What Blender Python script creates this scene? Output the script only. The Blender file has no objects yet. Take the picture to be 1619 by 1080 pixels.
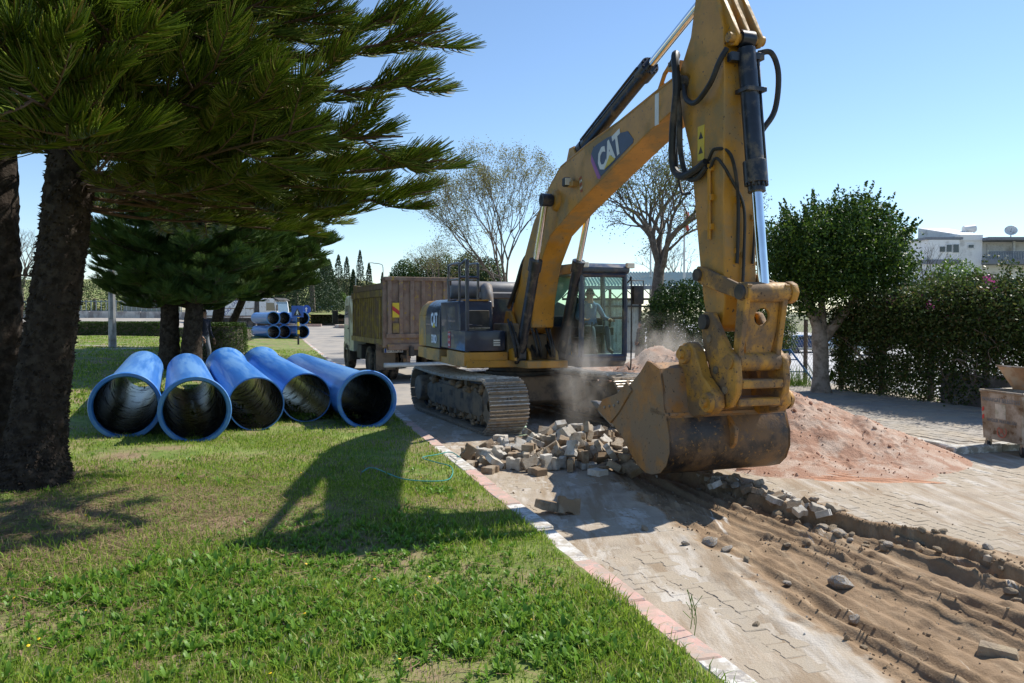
import bpy, bmesh, math, random
import numpy as np
from mathutils import Vector, Matrix, Euler, Quaternion
from mathutils import noise as mnoise
R = math.radians
random.seed(11)
rng = np.random.default_rng(7)
SC = bpy.context.scene
COL = SC.collection

# ------------------------------------------------------------------ camera
W, H, F, HC = 1619, 1080, 1240.0, 2.15
PIT = math.atan(43 / F)
cd = bpy.data.cameras.new('camera'); cam = bpy.data.objects.new('camera', cd); COL.objects.link(cam)
cam.location = (0, 0, HC); cam.rotation_euler = (math.pi / 2 - PIT, 0, 0)
cd.sensor_width = 36; cd.lens = F / W * 36; cd.clip_start = .05; cd.clip_end = 6000
SC.camera = cam

# ------------------------------------------------------------------ sky, sun, exposure
SUN_AZ, SUN_EL = 57.0, 47.0          # azimuth from +Y towards +X
wd = bpy.data.worlds.new('World'); SC.world = wd; wd.use_nodes = True
nt = wd.node_tree; nt.nodes.clear()
sky = nt.nodes.new('ShaderNodeTexSky'); sky.sky_type = 'NISHITA'; sky.sun_disc = False
sky.sun_elevation = R(SUN_EL); sky.sun_rotation = R(SUN_AZ)
sky.altitude = 0; sky.air_density = 1.0; sky.dust_density = 0.0; sky.ozone_density = 4.0
bg = nt.nodes.new('ShaderNodeBackground'); bg.inputs['Strength'].default_value = .13
out = nt.nodes.new('ShaderNodeOutputWorld')
nt.links.new(sky.outputs[0], bg.inputs[0]); nt.links.new(bg.outputs[0], out.inputs[0])
sd = bpy.data.lights.new('sun', 'SUN'); sd.energy = 5.0; sd.angle = R(.53); sd.color = (1, .95, .86)
sun = bpy.data.objects.new('sun', sd); COL.objects.link(sun)
sv = Vector((math.sin(R(SUN_AZ)) * math.cos(R(SUN_EL)), math.cos(R(SUN_AZ)) * math.cos(R(SUN_EL)), math.sin(R(SUN_EL))))
sun.rotation_euler = sv.to_track_quat('Z', 'Y').to_euler(); sun.location = sv * 60
vs = SC.view_settings
SC.display_settings.display_device = 'sRGB'
vs.view_transform = 'Standard'; vs.look = 'None'; vs.exposure = 0.4; vs.gamma = 1; vs.use_curve_mapping = False
SC.render.engine = 'CYCLES'
cy = SC.cycles
cy.max_bounces = 7; cy.diffuse_bounces = 3; cy.glossy_bounces = 3; cy.transmission_bounces = 4; cy.transparent_max_bounces = 16
cy.volume_bounces = 1; cy.use_denoising = True; cy.sample_clamp_indirect = 6; cy.volume_step_rate = 2.0
cy.caustics_reflective = False; cy.caustics_refractive = False

# ------------------------------------------------------------------ picture helpers: pixel of the photo -> point in the place
CP, SP = math.cos(PIT), math.sin(PIT)
def ray(px, py):
    x, v = (px - W / 2) / F, -(py - H / 2) / F
    return Vector((x, CP + v * SP, -SP + v * CP))
def G(px, py, z=0.0):
    r = ray(px, py); return Vector((0, 0, HC)) + r * ((z - HC) / r.z)
def P(px, py, Y):
    r = ray(px, py); return Vector((0, 0, HC)) + r * (Y / r.y)
def flat(c, z=0): return Vector((c[0], c[1], z))

# ------------------------------------------------------------------ noise
def _h(ix, iy, s):
    n = (ix.astype(np.int64) * 374761393 + iy.astype(np.int64) * 668265263 + s * 974711) & 0x7fffffff
    n = ((n ^ (n >> 13)) * 1274126177) & 0x7fffffff
    return ((n ^ (n >> 16)) & 0xffff) / 65535.0
def vn(x, y, s=0):
    x = np.asarray(x, float); y = np.asarray(y, float)
    ix, iy = np.floor(x), np.floor(y); fx, fy = x - ix, y - iy
    fx = fx * fx * (3 - 2 * fx); fy = fy * fy * (3 - 2 * fy)
    return ((_h(ix, iy, s) * (1 - fx) + _h(ix + 1, iy, s) * fx) * (1 - fy) + (_h(ix, iy + 1, s) * (1 - fx) + _h(ix + 1, iy + 1, s) * fx) * fy)
def fbm(x, y, s=0, o=4):
    v = 0; a = .5
    for i in range(o):
        v = v + a * vn(x * 2 ** i, y * 2 ** i, s + i); a *= .5
    return v
def sstep(a, b, x):
    t = np.clip((x - a) / (b - a), 0, 1); return t * t * (3 - 2 * t)

# ------------------------------------------------------------------ road frame: u along the kerb (away), t to the right of it
RO = np.array([1.37, 4.37]); RU = np.array([-.2935, .956]); RT = np.array([.956, .2935]); RANG = math.atan2(RU[1], RU[0])
def rd(t, u): return RO[0] + t * RT[0] + u * RU[0], RO[1] + t * RT[1] + u * RU[1]
def tu(x, y):
    dx, dy = x - RO[0], y - RO[1]
    return dx * RT[0] + dy * RT[1], dx * RU[0] + dy * RU[1]
def rise(y): return .025 * np.clip(np.asarray(y, float) - 60, 0, 95) + .004 * np.clip(np.asarray(y, float) - 155, 0, 400)
def lawn_z(x, y):
    t, u = tu(np.asarray(x, float), np.asarray(y, float)); tl = np.clip(-t - .2, 0, 60)
    z = .085 + .02 * np.minimum(tl, 12) + .58 * sstep(18, 28, np.asarray(y, float)) * sstep(.8 + 7 * sstep(38, 58, np.asarray(y, float)), 5 + 10 * sstep(38, 58, np.asarray(y, float)), tl) + rise(y)
    return z + (vn(x * 1.3, np.asarray(y) * 1.3, 3) - .5) * .05 * sstep(.1, .6, tl)
def lz(x, y): return float(lawn_z(np.array([x]), np.array([y]))[0])

# ------------------------------------------------------------------ objects
def tag(o, label=None, cat=None, group=None, kind=None):
    if label: o['label'] = label
    if cat: o['category'] = cat
    if group: o['group'] = group
    if kind: o['kind'] = kind
    return o
def thing(name, label, cat, loc=(0, 0, 0), rotz=0.0, group=None):
    o = bpy.data.objects.new(name, None); COL.objects.link(o); o.empty_display_size = .2
    o.location = loc; o.rotation_euler = (0, 0, rotz)
    return tag(o, label, cat, group)
def link(name, me, parent=None, loc=None, rot=None):
    o = bpy.data.objects.new(name, me); COL.objects.link(o)
    if parent: o.parent = parent
    if loc is not None: o.location = loc
    if rot is not None: o.rotation_euler = rot
    return o
def dup(o, parent=None):
    c = o.copy(); COL.objects.link(c)
    if parent: c.parent = parent
    for ch in list(o.children): dup(ch, c)
    return c
def np_mesh(name, V, Fq, mats, mi=None, smooth=False):
    """V (n,3), Fq (m,k) of one polygon size k"""
    V = np.asarray(V, np.float32); Fq = np.asarray(Fq, np.int32); m, k = Fq.shape
    me = bpy.data.meshes.new(name)
    me.vertices.add(len(V)); me.vertices.foreach_set('co', V.ravel())
    me.loops.add(m * k); me.loops.foreach_set('vertex_index', Fq.ravel())
    me.polygons.add(m); me.polygons.foreach_set('loop_start', np.arange(0, m * k, k, dtype=np.int32))
    for mm in (mats if isinstance(mats, (list, tuple)) else [mats]): me.materials.append(mm)
    if mi is not None: me.polygons.foreach_set('material_index', np.asarray(mi, np.int32))
    if smooth: me.polygons.foreach_set('use_smooth', np.ones(m, bool))
    me.update(calc_edges=True)
    return me
def grid_mesh(name, X, Y, Z, mat, smooth=True, keep=None):
    n, m = X.shape
    idx = np.arange(n * m).reshape(n, m)
    q = np.stack([idx[:-1, :-1], idx[1:, :-1], idx[1:, 1:], idx[:-1, 1:]], -1).reshape(-1, 4)
    if keep is not None: q = q[keep[:-1, :-1].ravel()]
    a, b, c = [np.array([X.ravel()[i], Y.ravel()[i]]) for i in q[0][:3]]
    if (b[0]-a[0])*(c[1]-a[1]) - (b[1]-a[1])*(c[0]-a[0]) < 0: q = q[:, ::-1]
    return np_mesh(name, np.stack([X.ravel(), Y.ravel(), Z.ravel()], 1), q, mat, smooth=smooth)

class MB:
    """collects boxes, prisms, tubes; build() links ONE mesh object"""
    def __init__(s, T=None): s.v = []; s.f = []; s.m = []; s.T = T; s.cur = 0
    def add(s, vs, fs):
        k = len(s.v); s.v += [Vector(v) for v in vs]
        s.f += [tuple(i + k for i in f) for f in fs]; s.m += [s.cur] * len(fs); return s
    def mat(s, i): s.cur = i; return s
    def box(s, c, d, rot=None):
        c = Vector(c); Rm = Euler(rot).to_matrix() if rot is not None and not isinstance(rot, Matrix) else rot
        vs = []
        for z in (-.5, .5):
            for x, y in ((-.5, -.5), (.5, -.5), (.5, .5), (-.5, .5)):
                p = Vector((x * d[0], y * d[1], z * d[2])); vs.append(c + (Rm @ p if Rm else p))
        return s.add(vs, [(3, 2, 1, 0), (4, 5, 6, 7), (0, 1, 5, 4), (1, 2, 6, 5), (2, 3, 7, 6), (3, 0, 4, 7)])
    def prism(s, poly, lo, hi, axis='y'):
        """poly in (a,b): axis y -> (x,z), x -> (y,z), z -> (x,y)"""
        mp = {'y': lambda a, b, h: (a, h, b), 'x': lambda a, b, h: (h, a, b), 'z': lambda a, b, h: (a, b, h)}[axis]
        ar = sum(poly[i][0] * poly[(i + 1) % len(poly)][1] - poly[(i + 1) % len(poly)][0] * poly[i][1] for i in range(len(poly)))
        if (ar < 0) != (axis == 'y'): poly = poly[::-1]
        n = len(poly)
        vs = [mp(a, b, lo) for a, b in poly] + [mp(a, b, hi) for a, b in poly]
        return s.add(vs, [tuple(range(n))[::-1], tuple(range(n, 2 * n))] + [(i, (i + 1) % n, n + (i + 1) % n, n + i) for i in range(n)])
    def tube(s, pts, r, n=8, cap=True):
        pts = [Vector(p) for p in pts]; k = len(pts); rs = r if isinstance(r, (list, tuple)) else [r] * k
        base = len(s.v); up = Vector((0, 0, 1)); prev = None
        for i, p in enumerate(pts):
            d = (pts[min(i + 1, k - 1)] - pts[max(i - 1, 0)])
            d = d.normalized() if d.length > 1e-9 else Vector((0, 0, 1))
            if prev is None:
                a = d.cross(up if abs(d.z) < .95 else Vector((1, 0, 0))).normalized()
            else:
                a = (prev - d * prev.dot(d)); a = a.normalized() if a.length > 1e-6 else d.orthogonal().normalized()
            b = d.cross(a); prev = a
            for j in range(n):
                t = 2 * math.pi * j / n; s.v.append(p + (a * math.cos(t) + b * math.sin(t)) * rs[i])
        fs = [(base + i * n + j, base + i * n + (j + 1) % n, base + (i + 1) * n + (j + 1) % n, base + (i + 1) * n + j) for i in range(k - 1) for j in range(n)]
        if cap: fs += [tuple(base + j for j in range(n))[::-1], tuple(base + (k - 1) * n + j for j in range(n))]
        s.f += fs; s.m += [s.cur] * len(fs); return s
    def cyl(s, p0, p1, r, r1=None, n=16): return s.tube([p0, p1], [r, r if r1 is None else r1], n)
    def lathe(s, prof, p0, ax, n=24, closed=False):
        """prof: (radius, height along ax)"""
        p0 = Vector(p0); ax = Vector(ax).normalized(); a = ax.orthogonal().normalized(); b = ax.cross(a); base = len(s.v)
        for r, h in prof:
            for j in range(n):
                t = 2 * math.pi * j / n; s.v.append(p0 + ax * h + (a * math.cos(t) + b * math.sin(t)) * r)
        k = len(prof); rng_ = range(k if closed else k - 1)
        fs = [(base + i * n + j, base + i * n + (j + 1) % n, base + ((i + 1) % k) * n + (j + 1) % n, base + ((i + 1) % k) * n + j) for i in rng_ for j in range(n)]
        s.f += fs; s.m += [s.cur] * len(fs); return s
    def mesh(s, name, mats, bev=0, smooth=35, segs=1, fixn=True):
        me = bpy.data.meshes.new(name)
        me.from_pydata([(s.T @ v) if s.T is not None else v for v in s.v], [], s.f)
        for m in (mats if isinstance(mats, (list, tuple)) else [mats]): me.materials.append(m)
        me.polygons.foreach_set('material_index', s.m)
        if bev or fixn:
            bm = bmesh.new(); bm.from_mesh(me)
            if fixn: bmesh.ops.recalc_face_normals(bm, faces=bm.faces)
            if bev:
                es = [e for e in bm.edges if len(e.link_faces) == 2 and e.calc_face_angle(0) > R(38)]
                bmesh.ops.bevel(bm, geom=es, offset=bev, segments=segs, affect='EDGES', clamp_overlap=True, profile=.7)
            bm.to_mesh(me); bm.free()
        if smooth:
            me.polygons.foreach_set('use_smooth', [True] * len(me.polygons)); me.set_sharp_from_angle(angle=R(smooth))
        me.update(); return me
    def build(s, name, mats, parent=None, bev=0, smooth=35, segs=1, loc=None, rot=None, fixn=True):
        return link(name, s.mesh(name, mats, bev, smooth, segs, fixn), parent, loc, rot)
def crom(pts, k=6):
    pts = [Vector(p) for p in pts]; q = [pts[0] * 2 - pts[1]] + pts + [pts[-1] * 2 - pts[-2]]; o = []
    for i in range(1, len(q) - 2):
        for j in range(k):
            t = j / k; a, b, c, d = q[i - 1], q[i], q[i + 1], q[i + 2]
            o.append(.5 * ((2 * b) + (c - a) * t + (2 * a - 5 * b + 4 * c - d) * t * t + (3 * b - a - 3 * c + d) * t ** 3))
    return o + [pts[-1]]
def text_mesh(txt, size, mat, depth=.0, shear=0.0, sx=1.0, align='CENTER', bold=0.):
    cu = bpy.data.curves.new('text', 'FONT'); cu.body = txt; cu.size = size; cu.extrude = depth; cu.shear = shear
    cu.offset = bold; cu.align_x = align; cu.align_y = 'CENTER'; cu.resolution_u = 2
    o = bpy.data.objects.new('text', cu); COL.objects.link(o)
    dg = bpy.context.evaluated_depsgraph_get(); me = bpy.data.meshes.new_from_object(o.evaluated_get(dg))
    bpy.data.objects.remove(o); bpy.data.curves.remove(cu)
    me.transform(Matrix.Diagonal((sx, 1, 1, 1))); me.materials.clear(); me.materials.append(mat)
    return me
def text_on(txt, size, mat, parent, c, xdir, updir, name='lettering', bold=.0, sx=1.0, shear=0.0):
    me = text_mesh(txt, size, mat, .0012, shear, sx, bold=bold)
    x = Vector(xdir).normalized(); y = Vector(updir); y = (y - x * y.dot(x)).normalized(); z = x.cross(y)
    M = Matrix((x, y, z)).transposed().to_4x4(); M.translation = Vector(c)
    me.transform(M); return link(name, me, parent)

# ------------------------------------------------------------------ materials
def mat(name, col, rough=.6, metal=0.0, var=.18, scale=6.0, bump=.0, bscale=40., dirt=None, damt=.0, dscale=2.5, chips=None, camt=.0, cscale=14., spec=.5, coat=0., world=False, trans=0., stretch=None, d2=None, d2amt=0., d2scale=1.):
    m = bpy.data.materials.new(name); m.use_nodes = True; n = m.node_tree.nodes; l = m.node_tree.links
    b = n['Principled BSDF']; b.inputs['Roughness'].default_value = rough; b.inputs['Metallic'].default_value = metal
    b.inputs['Specular IOR Level'].default_value = spec; b.inputs['Coat Weight'].default_value = coat
    if world: src = n.new('ShaderNodeNewGeometry').outputs['Position']
    else:
        tc = n.new('ShaderNodeTexCoord'); oi = n.new('ShaderNodeObjectInfo'); ad = n.new('ShaderNodeVectorMath'); mu = n.new('ShaderNodeMath'); mu.operation = 'MULTIPLY'; mu.inputs[1].default_value = 37.
        l.new(oi.outputs['Random'], mu.inputs[0]); l.new(tc.outputs['Object'], ad.inputs[0]); l.new(mu.outputs[0], ad.inputs[1]); src = ad.outputs[0]
    if stretch:
        mp = n.new('ShaderNodeMapping'); mp.inputs['Rotation'].default_value = (0, 0, stretch[1]); mp.inputs['Scale'].default_value = stretch[0]; l.new(src, mp.inputs[0]); s2 = mp.outputs[0]
    else: s2 = src
    def nz(sc, det=5., ro=.6, v=None):
        t = n.new('ShaderNodeTexNoise'); t.inputs['Scale'].default_value = sc; t.inputs['Detail'].default_value = det; t.inputs['Roughness'].default_value = ro; l.new(v or src, t.inputs['Vector']); return t.outputs['Fac']
    def ramp(f, a, c):
        r = n.new('ShaderNodeMapRange'); r.inputs[1].default_value = a; r.inputs[2].default_value = c; r.interpolation_type = 'SMOOTHSTEP'; l.new(f, r.inputs[0]); return r.outputs[0]
    def mix(f, a, c):
        x = n.new('ShaderNodeMix'); x.data_type = 'RGBA'
        if isinstance(f, float): x.inputs[0].default_value = f
        else: l.new(f, x.inputs[0])
        for i, q in ((6, a), (7, c)):
            if isinstance(q, tuple): x.inputs[i].default_value = (*q[:3], 1)
            else: l.new(q, x.inputs[i])
        return x.outputs[2]
    def sc_(c, k): return tuple(min(1, v * k) for v in c)
    c = mix(ramp(nz(scale), .3, .7), sc_(col, 1 - var), sc_(col, 1 + var))
    rin = None
    if dirt:
        f = ramp(nz(dscale, 8., .65, s2), .62 - damt * .5, .75 - damt * .35); c = mix(f, c, dirt); rin = f
    if d2: c = mix(ramp(nz(d2scale, 7., .7, s2), .62 - d2amt * .5, .72 - d2amt * .35), c, d2)
    if chips: c = mix(ramp(nz(cscale, 6., .7), .66 - camt * .3, .69 - camt * .3), c, chips)
    l.new(c, b.inputs['Base Color'])
    if rin is not None:
        r = n.new('ShaderNodeMapRange'); r.inputs[3].default_value = rough; r.inputs[4].default_value = min(1, rough + .35); l.new(rin, r.inputs[0]); l.new(r.outputs[0], b.inputs['Roughness'])
    if bump:
        bp = n.new('ShaderNodeBump'); bp.inputs['Strength'].default_value = bump; bp.inputs['Distance'].default_value = .02; l.new(nz(bscale, 6., .65), bp.inputs['Height']); l.new(bp.outputs[0], b.inputs['Normal'])
    return m
def leaf_mat(name, c1, c2, trans=.35, rough=.5, spec=.4, c3=None):
    m = bpy.data.materials.new(name); m.use_nodes = True; n = m.node_tree.nodes; l = m.node_tree.links
    b = n['Principled BSDF']; b.inputs['Roughness'].default_value = rough; b.inputs['Specular IOR Level'].default_value = spec
    g = n.new('ShaderNodeNewGeometry'); cr = n.new('ShaderNodeValToRGB'); e = cr.color_ramp
    e.elements[0].color = (*c1, 1); e.elements[1].color = (*c2, 1); e.elements[1].position = .8 if c3 else 1.
    if c3: q = e.elements.new(.97); q.color = (*c3, 1)
    l.new(g.outputs['Random Per Island'], cr.inputs[0]); l.new(cr.outputs[0], b.inputs['Base Color'])
    t = n.new('ShaderNodeBsdfTranslucent'); l.new(cr.outputs[0], t.inputs[0]); mx = n.new('ShaderNodeMixShader'); mx.inputs[0].default_value = trans
    l.new(b.outputs[0], mx.inputs[1]); l.new(t.outputs[0], mx.inputs[2]); l.new(mx.outputs[0], n['Material Output'].inputs[0]); return m
def glass_mat(name, tint, gl=.03):
    m = bpy.data.materials.new(name); m.use_nodes = True; n = m.node_tree.nodes; l = m.node_tree.links; n.clear()
    o = n.new('ShaderNodeOutputMaterial'); t = n.new('ShaderNodeBsdfTransparent'); t.inputs[0].default_value = (*tint, 1)
    g = n.new('ShaderNodeBsdfGlossy'); g.inputs['Roughness'].default_value = .03; mx = n.new('ShaderNodeMixShader'); mx.inputs[0].default_value = gl; l.new(t.outputs[0], mx.inputs[1]); l.new(g.outputs[0], mx.inputs[2]); l.new(mx.outputs[0], o.inputs[0]); return m
DUST = (.33, .25, .17); MUD = (.2, .14, .09)
m_yel = mat('machine_yellow', (.50, .235, .02), .45, var=.12, scale=3, dirt=(.33, .22, .10), damt=.35, dscale=1.6, chips=(.07, .05, .035), camt=.12, cscale=18, bump=.08)
m_yelworn = mat('worn_yellow_steel', (.47, .235, .035), .5, var=.2, scale=4, dirt=(.20, .13, .075), damt=.45, dscale=3.5, chips=(.06, .04, .028), camt=.22, cscale=22, bump=.25, bscale=25)
m_blue = mat('dark_blue_paint', (.016, .026, .055), .35, var=.25, scale=3, dirt=(.12, .1, .085), damt=.25, dscale=2.2, bump=.04, coat=.3)
m_black = mat('black_rubber', (.018, .018, .018), .55, var=.3, dirt=(.11, .09, .07), damt=.2)
m_cylblk = mat('cylinder_black', (.014, .018, .028), .32, var=.3, dirt=(.12, .1, .08), damt=.22, dscale=5)
m_chrome = mat('chrome_rod', (.75, .76, .78), .08, 1.0, var=.04)
m_steel = mat('bare_steel', (.32, .29, .26), .38, .9, var=.25, scale=12, dirt=(.22, .17, .12), damt=.3, dscale=8)
m_grous = mat('polished_grouser', (.46, .42, .36), .42, .55, var=.25, scale=14, dirt=(.36, .28, .2), damt=.3, dscale=9)
m_track = mat('track_steel', (.21, .18, .145), .5, .35, var=.3, scale=9, dirt=(.36, .28, .195), damt=.55, dscale=5, bump=.2, bscale=30)
m_frame = mat('muddy_track_frame', (.10, .085, .07), .75, var=.3, dirt=(.24, .18, .12), damt=.55, dscale=3, bump=.3, bscale=25)
m_soil = mat('caked_soil', (.25, .17, .10), .95, var=.4, scale=9, bump=.9, bscale=18)
m_dark = mat('dark_metal', (.035, .033, .032), .6, var=.3, dirt=(.12, .1, .08), damt=.3)  # near-black metal base with brown dirt, shared by many parts
m_grey = mat('grey_plastic', (.16, .16, .165), .5, var=.15, dirt=(.25, .2, .15), damt=.3)
m_white = mat('white_paint', (.72, .72, .70), .4, var=.06, dirt=(.45, .4, .34), damt=.2, dscale=2)
m_lamp = mat('lamp_glass', (.7, .68, .6), .15, var=.1)
m_lett = mat('white_lettering', (.78, .78, .76), .5, var=.04)
m_yellett = mat('yellow_print', (.70, .50, .03), .5, var=.05)
m_red = mat('red_print', (.45, .03, .03), .5, var=.1)
m_navy = mat('navy_decal', (.018, .035, .085), .4, var=.2)
m_mag = mat('magenta_decal', (.35, .10, .32), .5, var=.1)
m_green_glass = glass_mat('green_tint_glass', (.86, .95, .92))
m_dglass = mat('dark_window_glass', (.03, .04, .05), .06, var=.1, spec=.8)
m_skin = mat('skin', (.42, .24, .17), .5, var=.08)
m_hair = mat('dark_hair', (.02, .016, .014), .6, var=.2)
m_concrete = mat('concrete', (.38, .36, .33), .85, var=.15, scale=5, dirt=(.22, .2, .17), damt=.3, bump=.3, bscale=30)
m_rust = mat('rusty_box_steel', (.20, .125, .085), .7, var=.25, scale=5, dirt=(.26, .19, .14), damt=.45, dscale=3, chips=(.36, .24, .05), camt=.2, cscale=5, bump=.15)
m_dumpyel = mat('faded_yellow_steel', (.30, .21, .035), .6, var=.25, scale=4, dirt=(.20, .14, .09), damt=.45, dscale=2.5, bump=.12)

# ================================================================== THE GROUND
m_ground = mat('far_ground', (.16, .17, .07), .95, var=.3, scale=.4, world=True, dirt=(.3, .27, .2), damt=.3, dscale=.15)
m_lawn = mat('lawn_soil', (.18, .225, .05), .95, var=.35, scale=3.0, bump=.7, bscale=35, dirt=(.27, .195, .115), damt=.40, dscale=.8, world=True, d2=(.12, .19, .025), d2amt=.3, d2scale=1.7)
m_asph = mat('dusty_asphalt', (.24, .225, .205), .9, var=.12, scale=2, bump=.3, bscale=60, dirt=(.36, .32, .27), damt=.5, dscale=.6, world=True)
m_dustroad = mat('sandy_road_bed', (.37, .305, .23), .95, var=.16, scale=3, bump=.6, bscale=45, world=True, dirt=(.50, .45, .385), damt=.30, dscale=1.3, stretch=((3.2, .45, 1), -RANG + .2), d2=(.29, .215, .14), d2amt=.3, d2scale=.9)
m_dug = mat('dug_brown_soil', (.255, .165, .088), .97, var=.25, scale=6, bump=1.0, bscale=38, world=True, dirt=(.34, .245, .15), damt=.4, dscale=1.0, stretch=((7., .5, 1), -RANG + math.pi / 2 - .33), d2=(.60, .54, .46), d2amt=.10, d2scale=1.25)
m_paver = [mat('paving_block', c, .9, var=.14, scale=5, bump=.45, bscale=60, world=True, dirt=(.38, .315, .235), damt=.72, dscale=1.1, stretch=((2.2, .6, 1), -RANG + .2), d2=(.52, .475, .41), d2amt=.22, d2scale=1.2) for c in ((.37, .325, .27), (.41, .36, .295), (.34, .305, .26))]
m_pave2 = mat('pavement_block', (.33, .295, .25), .9, var=.15, scale=3, bump=.3, bscale=50, world=True, dirt=(.40, .34, .26), damt=.4, dscale=.8)

# far ground
xs = np.concatenate([-np.geomspace(3000, 5, 40), np.linspace(-4, 4, 5), np.geomspace(5, 3000, 40)])
ys = np.concatenate([-np.geomspace(400, 3, 12), np.geomspace(3, 4000, 70)])
X, Y = np.meshgrid(xs, ys, indexing='ij')
T_, U_ = tu(X, Y)
Z = rise(np.minimum(Y, 700)) - .35 - 1.0 * sstep(13.5, 24, T_) * (1 - sstep(150, 220, Y)) + .55 * sstep(-1, -9, T_)
tag(link('ground', grid_mesh('ground', X, Y, Z, m_ground)), 'dry green and tan open ground reaching to the horizon', kind='structure')
# lawn
ts = -np.concatenate([np.linspace(.19, 12, 110), np.linspace(12.5, 40, 40)])
us = np.concatenate([np.linspace(-8, 20, 190), np.linspace(20.5, 66, 60)])
Tm, Um = np.meshgrid(ts, us, indexing='ij'); X, Y = rd(Tm, Um)
Z = lawn_z(X, Y) + (fbm(X * 5, Y * 5, 9) - .5) * .03
keepm = None  # ((X < -11.2 - (Y - 20) * .25) & (Y < 52) & (Y > 14)) | (X < -60)
lawn = tag(link('lawn', grid_mesh('lawn', X, Y, Z, m_lawn)), 'sloping lawn of mixed grass and weeds left of the kerb', kind='structure')

# road with the dug strip
RU_ = np.array([-6, -.14, .21, .96, 2.33, 3.48, 4.94, 6.4]); TL_ = np.array([.6, .78, .84, .92, 1.25, 1.3, 1.5, 1.85])
RV_ = np.array([-6, 0, 1.19, 1.82, 2.67, 2.98, 3.56, 4.02, 5.26, 6.4]); TR_ = np.array([3.9, 3.62, 3.52, 3.52, 3.42, 3.24, 3.1, 2.95, 2.84, 2.7])
def trench(t, u):
    n1 = (fbm(t * 2.3, u * 2.3, 21) - .47) * .5; n2 = (fbm(t * 3.5, u * 3.5, 33) - .47) * .45
    tl = np.interp(u, RU_, TL_) + n1; tr = np.interp(u, RV_, TR_) + n2
    end = 1 - sstep(6.0, 6.7, u + n1)
    m = sstep(-.15, .5, t - tl) * (1 - sstep(-.05, .03, t - tr)) * end
    return m, np.clip((t - tl) / (tr - tl), 0, 1), t - tl, t - tr
def road_z(t, u):
    m, w, a, b = trench(t, u)
    q = t * 1.0 + .03 * u + (fbm(t * .4, u * .22, 5) - .5) * .26 + (fbm(t * 2.2, u * 1.3, 6, 3) - .47) * .10
    s1 = np.abs(np.sin(q * math.pi / .25)); rid = (1 - s1) ** 1.3 * (.25 + 1.35 * vn(q * 4, u * .55, 8)) * 1.15 * (.75 + .5 * fbm(t * 6, u * 4, 31, 3))
    rid2 = (1 - np.abs(np.sin(q * math.pi / .115 + 1))) * (.3 + vn(q * 6, u * .6, 18))
    clod = np.clip(fbm(t * 7, u * 5.5, 12, 2) - .36, 0, 1) * .16 * sstep(.42, .75, vn(t * 2.2, u * .7, 77))
    z = -(.055 + .12 * w ** 1.5) * m + m * (rid * .078 + rid2 * .018 - .028) + m * clod
    lip = np.exp(-((b - .08) / .10) ** 2) * (u < 6.2)          # crumbled rim along the far edge
    z = z + lip * (.01 + .055 * np.clip(fbm(t * 6, u * 6, 14, 2) - .25, 0, 1))
    berm = np.exp(-((a - .0) / .16) ** 2) * (u < 6.2)
    z = z + berm * (.005 + .09 * np.clip(fbm(t * 5, u * 4, 15, 2) - .28, 0, 1))
    return z + ((fbm(t * 1.6, u * 1.1, 16, 5) - .47) * .034 - .0005) * (1 - m) - .004
tn = np.concatenate([np.arange(-.02, 4.4, .026), np.arange(4.4, 7.62, .06)]); un = np.arange(-1.6, 8.02, .030)
Tm, Um = np.meshgrid(tn, un, indexing='ij'); X, Y = rd(Tm, Um); Z = road_z(Tm, Um)
me = grid_mesh('road', X, Y, Z, [m_dustroad, m_dug])
msk, _, _, bb = trench(Tm, Um); mi = ((msk[:-1, :-1] > .12) | ((np.abs(bb[:-1, :-1] - .06) < .10 + .08 * (vn(Tm * 5, Um * 5, 3)[:-1, :-1] - .5)) & (Um[:-1, :-1] < 5.9))).astype(np.int32).ravel()
me.polygons.foreach_set('material_index', np.zeros(len(mi), np.int32))
at = me.attributes.new('dug', 'FLOAT', 'POINT')
lipm = np.exp(-((bb - .05) / .16) ** 2) * (Um < 5.9)
at.data.foreach_set('value', np.clip(np.maximum(msk * 1.15, lipm), 0, 1).astype(np.float32).ravel())
n_ = m_dustroad.node_tree.nodes; l_ = m_dustroad.node_tree.links; b_ = n_['Principled BSDF']; old = b_.inputs['Base Color'].links[0].from_socket
def nd(t, **k):
    q = n_.new(t)
    for a, v in k.items(): q.inputs[a].default_value = v
    return q
gp = n_.new('ShaderNodeNewGeometry'); ml = n_.new('ShaderNodeMapping'); ml.inputs['Rotation'].default_value = (0, 0, -RANG + math.pi / 2); ml.inputs['Scale'].default_value = (6, .45, 1); l_.new(gp.outputs['Position'], ml.inputs[0])
def noise_(sc, vec, det=7., ro=.65): q = nd('ShaderNodeTexNoise', Scale=sc, Detail=det, Roughness=ro); l_.new(vec, q.inputs['Vector']); return q.outputs['Fac']
def rampn(f, a, b2): q = n_.new('ShaderNodeMapRange'); q.interpolation_type = 'SMOOTHSTEP'; q.inputs[1].default_value = a; q.inputs[2].default_value = b2; l_.new(f, q.inputs[0]); return q.outputs[0]
def mixn(f, a, b2):
    q = n_.new('ShaderNodeMix'); q.data_type = 'RGBA'; l_.new(f, q.inputs[0])
    for i, v in ((6, a), (7, b2)):
        if isinstance(v, tuple): q.inputs[i].default_value = (*v, 1)
        else: l_.new(v, q.inputs[i])
    return q.outputs[2]
c_ = mixn(rampn(noise_(5, gp.outputs['Position']), .3, .7), (.21, .135, .073), (.285, .19, .108)); c_ = mixn(rampn(noise_(1.0, ml.outputs[0]), .5, .66), c_, (.36, .26, .16)); c_ = mixn(rampn(noise_(1.5, ml.outputs[0]), .62, .70), c_, (.60, .54, .46)); c_ = mixn(rampn(noise_(2.2, gp.outputs['Position']), .60, .72), c_, (.15, .095, .052))
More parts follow.
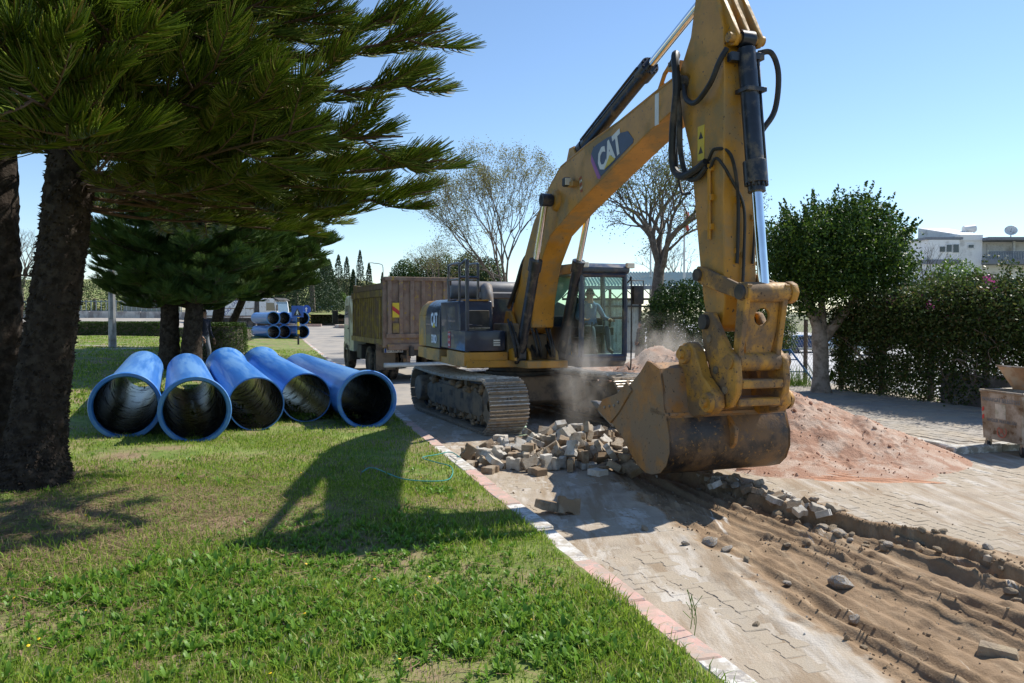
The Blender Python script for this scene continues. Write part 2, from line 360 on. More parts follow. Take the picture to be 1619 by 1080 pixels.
ad_ = n_.new('ShaderNodeAttribute'); ad_.attribute_name = 'dug'; sm = n_.new('ShaderNodeMath'); sm.operation = 'MULTIPLY_ADD'; l_.new(noise_(6, gp.outputs['Position']), sm.inputs[0]); sm.inputs[1].default_value = .9; sa = n_.new('ShaderNodeMath'); sa.operation = 'SUBTRACT'; l_.new(ad_.outputs['Fac'], sa.inputs[0]); sa.inputs[1].default_value = .45; l_.new(sa.outputs[0], sm.inputs[2])
l_.new(mixn(rampn(sm.outputs[0], .12, .42), old, c_), b_.inputs['Base Color'])
road = tag(link('road', me), 'dusty block paved road with a dug strip of brown soil', kind='structure')
def sheet(name, t0, t1, u0, u1, z, m, label, dt=.5, du=1.0):
    a = np.linspace(t0, t1, max(2, int((t1 - t0) / dt))); b = np.linspace(u0, u1, max(2, int((u1 - u0) / du)))
    A, B = np.meshgrid(a, b, indexing='ij'); X, Y = rd(A, B)
    return tag(link(name, grid_mesh(name, X, Y, rise(Y) + z, m)), label, kind='structure')
sheet('road', -.02, 7.6, -12, -1.58, -.012, m_dustroad, 'dusty road beside and behind the viewpoint')
sheet('road', -.02, 7.6, 8.0, 13, -.008, m_dustroad, 'dusty road under the excavator')
sheet('road', -.02, 7.6, 13.0, 72, -.012, m_asph, 'grey asphalt road running away beyond the tipper truck')
sheet('road', -9, 9, 72, 300, -.012, m_asph, 'far end of the asphalt road', 1, 4)
sheet('road', 7.6, 40, -6, 5.7, -.014, m_dustroad, 'dusty paved yard entrance right of the road')
pavement = sheet('pavement', 7.62, 13.4, 5.95, 60, .085, m_pave2, 'raised block pavement along the hedge')
sheet('pavement', 8.5, 16, 30, 60, .095, m_concrete, 'pale concrete forecourt by the ribbed shed')
sheet('car_park', 14, 60, 8, 110, -.98, mat('pale_car_park', (.48, .47, .46), .9, var=.1, world=True, scale=.6), 'pale car park behind the hedge', 3, 5)
# side street on the left
def strip(name, pts, w, m, label, zo=.02):
    V = []; Fq = []
    for i, (x, y) in enumerate(pts):
        for s in (0, 1):
            yy = y + s * w; V.append((x, yy, max(lz(x, yy), .5) + zo))
    for i in range(len(pts) - 1): Fq.append((2 * i, 2 * i + 2, 2 * i + 3, 2 * i + 1))
    return tag(link(name, np_mesh(name, V, Fq, m)), label, kind='structure')
def patch(name, rows, m, label, zo):
    V = []; Fq = []; nx = 24
    for (y, xa, xb) in rows:
        for i in range(nx + 1):
            x = xa + (xb - xa) * i / nx; V.append((x, y, lz(x, y) + zo))
    for j in range(len(rows) - 1):
        for i in range(nx): a = j * (nx + 1) + i; Fq.append((a, a + 1, a + nx + 2, a + nx + 1))
    return tag(link(name, np_mesh(name, V, Fq, m)), label, kind='structure')
patch('side_street', [(y, -110, -27 - .10 * max(0, 76 - y)) for y in np.linspace(66, 91, 20)], m_asph, 'grey side street in front of the retaining wall', .04)
patch('side_street', [(y, -110, -.612 * y) for y in np.linspace(20, 62, 30)], m_asph, 'grey side street seen between the two nearest trunks', .06)
sheet('junction', -24, -.18, 66, 103, -.004, m_asph, 'grey asphalt junction around the white truck', 1, 1.5)
strip('path', [(-19 + i * 1.2, 31.5) for i in range(8)], .5, m_concrete, 'thin pale path across the lawn behind the lamp post', .035)

# paving blocks: double-T shape
def dbl_t(a, w1, w2, h, z0, m, name='paver', bev=.006):
    poly = [(-a, -w1), (-a * .48, -w1), (-a * .28, -w2), (a * .28, -w2), (a * .48, -w1), (a, -w1), (a, w1), (a * .48, w1), (a * .28, w2), (-a * .28, w2), (-a * .48, w1), (-a, w1)]
    n = len(poly); k = 1 - bev / w1
    vs = [(x, y, z0) for x, y in poly] + [(x, y, z0 + h - bev) for x, y in poly] + [(x * k, y * k, z0 + h) for x, y in poly]
    fs = [tuple(range(2 * n, 3 * n))]
    for r in (0, 1): fs += [(r * n + i, r * n + (i + 1) % n, r * n + n + (i + 1) % n, r * n + n + i) for i in range(n)]
    me = bpy.data.meshes.new(name); me.from_pydata(vs, [], fs); me.materials.append(m); return me
A_, W1, W2 = .108, .0855, .066
pmesh = [dbl_t(A_ - .0018, W1 - .0018, W2 - .0018, .05, -.05, m) for m in m_paver]
cand = []
for i in range(70):
    t = .09 + i * (W1 + W2)
    for j in range(130):
        u = -1.6 + j * 2 * A_ + (A_ if i % 2 else 0)
        if t > 7.5 or u > 12.6: continue
        cand.append((t, u))
ct = np.array([c[0] for c in cand]); cu_ = np.array([c[1] for c in cand])
cm, _, ca, cb = trench(ct, cu_); ok = (cm < .03) & ((cb < -.2) | (cb > .12)) & ~((ca > -.12) & (ca < .1) & (rng.random(len(ct)) < .5) & (cu_ < 6))
ct, cu_ = ct[ok], cu_[ok]; cx, cyy = rd(ct, cu_)
order = np.argsort(np.hypot(cx - .6, cyy) + 100 * (cyy < 4.3) + 60 * (ct > 2.6))
rest_V = []; rest_F = []; rest_m = []
for rank, i in enumerate(order):
    tilt = (rng.normal(0, .012), rng.normal(0, .012), RANG + rng.normal(0, .012)); dz = rng.normal(0, .0025)
    hide = vn(np.array([ct[i] * 1.4]), np.array([cu_[i] * 1.0]), 44)[0]      # patches sunk under the sand
    dz -= .012 * max(0, hide - .55) / .45 + .004
    loc = (cx[i], cyy[i], dz)
    if rank < 300:
        link('paver', pmesh[int(rng.integers(3))], road, loc, tilt)
    else:
        M = Matrix.Translation(loc) @ Euler(tilt).to_matrix().to_4x4(); k = len(rest_V)
        src = pmesh[0]; rest_V += [tuple(M @ v.co) for v in src.vertices]; q = [tuple(a + k for a in p.vertices) for p in src.polygons]; rest_F += q; rest_m += [int(rng.integers(3))] * len(q)
me = bpy.data.meshes.new('paver_field'); me.from_pydata(rest_V, [], rest_F)
for m in m_paver: me.materials.append(m)
me.polygons.foreach_set('material_index', rest_m)
tag(link('paver_field', me, road), kind='stuff')
# pavement blocks (right, raised)
V2 = []; F2 = []; k0 = 0; bmv = [v.co.copy() for v in pmesh[0].vertices]; bmf = [tuple(p.vertices) for p in pmesh[0].polygons]
for i in range(31):
    for j in range(44):
        t = 7.95 + i * (W1 + W2) * 1.2; u = 6.15 + j * 2 * A_ * 1.2 + (A_ * 1.2 if i % 2 else 0)
        if t > 12.4 or u > 16.2: continue
        x, y = rd(t, u); M = Matrix.Translation((x, y, .1 + rng.normal(0, .003))) @ Euler((rng.normal(0, .008), rng.normal(0, .008), RANG)).to_matrix().to_4x4()
        V2 += [tuple(M @ (c * 1.17)) for c in bmv]; F2 += [tuple(a + k0 for a in f) for f in bmf]; k0 += len(bmv)
me = bpy.data.meshes.new('pavement_blocks'); me.from_pydata(V2, [], F2); me.materials.append(m_pave2)
tag(link('pavement_blocks', me, pavement), kind='stuff')

# kerbs
m_kw = mat('kerb_white_paint', (.66, .64, .60), .7, var=.08, scale=8, dirt=(.42, .37, .30), damt=.42, dscale=6, chips=(.33, .30, .27), camt=.35, cscale=9, bump=.25)
m_kp = mat('kerb_pink_paint', (.57, .35, .29), .75, var=.1, scale=8, dirt=(.44, .33, .26), damt=.42, dscale=5, chips=(.40, .33, .28), camt=.4, cscale=9, bump=.25)
m_kc = mat('kerb_concrete', (.42, .40, .36), .85, var=.14, scale=8, dirt=(.3, .27, .22), damt=.4, dscale=5, chips=(.62, .6, .56), camt=.45, cscale=7, bump=.3)
kerb = tag(bpy.data.objects.new('kerb', None), 'low kerb painted in turn white and pink along the lawn', kind='structure'); COL.objects.link(kerb)
kb = [MB().box((0, 0, -.06), (.205, .992, .3)).mesh('kerb_stone', m, .014) for m in (m_kw, m_kp)]
bounds = [.3, 2.2, 4.5, 6.1, 8.2, 11, 13]
for i in range(68):
    u = -3.7 + i * 1.0 + .5
    seg = sum(u > b - .0 for b in bounds) if u < 13 else 7 + int((u - 13) // 2)
    x, y = rd(-.1 + rng.normal(0, .006), u)
    link('kerb_stone', kb[seg % 2], kerb, (x, y, float(rise(y)) + rng.normal(0, .006)), (rng.normal(0, .01), rng.normal(0, .012), RANG - math.pi / 2 + rng.normal(0, .006)))
kerb2 = tag(bpy.data.objects.new('kerb', None), 'worn concrete kerb edging the raised pavement beside the pink heap', kind='structure'); COL.objects.link(kerb2)
kc = MB().box((0, 0, -.05), (.2, .99, .3)).mesh('kerb_stone', m_kc, .02)
for i in range(26):
    x, y = rd(7.5 + (.12 * math.exp(-i * .6)), 6.3 + i); link('kerb_stone', kc, kerb2, (x, y, rng.normal(0, .004)), (0, rng.normal(0, .015), RANG - math.pi / 2 + rng.normal(0, .01)))
for i in range(9):
    x, y = rd(7.95 + i, 5.82 + .06 * i); link('kerb_stone', kc, kerb2, (x, y, rng.normal(0, .004)), (0, rng.normal(0, .015), RANG + .04))

# far kerbs, islands
for (x, y, w, l, lab) in ((-17.5, 90, 5, 9, 'small grassed traffic island with a painted kerb at the side street'), (-24, 112, 9, 14, 'far planted traffic island with a long painted kerb')):
    z = float(rise(y)); n = 20
    isl = tag(bpy.data.objects.new('traffic_island', None), lab, kind='structure'); COL.objects.link(isl); isl.location = (x, y, z)
    ring = [(w * .5 * math.cos(2 * math.pi * i / n), l * .5 * math.sin(2 * math.pi * i / n)) for i in range(n)]
    MB().prism([(a * .95, b * .95) for a, b in ring], 0, .2, 'z').build('island_lawn', m_lawn, isl, smooth=0)
    for i in range(n):
        a, b = Vector(ring[i] + (0,)), Vector(ring[(i + 1) % n] + (0,)); c = (a + b) / 2; d = b - a
        MB().box((c.x, c.y, .08), (d.length, .3, .3), (0, 0, math.atan2(d.y, d.x))).build('kerb_stone', (m_kw, m_kp)[i % 2], isl, smooth=0)

# ------------------------------------------------------------------ grass and weeds
m_grass = leaf_mat('grass_blades', (.125, .225, .022), (.33, .45, .055), .5, .55, .25, (.50, .44, .20))
m_drygrass = leaf_mat('dry_grass', (.17, .17, .05), (.36, .30, .13), .3, .7, .2)
m_weed = leaf_mat('weed_leaves', (.10, .22, .022), (.21, .37, .05), .42, .45, .3)
m_twig = leaf_mat('brown_needles', (.12, .075, .045), (.30, .21, .13), .0, .9, .1)
def blades(n, sampler, hmin, hmax, wid, zf, lean=.5):
    x, y = sampler(n); n = len(x); z = zf(x, y)
    h = rng.uniform(hmin, hmax, n); a = rng.uniform(0, 2 * np.pi, n); le = rng.uniform(.05, lean, n) * h
    dx, dy = np.cos(a), np.sin(a); w = wid * rng.uniform(.6, 1.3, n); b = rng.uniform(0, 2 * np.pi, n); sx, sy = np.cos(b) * w, np.sin(b) * w
    p0 = np.stack([x, y, z - .005], 1); pm = np.stack([x + dx * le * .4, y + dy * le * .4, z + h * .6], 1); p1 = np.stack([x + dx * le * 1.3, y + dy * le * 1.3, z + h], 1); sd_ = np.stack([sx, sy, 0 * sx], 1)
    V = np.stack([p0, pm - sd_, p1, pm + sd_], 1).reshape(-1, 3); return V
def in_lawn(x, y):
    t, u = tu(x, y); return (t < -.21 + .12 * (vn(x * 4, y * 4, 2) - .35)) & (u > -5)
def frustum(n, y0, y1, pad=.5, pw=1.0):
    y = y0 + (y1 - y0) * rng.random(n) ** pw; x = (rng.random(n) * 2 - 1) * (.66 * y + pad); return x, y
def lush(x, y): return fbm(x * .8 + 3, y * .8, 51, 3)
def bare(x, y):
    d = np.exp(-(((x + 4.3) / 2.5) ** 2 + ((y - 7.2) / 2.4) ** 2)); return d
def patchy(x, y):
    p = G(690, 1062, .14); q = G(330, 1000, .14); return np.maximum(np.exp(-(((x - p.x) / .55) ** 2 + ((y - p.y) / .3) ** 2)), np.maximum(.9 * np.exp(-(((x - q.x) / .3) ** 2 + ((y - q.y) / .25) ** 2)), sstep(.60, .72, fbm(x * 1.1 + 9, y * 1.1, 93, 3))))
def grass_sampler(y0, y1, pw, thr):
    def f(n):
        x, y = frustum(n, y0, y1, .5, pw); k = in_lawn(x, y) & (rng.random(n) < np.clip(.12 + 2.6 * (lush(x, y) - thr - .06), .03, 1) * (1 - .93 * bare(x, y)) * (1 - .72 * patchy(x, y))); return x[k], y[k]
    return f
VV = [blades(400000, grass_sampler(3.2, 9.5, 1.0, .17), .014, .05, .0036, lawn_z), blades(90000, grass_sampler(3.2, 8, 1.0, .36), .05, .115, .0042, lawn_z, .8), blades(190000, grass_sampler(9, 16, 1.0, .2), .025, .06, .0055, lawn_z), blades(130000, grass_sampler(15, 45, 1.2, .15), .04, .08, .016, lawn_z)]
V = np.concatenate(VV); tag(link('grass', np_mesh('grass', V, np.arange(len(V)).reshape(-1, 4), m_grass)), 'short green grass growing on the lawn', kind='stuff')
V = np.concatenate([blades(50000, grass_sampler(3.2, 12, 1.0, .15), .012, .04, .0028, lawn_z, 1.4)]); tag(link('dry_grass', np_mesh('dry_grass', V, np.arange(len(V)).reshape(-1, 4), m_drygrass)), 'dry straw coloured grass between the green blades', kind='stuff')
# plantain rosettes
def rosettes(cx, cy, nl, L, w):
    n = len(cx); a = rng.uniform(0, 2 * np.pi, (n, nl)); el = rng.uniform(.35, 1.35, (n, nl)); Ls = L[:, None] * rng.uniform(.6, 1.15, (n, nl)); cz = lawn_z(cx, cy)
    dx, dy = np.cos(a), np.sin(a); rows = []
    for f, ww, k in ((0.03, .25, 0), (.4, 1., .02), (.75, .8, -.02), (1.0, .1, -.12)):
        r = Ls * f * np.cos(el); zz = Ls * (f * np.sin(el) + k - .25 * f * f * np.cos(el))
        p = np.stack([cx[:, None] + dx * r, cy[:, None] + dy * r, cz[:, None] + np.maximum(zz, .004)], -1); s = np.stack([-dy, dx, 0 * dx], -1) * (w * ww * Ls / L.mean())[..., None]
        rows += [p - s, p + s]
    V = np.stack(rows, 2).reshape(-1, 8, 3); m = len(V); b = (np.arange(m) * 8)[:, None]
    Fq = np.concatenate([b + np.array([0, 1, 3, 2]), b + np.array([2, 3, 5, 4]), b + np.array([4, 5, 7, 6])]); return V.reshape(-1, 3), Fq
cx_ = []; cy_ = []
for (px, py, n, s) in ((700, 930, 95, .38), (540, 890, 80, .35), (760, 900, 50, .35), (420, 960, 75, .35), (250, 960, 60, .4), (330, 905, 60, .33), (640, 990, 80, .42), (480, 1010, 55, .35), (120, 1000, 60, .4), (760, 1010, 60, .4), (850, 960, 45, .3), (560, 840, 60, .5), (700, 850, 40, .4), (900, 1020, 50, .4), (960, 1060, 40, .4), (300, 1040, 50, .4), (60, 950, 35, .3), (700, 770, 14, .2), (640, 860, 60, .5), (470, 850, 40, .4)):
    c = G(px, py, .14); n = int(n * 1.9); cx_ += list(rng.normal(c.x, s, n)); cy_ += list(rng.normal(c.y, s * .8, n))
x, y = frustum(500, 3.4, 11); cx_ += list(x); cy_ += list(y)
cx_ = np.array(cx_); cy_ = np.array(cy_); k = in_lawn(cx_ + .1, cy_) & (bare(cx_, cy_) < .5 + .3 * rng.random(len(cx_))); cx_, cy_ = cx_[k], cy_[k]
dens = np.clip(.55 + .9 * (lush(cx_, cy_) - .35), .35, 1.2)
V, Fq = rosettes(cx_, cy_, 13, .135 * dens * rng.uniform(.5, 1.3, len(cx_)), .0082)
tag(link('weeds', np_mesh('weeds', V, Fq, m_weed, smooth=True)), 'broad leaved green weeds in tufts across the near lawn', kind='stuff')
# weed seed heads
x, y = frustum(1500, 3.6, 9); k = in_lawn(x + .2, y) & (fbm(x * .7, y * .7, 61) > .5) & (bare(x, y) < .3); x, y = x[k], y[k]; z = lawn_z(x, y)
mb = MB()
for a, b, c in zip(x, y, z):
    h = rng.uniform(.08, .15); lx, ly = rng.normal(0, .015, 2)
    mb.mat(0).tube([(a, b, c), (a + lx * .5, b + ly * .5, c + h * .6), (a + lx, b + ly, c + h)], [.0011, .0009, .0008], 3, False)
    mb.mat(1).tube([(a + lx, b + ly, c + h), (a + lx * 1.1, b + ly * 1.1, c + h + .012), (a + lx * 1.2, b + ly * 1.2, c + h + .022)], [.0026, .0036, .001], 5, False)
tag(mb.build('weed_seed_heads', [m_weed, mat('seed_head', (.28, .24, .14), .9)]), 'small pale seed heads standing above the weeds', kind='stuff')
# dry needle litter near the trees
n = 13000; x = rng.normal(-4.2, 1.7, n); y = rng.normal(7.2, 1.7, n); k = in_lawn(x, y) & (y > 3.5); x, y = x[k], y[k]; n = len(x)
a = rng.uniform(0, np.pi, n); L = rng.uniform(.03, .16, n); w = rng.uniform(.0018, .0042, n); z = lawn_z(x, y) + rng.uniform(.006, .03, n); tz = rng.normal(0, .12, n) * L
dx, dy = np.cos(a) * L, np.sin(a) * L; sx, sy = -np.sin(a) * w, np.cos(a) * w
V = np.stack([np.stack([x - dx - sx, y - dy - sy, z - tz], 1), np.stack([x + dx - sx, y + dy - sy, z + tz], 1), np.stack([x + dx + sx, y + dy + sy, z + tz], 1), np.stack([x - dx + sx, y - dy + sy, z - tz], 1)], 1).reshape(-1, 3)
tag(link('needle_litter', np_mesh('needle_litter', V, np.arange(len(V)).reshape(-1, 4), m_twig)), 'fallen brown needles and twigs scattered below the pine', kind='stuff')
# scuffed soil at the near edge
# small yellow flowers
m_flow = mat('yellow_petals', (.75, .5, .02), .6); mb = MB()
for i in range(60):
    x, y = frustum(1, 3.6, 11); x, y = float(x[0]), float(y[0])
    if not in_lawn(np.array([x + .2]), np.array([y]))[0]: continue
    z = lz(x, y) + .05; mb.lathe([(.001, -.004), (.008, 0), (.010, .003), (.001, .005)], (x, y, z), (rng.normal(0, .3), rng.normal(0, .3), 1), 7); mb.tube([(x, y, z - .05), (x, y, z)], .001, 3)
tag(mb.build('yellow_flowers', m_flow), 'tiny yellow flower heads dotted over the lawn', kind='stuff')

# ================================================================== EXCAVATOR
EX = (0.17, 16.45); PH_T, PH_U = R(23.5), R(19.5)
exc = thing('excavator', 'yellow and dark blue tracked excavator lowering its big bucket beside the torn up paving', 'excavator', (EX[0], EX[1], 0), PH_T - math.pi / 2)
TU = Matrix.Rotation(PH_U - PH_T, 4, 'Z')                      # slewed upper structure
UB = lambda: MB(TU)
# ---- tracks
def track_path(n):
    """closed side profile (x, z) of the track sampled at n equal steps with tangents"""
    pts = []
    rf, rr = .46, .44; xf, xr = 1.98, -2.0; zf, zr = .50, .50
    for a in np.linspace(-90, 90, 16): pts.append((xf + rf * math.cos(R(a)), zf + rf * math.sin(R(a))))
    for f in np.linspace(.1, .9, 9): pts.append((xf + (xr - xf) * f, zf + rf - .055 * math.sin(f * math.pi) ** 1 + (zr + rr - zf - rf) * f))
    for a in np.linspace(90, 270, 16): pts.append((xr + rr * math.cos(R(a)), zr + rr * math.sin(R(a))))
    for f in np.linspace(.05, .95, 12): pts.append((xr + (xf - xr) * f, .045 + (.0 if .05 < f < .95 else 0)))
    p = np.array(pts + [pts[0]]); seg = np.hypot(*np.diff(p, axis=0).T); s = np.concatenate([[0], np.cumsum(seg)])
    q = np.linspace(0, s[-1], n, endpoint=False); x = np.interp(q, s, p[:, 0]); z = np.interp(q, s, p[:, 1])
    e = .02; dx = np.interp((q + e) % s[-1], s, p[:, 0]) - np.interp((q - e) % s[-1], s, p[:, 0]); dz = np.interp((q + e) % s[-1], s, p[:, 1]) - np.interp((q - e) % s[-1], s, p[:, 1])
    return x, z, np.arctan2(dz, dx), s[-1] / n
NS = 50
tx, tz_, ta, pitch = track_path(NS)
hw = .375; pp = pitch * .97
shoe = MB(); shoe.prism([(-pp / 2, -.012), (pp / 2, -.012), (pp / 2, .004), (pp * .36, .012), (-pp * .36, .012), (-pp / 2, .004)], -hw, hw, 'y')
shoe.mat(2)
for gx, gh in ((-pp * .40, .052), (-pp * .07, .046), (pp * .26, .046)): shoe.prism([(gx - .013, .006), (gx + .013, .006), (gx + .009, gh), (gx - .009, gh)], -hw, hw, 'y')
shoe.mat(0)
for by in (-.12, -.05, .05, .12): shoe.lathe([(.0, .02), (.014, .018), (.014, .0)], (pp * .17, by, 0), (0, 0, 1), 6)
shoe.mat(1)
for by in (-.09, .09): shoe.box((0, by, -.05), (pp * .98, .04, .08))
for by in (-.035, .035): shoe.box((pp * .18, by, .0135), (.05, .03, .006))
shoe_me = shoe.mesh('track_shoe', [m_track, m_dark, m_grous], 0)
for side in (-1, 1):
    y0 = side * 1.295
    for i in range(NS):
        # outer side of the plate faces away from the loop
        a = ta[i]; o = link('track_shoe', shoe_me, exc, (tx[i], y0, tz_[i])); o.rotation_euler = (math.pi, -a, 0)
    f = MB()
    f.prism([(-1.75, .36), (-1.45, .24), (1.5, .24), (1.75, .38), (1.75, .58), (1.3, .70), (-1.4, .70), (-1.75, .60)], y0 - .2, y0 + .2, 'y')
    f.prism([(-1.6, .60), (1.5, .60), (1.2, .76), (-1.3, .76)], y0 - .17, y0 + .17, 'y')
    fr = f.build('track_frame', m_frame, exc, .012)
    for xx in (-.75, -.1, .55): MB().box((xx, y0 + side * .202, .56), (.13, .012, .11)).build('opening_shade', m_dark, fr)  # dark plates on the frame side, painting the shade of openings
    s = MB()
    for k in range(60):
        xx = rng.uniform(-1.45, 1.6); yy = y0 + rng.uniform(-.24, .24); r = rng.uniform(.05, .13)
        s.lathe([(r * .2, r * .8), (r * .75, r * .45), (r, 0), (r * .8, -r * .3)], (xx, yy, .73 + rng.uniform(-.05, .04)), (rng.normal(0, .2), rng.normal(0, .2), 1), 7)
    for k in range(40):
        xx = rng.uniform(-1.6, 1.6); r = rng.uniform(.03, .07)
        s.lathe([(r * .2, r), (r * .8, r * .5), (r, 0)], (xx, y0 + side * rng.uniform(.1, .28), .1 + rng.uniform(0, .1)), (0, rng.normal(0, .3), 1), 6)
    tag(s.build('caked_soil', m_soil, exc, smooth=60), kind='stuff')
    w = MB(); w.lathe([(.1, -.2), (.36, -.2), (.40, -.12), (.40, .12), (.36, .2), (.1, .2)], (1.98, y0, .5), (0, 1, 0), 24); w.build('front_idler', m_frame, exc)
    sp = MB(); nn = 21
    prof = []
    for i in range(nn * 4):
        t = 2 * math.pi * i / (nn * 4); rr_ = .40 if i % 4 in (0, 1) else .33; prof.append((-2.0 + rr_ * math.cos(t), .5 + rr_ * math.sin(t)))
    sp.prism(prof, y0 - .04, y0 + .04, 'y'); sp.lathe([(0, -.33), (.26, -.33), (.29, -.28), (.29, .28), (.26, .33), (0, .33)], (-2.0, y0, .5), (0, 1, 0), 20); sp.build('drive_sprocket', m_frame, exc)
    rl = MB()
    for i in range(8): rl.lathe([(0, -.19), (.09, -.19), (.10, -.12), (.075, -.08), (.075, .08), (.10, .12), (.09, .19), (0, .19)], (-1.5 + i * .43, y0, .2), (0, 1, 0), 12).box((-1.5 + i * .43, y0 + side * .2, .22), (.12, .05, .09))
    rl.build('track_rollers', m_frame, exc)
    for xx in (-.75, .65):
        MB().lathe([(0, -.16), (.085, -.16), (.085, .16), (0, .16)], (xx, y0, .82), (0, 1, 0), 12).box((xx, y0, .74), (.1, .1, .1)).build('carrier_roller', m_frame, exc)
# ---- car body between the tracks
c = MB(); c.box((0, 0, .66), (1.9, 1.5, .5)); c.prism([(-.95, .42), (-.6, .3), (.6, .3), (.95, .42), (.75, .85), (-.75, .85)], -1.1, 1.1, 'y'); c.build('car_body', m_frame, exc, .03)
MB().lathe([(.3, .85), (.72, .85), (.72, .98), (.66, 1.0), (.66, 1.12), (.3, 1.12)], (0, 0, 0), (0, 0, 1), 48).build('slew_ring', m_dark, exc)

# ---- upper structure
b = UB(); b.prism([(-2.35, -1.48), (1.1, -1.48), (1.1, -.5), (1.55, -.42), (1.55, .42), (1.1, .46), (1.1, 1.48), (-2.35, 1.48)], 1.12, 1.26, 'z'); b.build('platform', m_yel, exc, .015)
# right hand boxes
x = UB(); x.prism([(-.25, -1.5), (1.02, -1.5), (1.02, -.68), (-.25, -.68)], 1.44, 1.83, 'z'); tb = x.build('tool_box', m_blue, exc, .03, segs=2)
UB().box((1.025, -.86, 1.6), (.02, .15, .14)).build('work_lamp', m_grey, tb, .006)
sl = UB()
for i in range(3): sl.box((1.04, -.86, 1.555 + i * .045), (.012, .13, .022))
sl.build('lamp_slat', m_white, tb)
x = UB(); x.prism([(-.27, -1.52), (1.04, -1.52), (1.06, -1.3), (1.06, -.64), (-.27, -.64)], 1.16, 1.42, 'z'); x.build('box_skirt', m_yel, exc, .03, segs=2)
x = UB(); x.prism([(-.9, 1.44), (.55, 1.44), (.58, 2.1), (.5, 2.42), (-.9, 2.42)], -1.48, -.78, 'y'); ft = x.build('fuel_tank', m_blue, exc, .05, segs=3)
UB().box((.585, -1.1, 2.05), (.03, .46, .36)).build('recess_shade', m_dark, ft, .01)  # dark plate on the tank front, painting the shade of a step recess
UB().box((.615, -1.1, 1.88), (.06, .46, .03)).build('step_plate', m_steel, ft)
UB().box((.2, -1.1, 2.43), (.6, .5, .03)).build('tread_plate', m_yel, ft)
# engine hood, curved side
hd = UB(); prof = [(-1.5, 1.42)] + [(-1.5 + .0, z) for z in (1.7, 2.0)] + [(-1.5 + .32 * (1 - math.cos(R(a))), 2.12 + .36 * math.sin(R(a))) for a in (15, 30, 45, 60, 75, 90)] + [(-.4, 2.5), (1.1, 2.5), (1.45, 2.35), (1.47, 1.42)]
hd.prism(prof, -2.2, -.92, 'x'); hood = hd.build('engine_hood', m_blue, exc, .01, smooth=40)
cw = UB(); n = 18; out_ = []
for i in range(n + 1):
    y = -1.5 + 3.0 * i / n; out_.append((-2.95 - .42 * math.cos(math.pi * (y / 3.0)) ** .8 if abs(y) < 1.499 else -2.93, y))
cw.prism(out_[::-1] + [(-2.22, -1.5), (-2.22, 1.5)], 1.42, 2.12, 'z')
top_ = [(x0 * .97 - .05 if x0 < -2.5 else x0, y0 * .90) for x0, y0 in out_]
k = len(out_); pl = out_[::-1] + [(-2.22, -1.5), (-2.22, 1.5)]; pt = [(x0 + (.10 if x0 < -2.5 else 0), y0 * .86) for x0, y0 in pl]; pm_ = [(x0 + (.03 if x0 < -2.5 else 0), y0 * .955) for x0, y0 in pl]; m_ = len(pl)
cw.add([(a, b_, 2.12) for a, b_ in pl] + [(a, b_, 2.32) for a, b_ in pm_] + [(a, b_, 2.46) for a, b_ in pt], [(i, (i + 1) % m_, m_ + (i + 1) % m_, m_ + i) for i in range(m_)] + [(m_ + i, m_ + (i + 1) % m_, 2 * m_ + (i + 1) % m_, 2 * m_ + i) for i in range(m_)] + [tuple(range(2 * m_, 3 * m_))])
cwt = cw.build('counterweight', m_yel, exc, .012, smooth=40)
sk = UB(); sk.prism([(a * 1.004, b_ * 1.012) for a, b_ in out_[::-1]] + [(-.9, -1.52), (-.9, 1.52)], 1.14, 1.40, 'z'); sk.build('rear_skirt', m_yel, exc, .05, segs=2)
# exhaust muffler and engine top
mf = UB(); mf.lathe([(0, -.95), (.17, -.95), (.2, -.9), (.2, .75), (.14, .85), (0, .85)], (-1.25, -.25, 2.68), (0, 1, 0), 24); mf.tube(crom([(-1.2, -.35, 2.66), (-1.0, -.42, 2.72), (-.85, -.45, 2.55), (-.8, -.45, 2.3)], 5), .13, 12); mf.build('muffler', m_grey, exc)
UB().box((-1.5, .3, 2.56), (1.2, 1.8, .16)).build('engine_cover', m_grey, exc, .03)
UB().cyl((-1.75, .85, 2.5), (-1.75, .85, 2.98), .07).build('exhaust_pipe', m_dark, exc)
# hand rails on the right
hr = UB(); r = .022
for (a, b_, c_) in (((.93, -1.42, 1.15), (.93, -1.42, 3.2), .033),): hr.tube([a, b_], .036, 10)
hr.tube(crom([(.45, -1.44, 2.42), (.45, -1.44, 3.08), (.38, -1.44, 3.16), (-.3, -1.44, 3.16), (-.38, -1.44, 3.06), (-.38, -1.44, 2.42)], 4), .026, 8)
hr.tube(crom([(.45, -1.06, 2.42), (.45, -1.06, 3.06), (.38, -1.06, 3.16), (-.3, -1.06, 3.16), (-.38, -1.06, 3.06), (-.38, -1.06, 2.42)], 4), .026, 8)
hr.tube([(.45, -1.44, 2.85), (-.38, -1.44, 2.85)], .018, 8); hr.tube([(.45, -1.06, 2.85), (-.38, -1.06, 2.85)], .018, 8); hr.tube([(.46, -1.44, 2.88), (.46, -1.06, 2.88)], .03, 8)
hr.tube([(.93, -1.42, 3.17), (.8, -1.42, 3.2), (.45, -1.44, 3.12)], .026, 8); hr.tube([(.93, -1.42, 1.95), (.93, -1.12, 1.93)], .014, 6)
hr.tube([(.93, -1.42, 1.15), (.93, -1.1, 1.12), (.93, -1.1, 1.4)], .026, 8); hr.box((.93, -1.3, 1.27), (.10, .3, .28))
hr.build('hand_rail', m_blue, exc)
UB().box((-.42, -1.42, 2.82), (.05, .09, .14)).tube([(-.42, -1.42, 2.5), (-.42, -1.42, 2.8)], .012, 6).build('rear_mirror', m_dark, exc, .01)
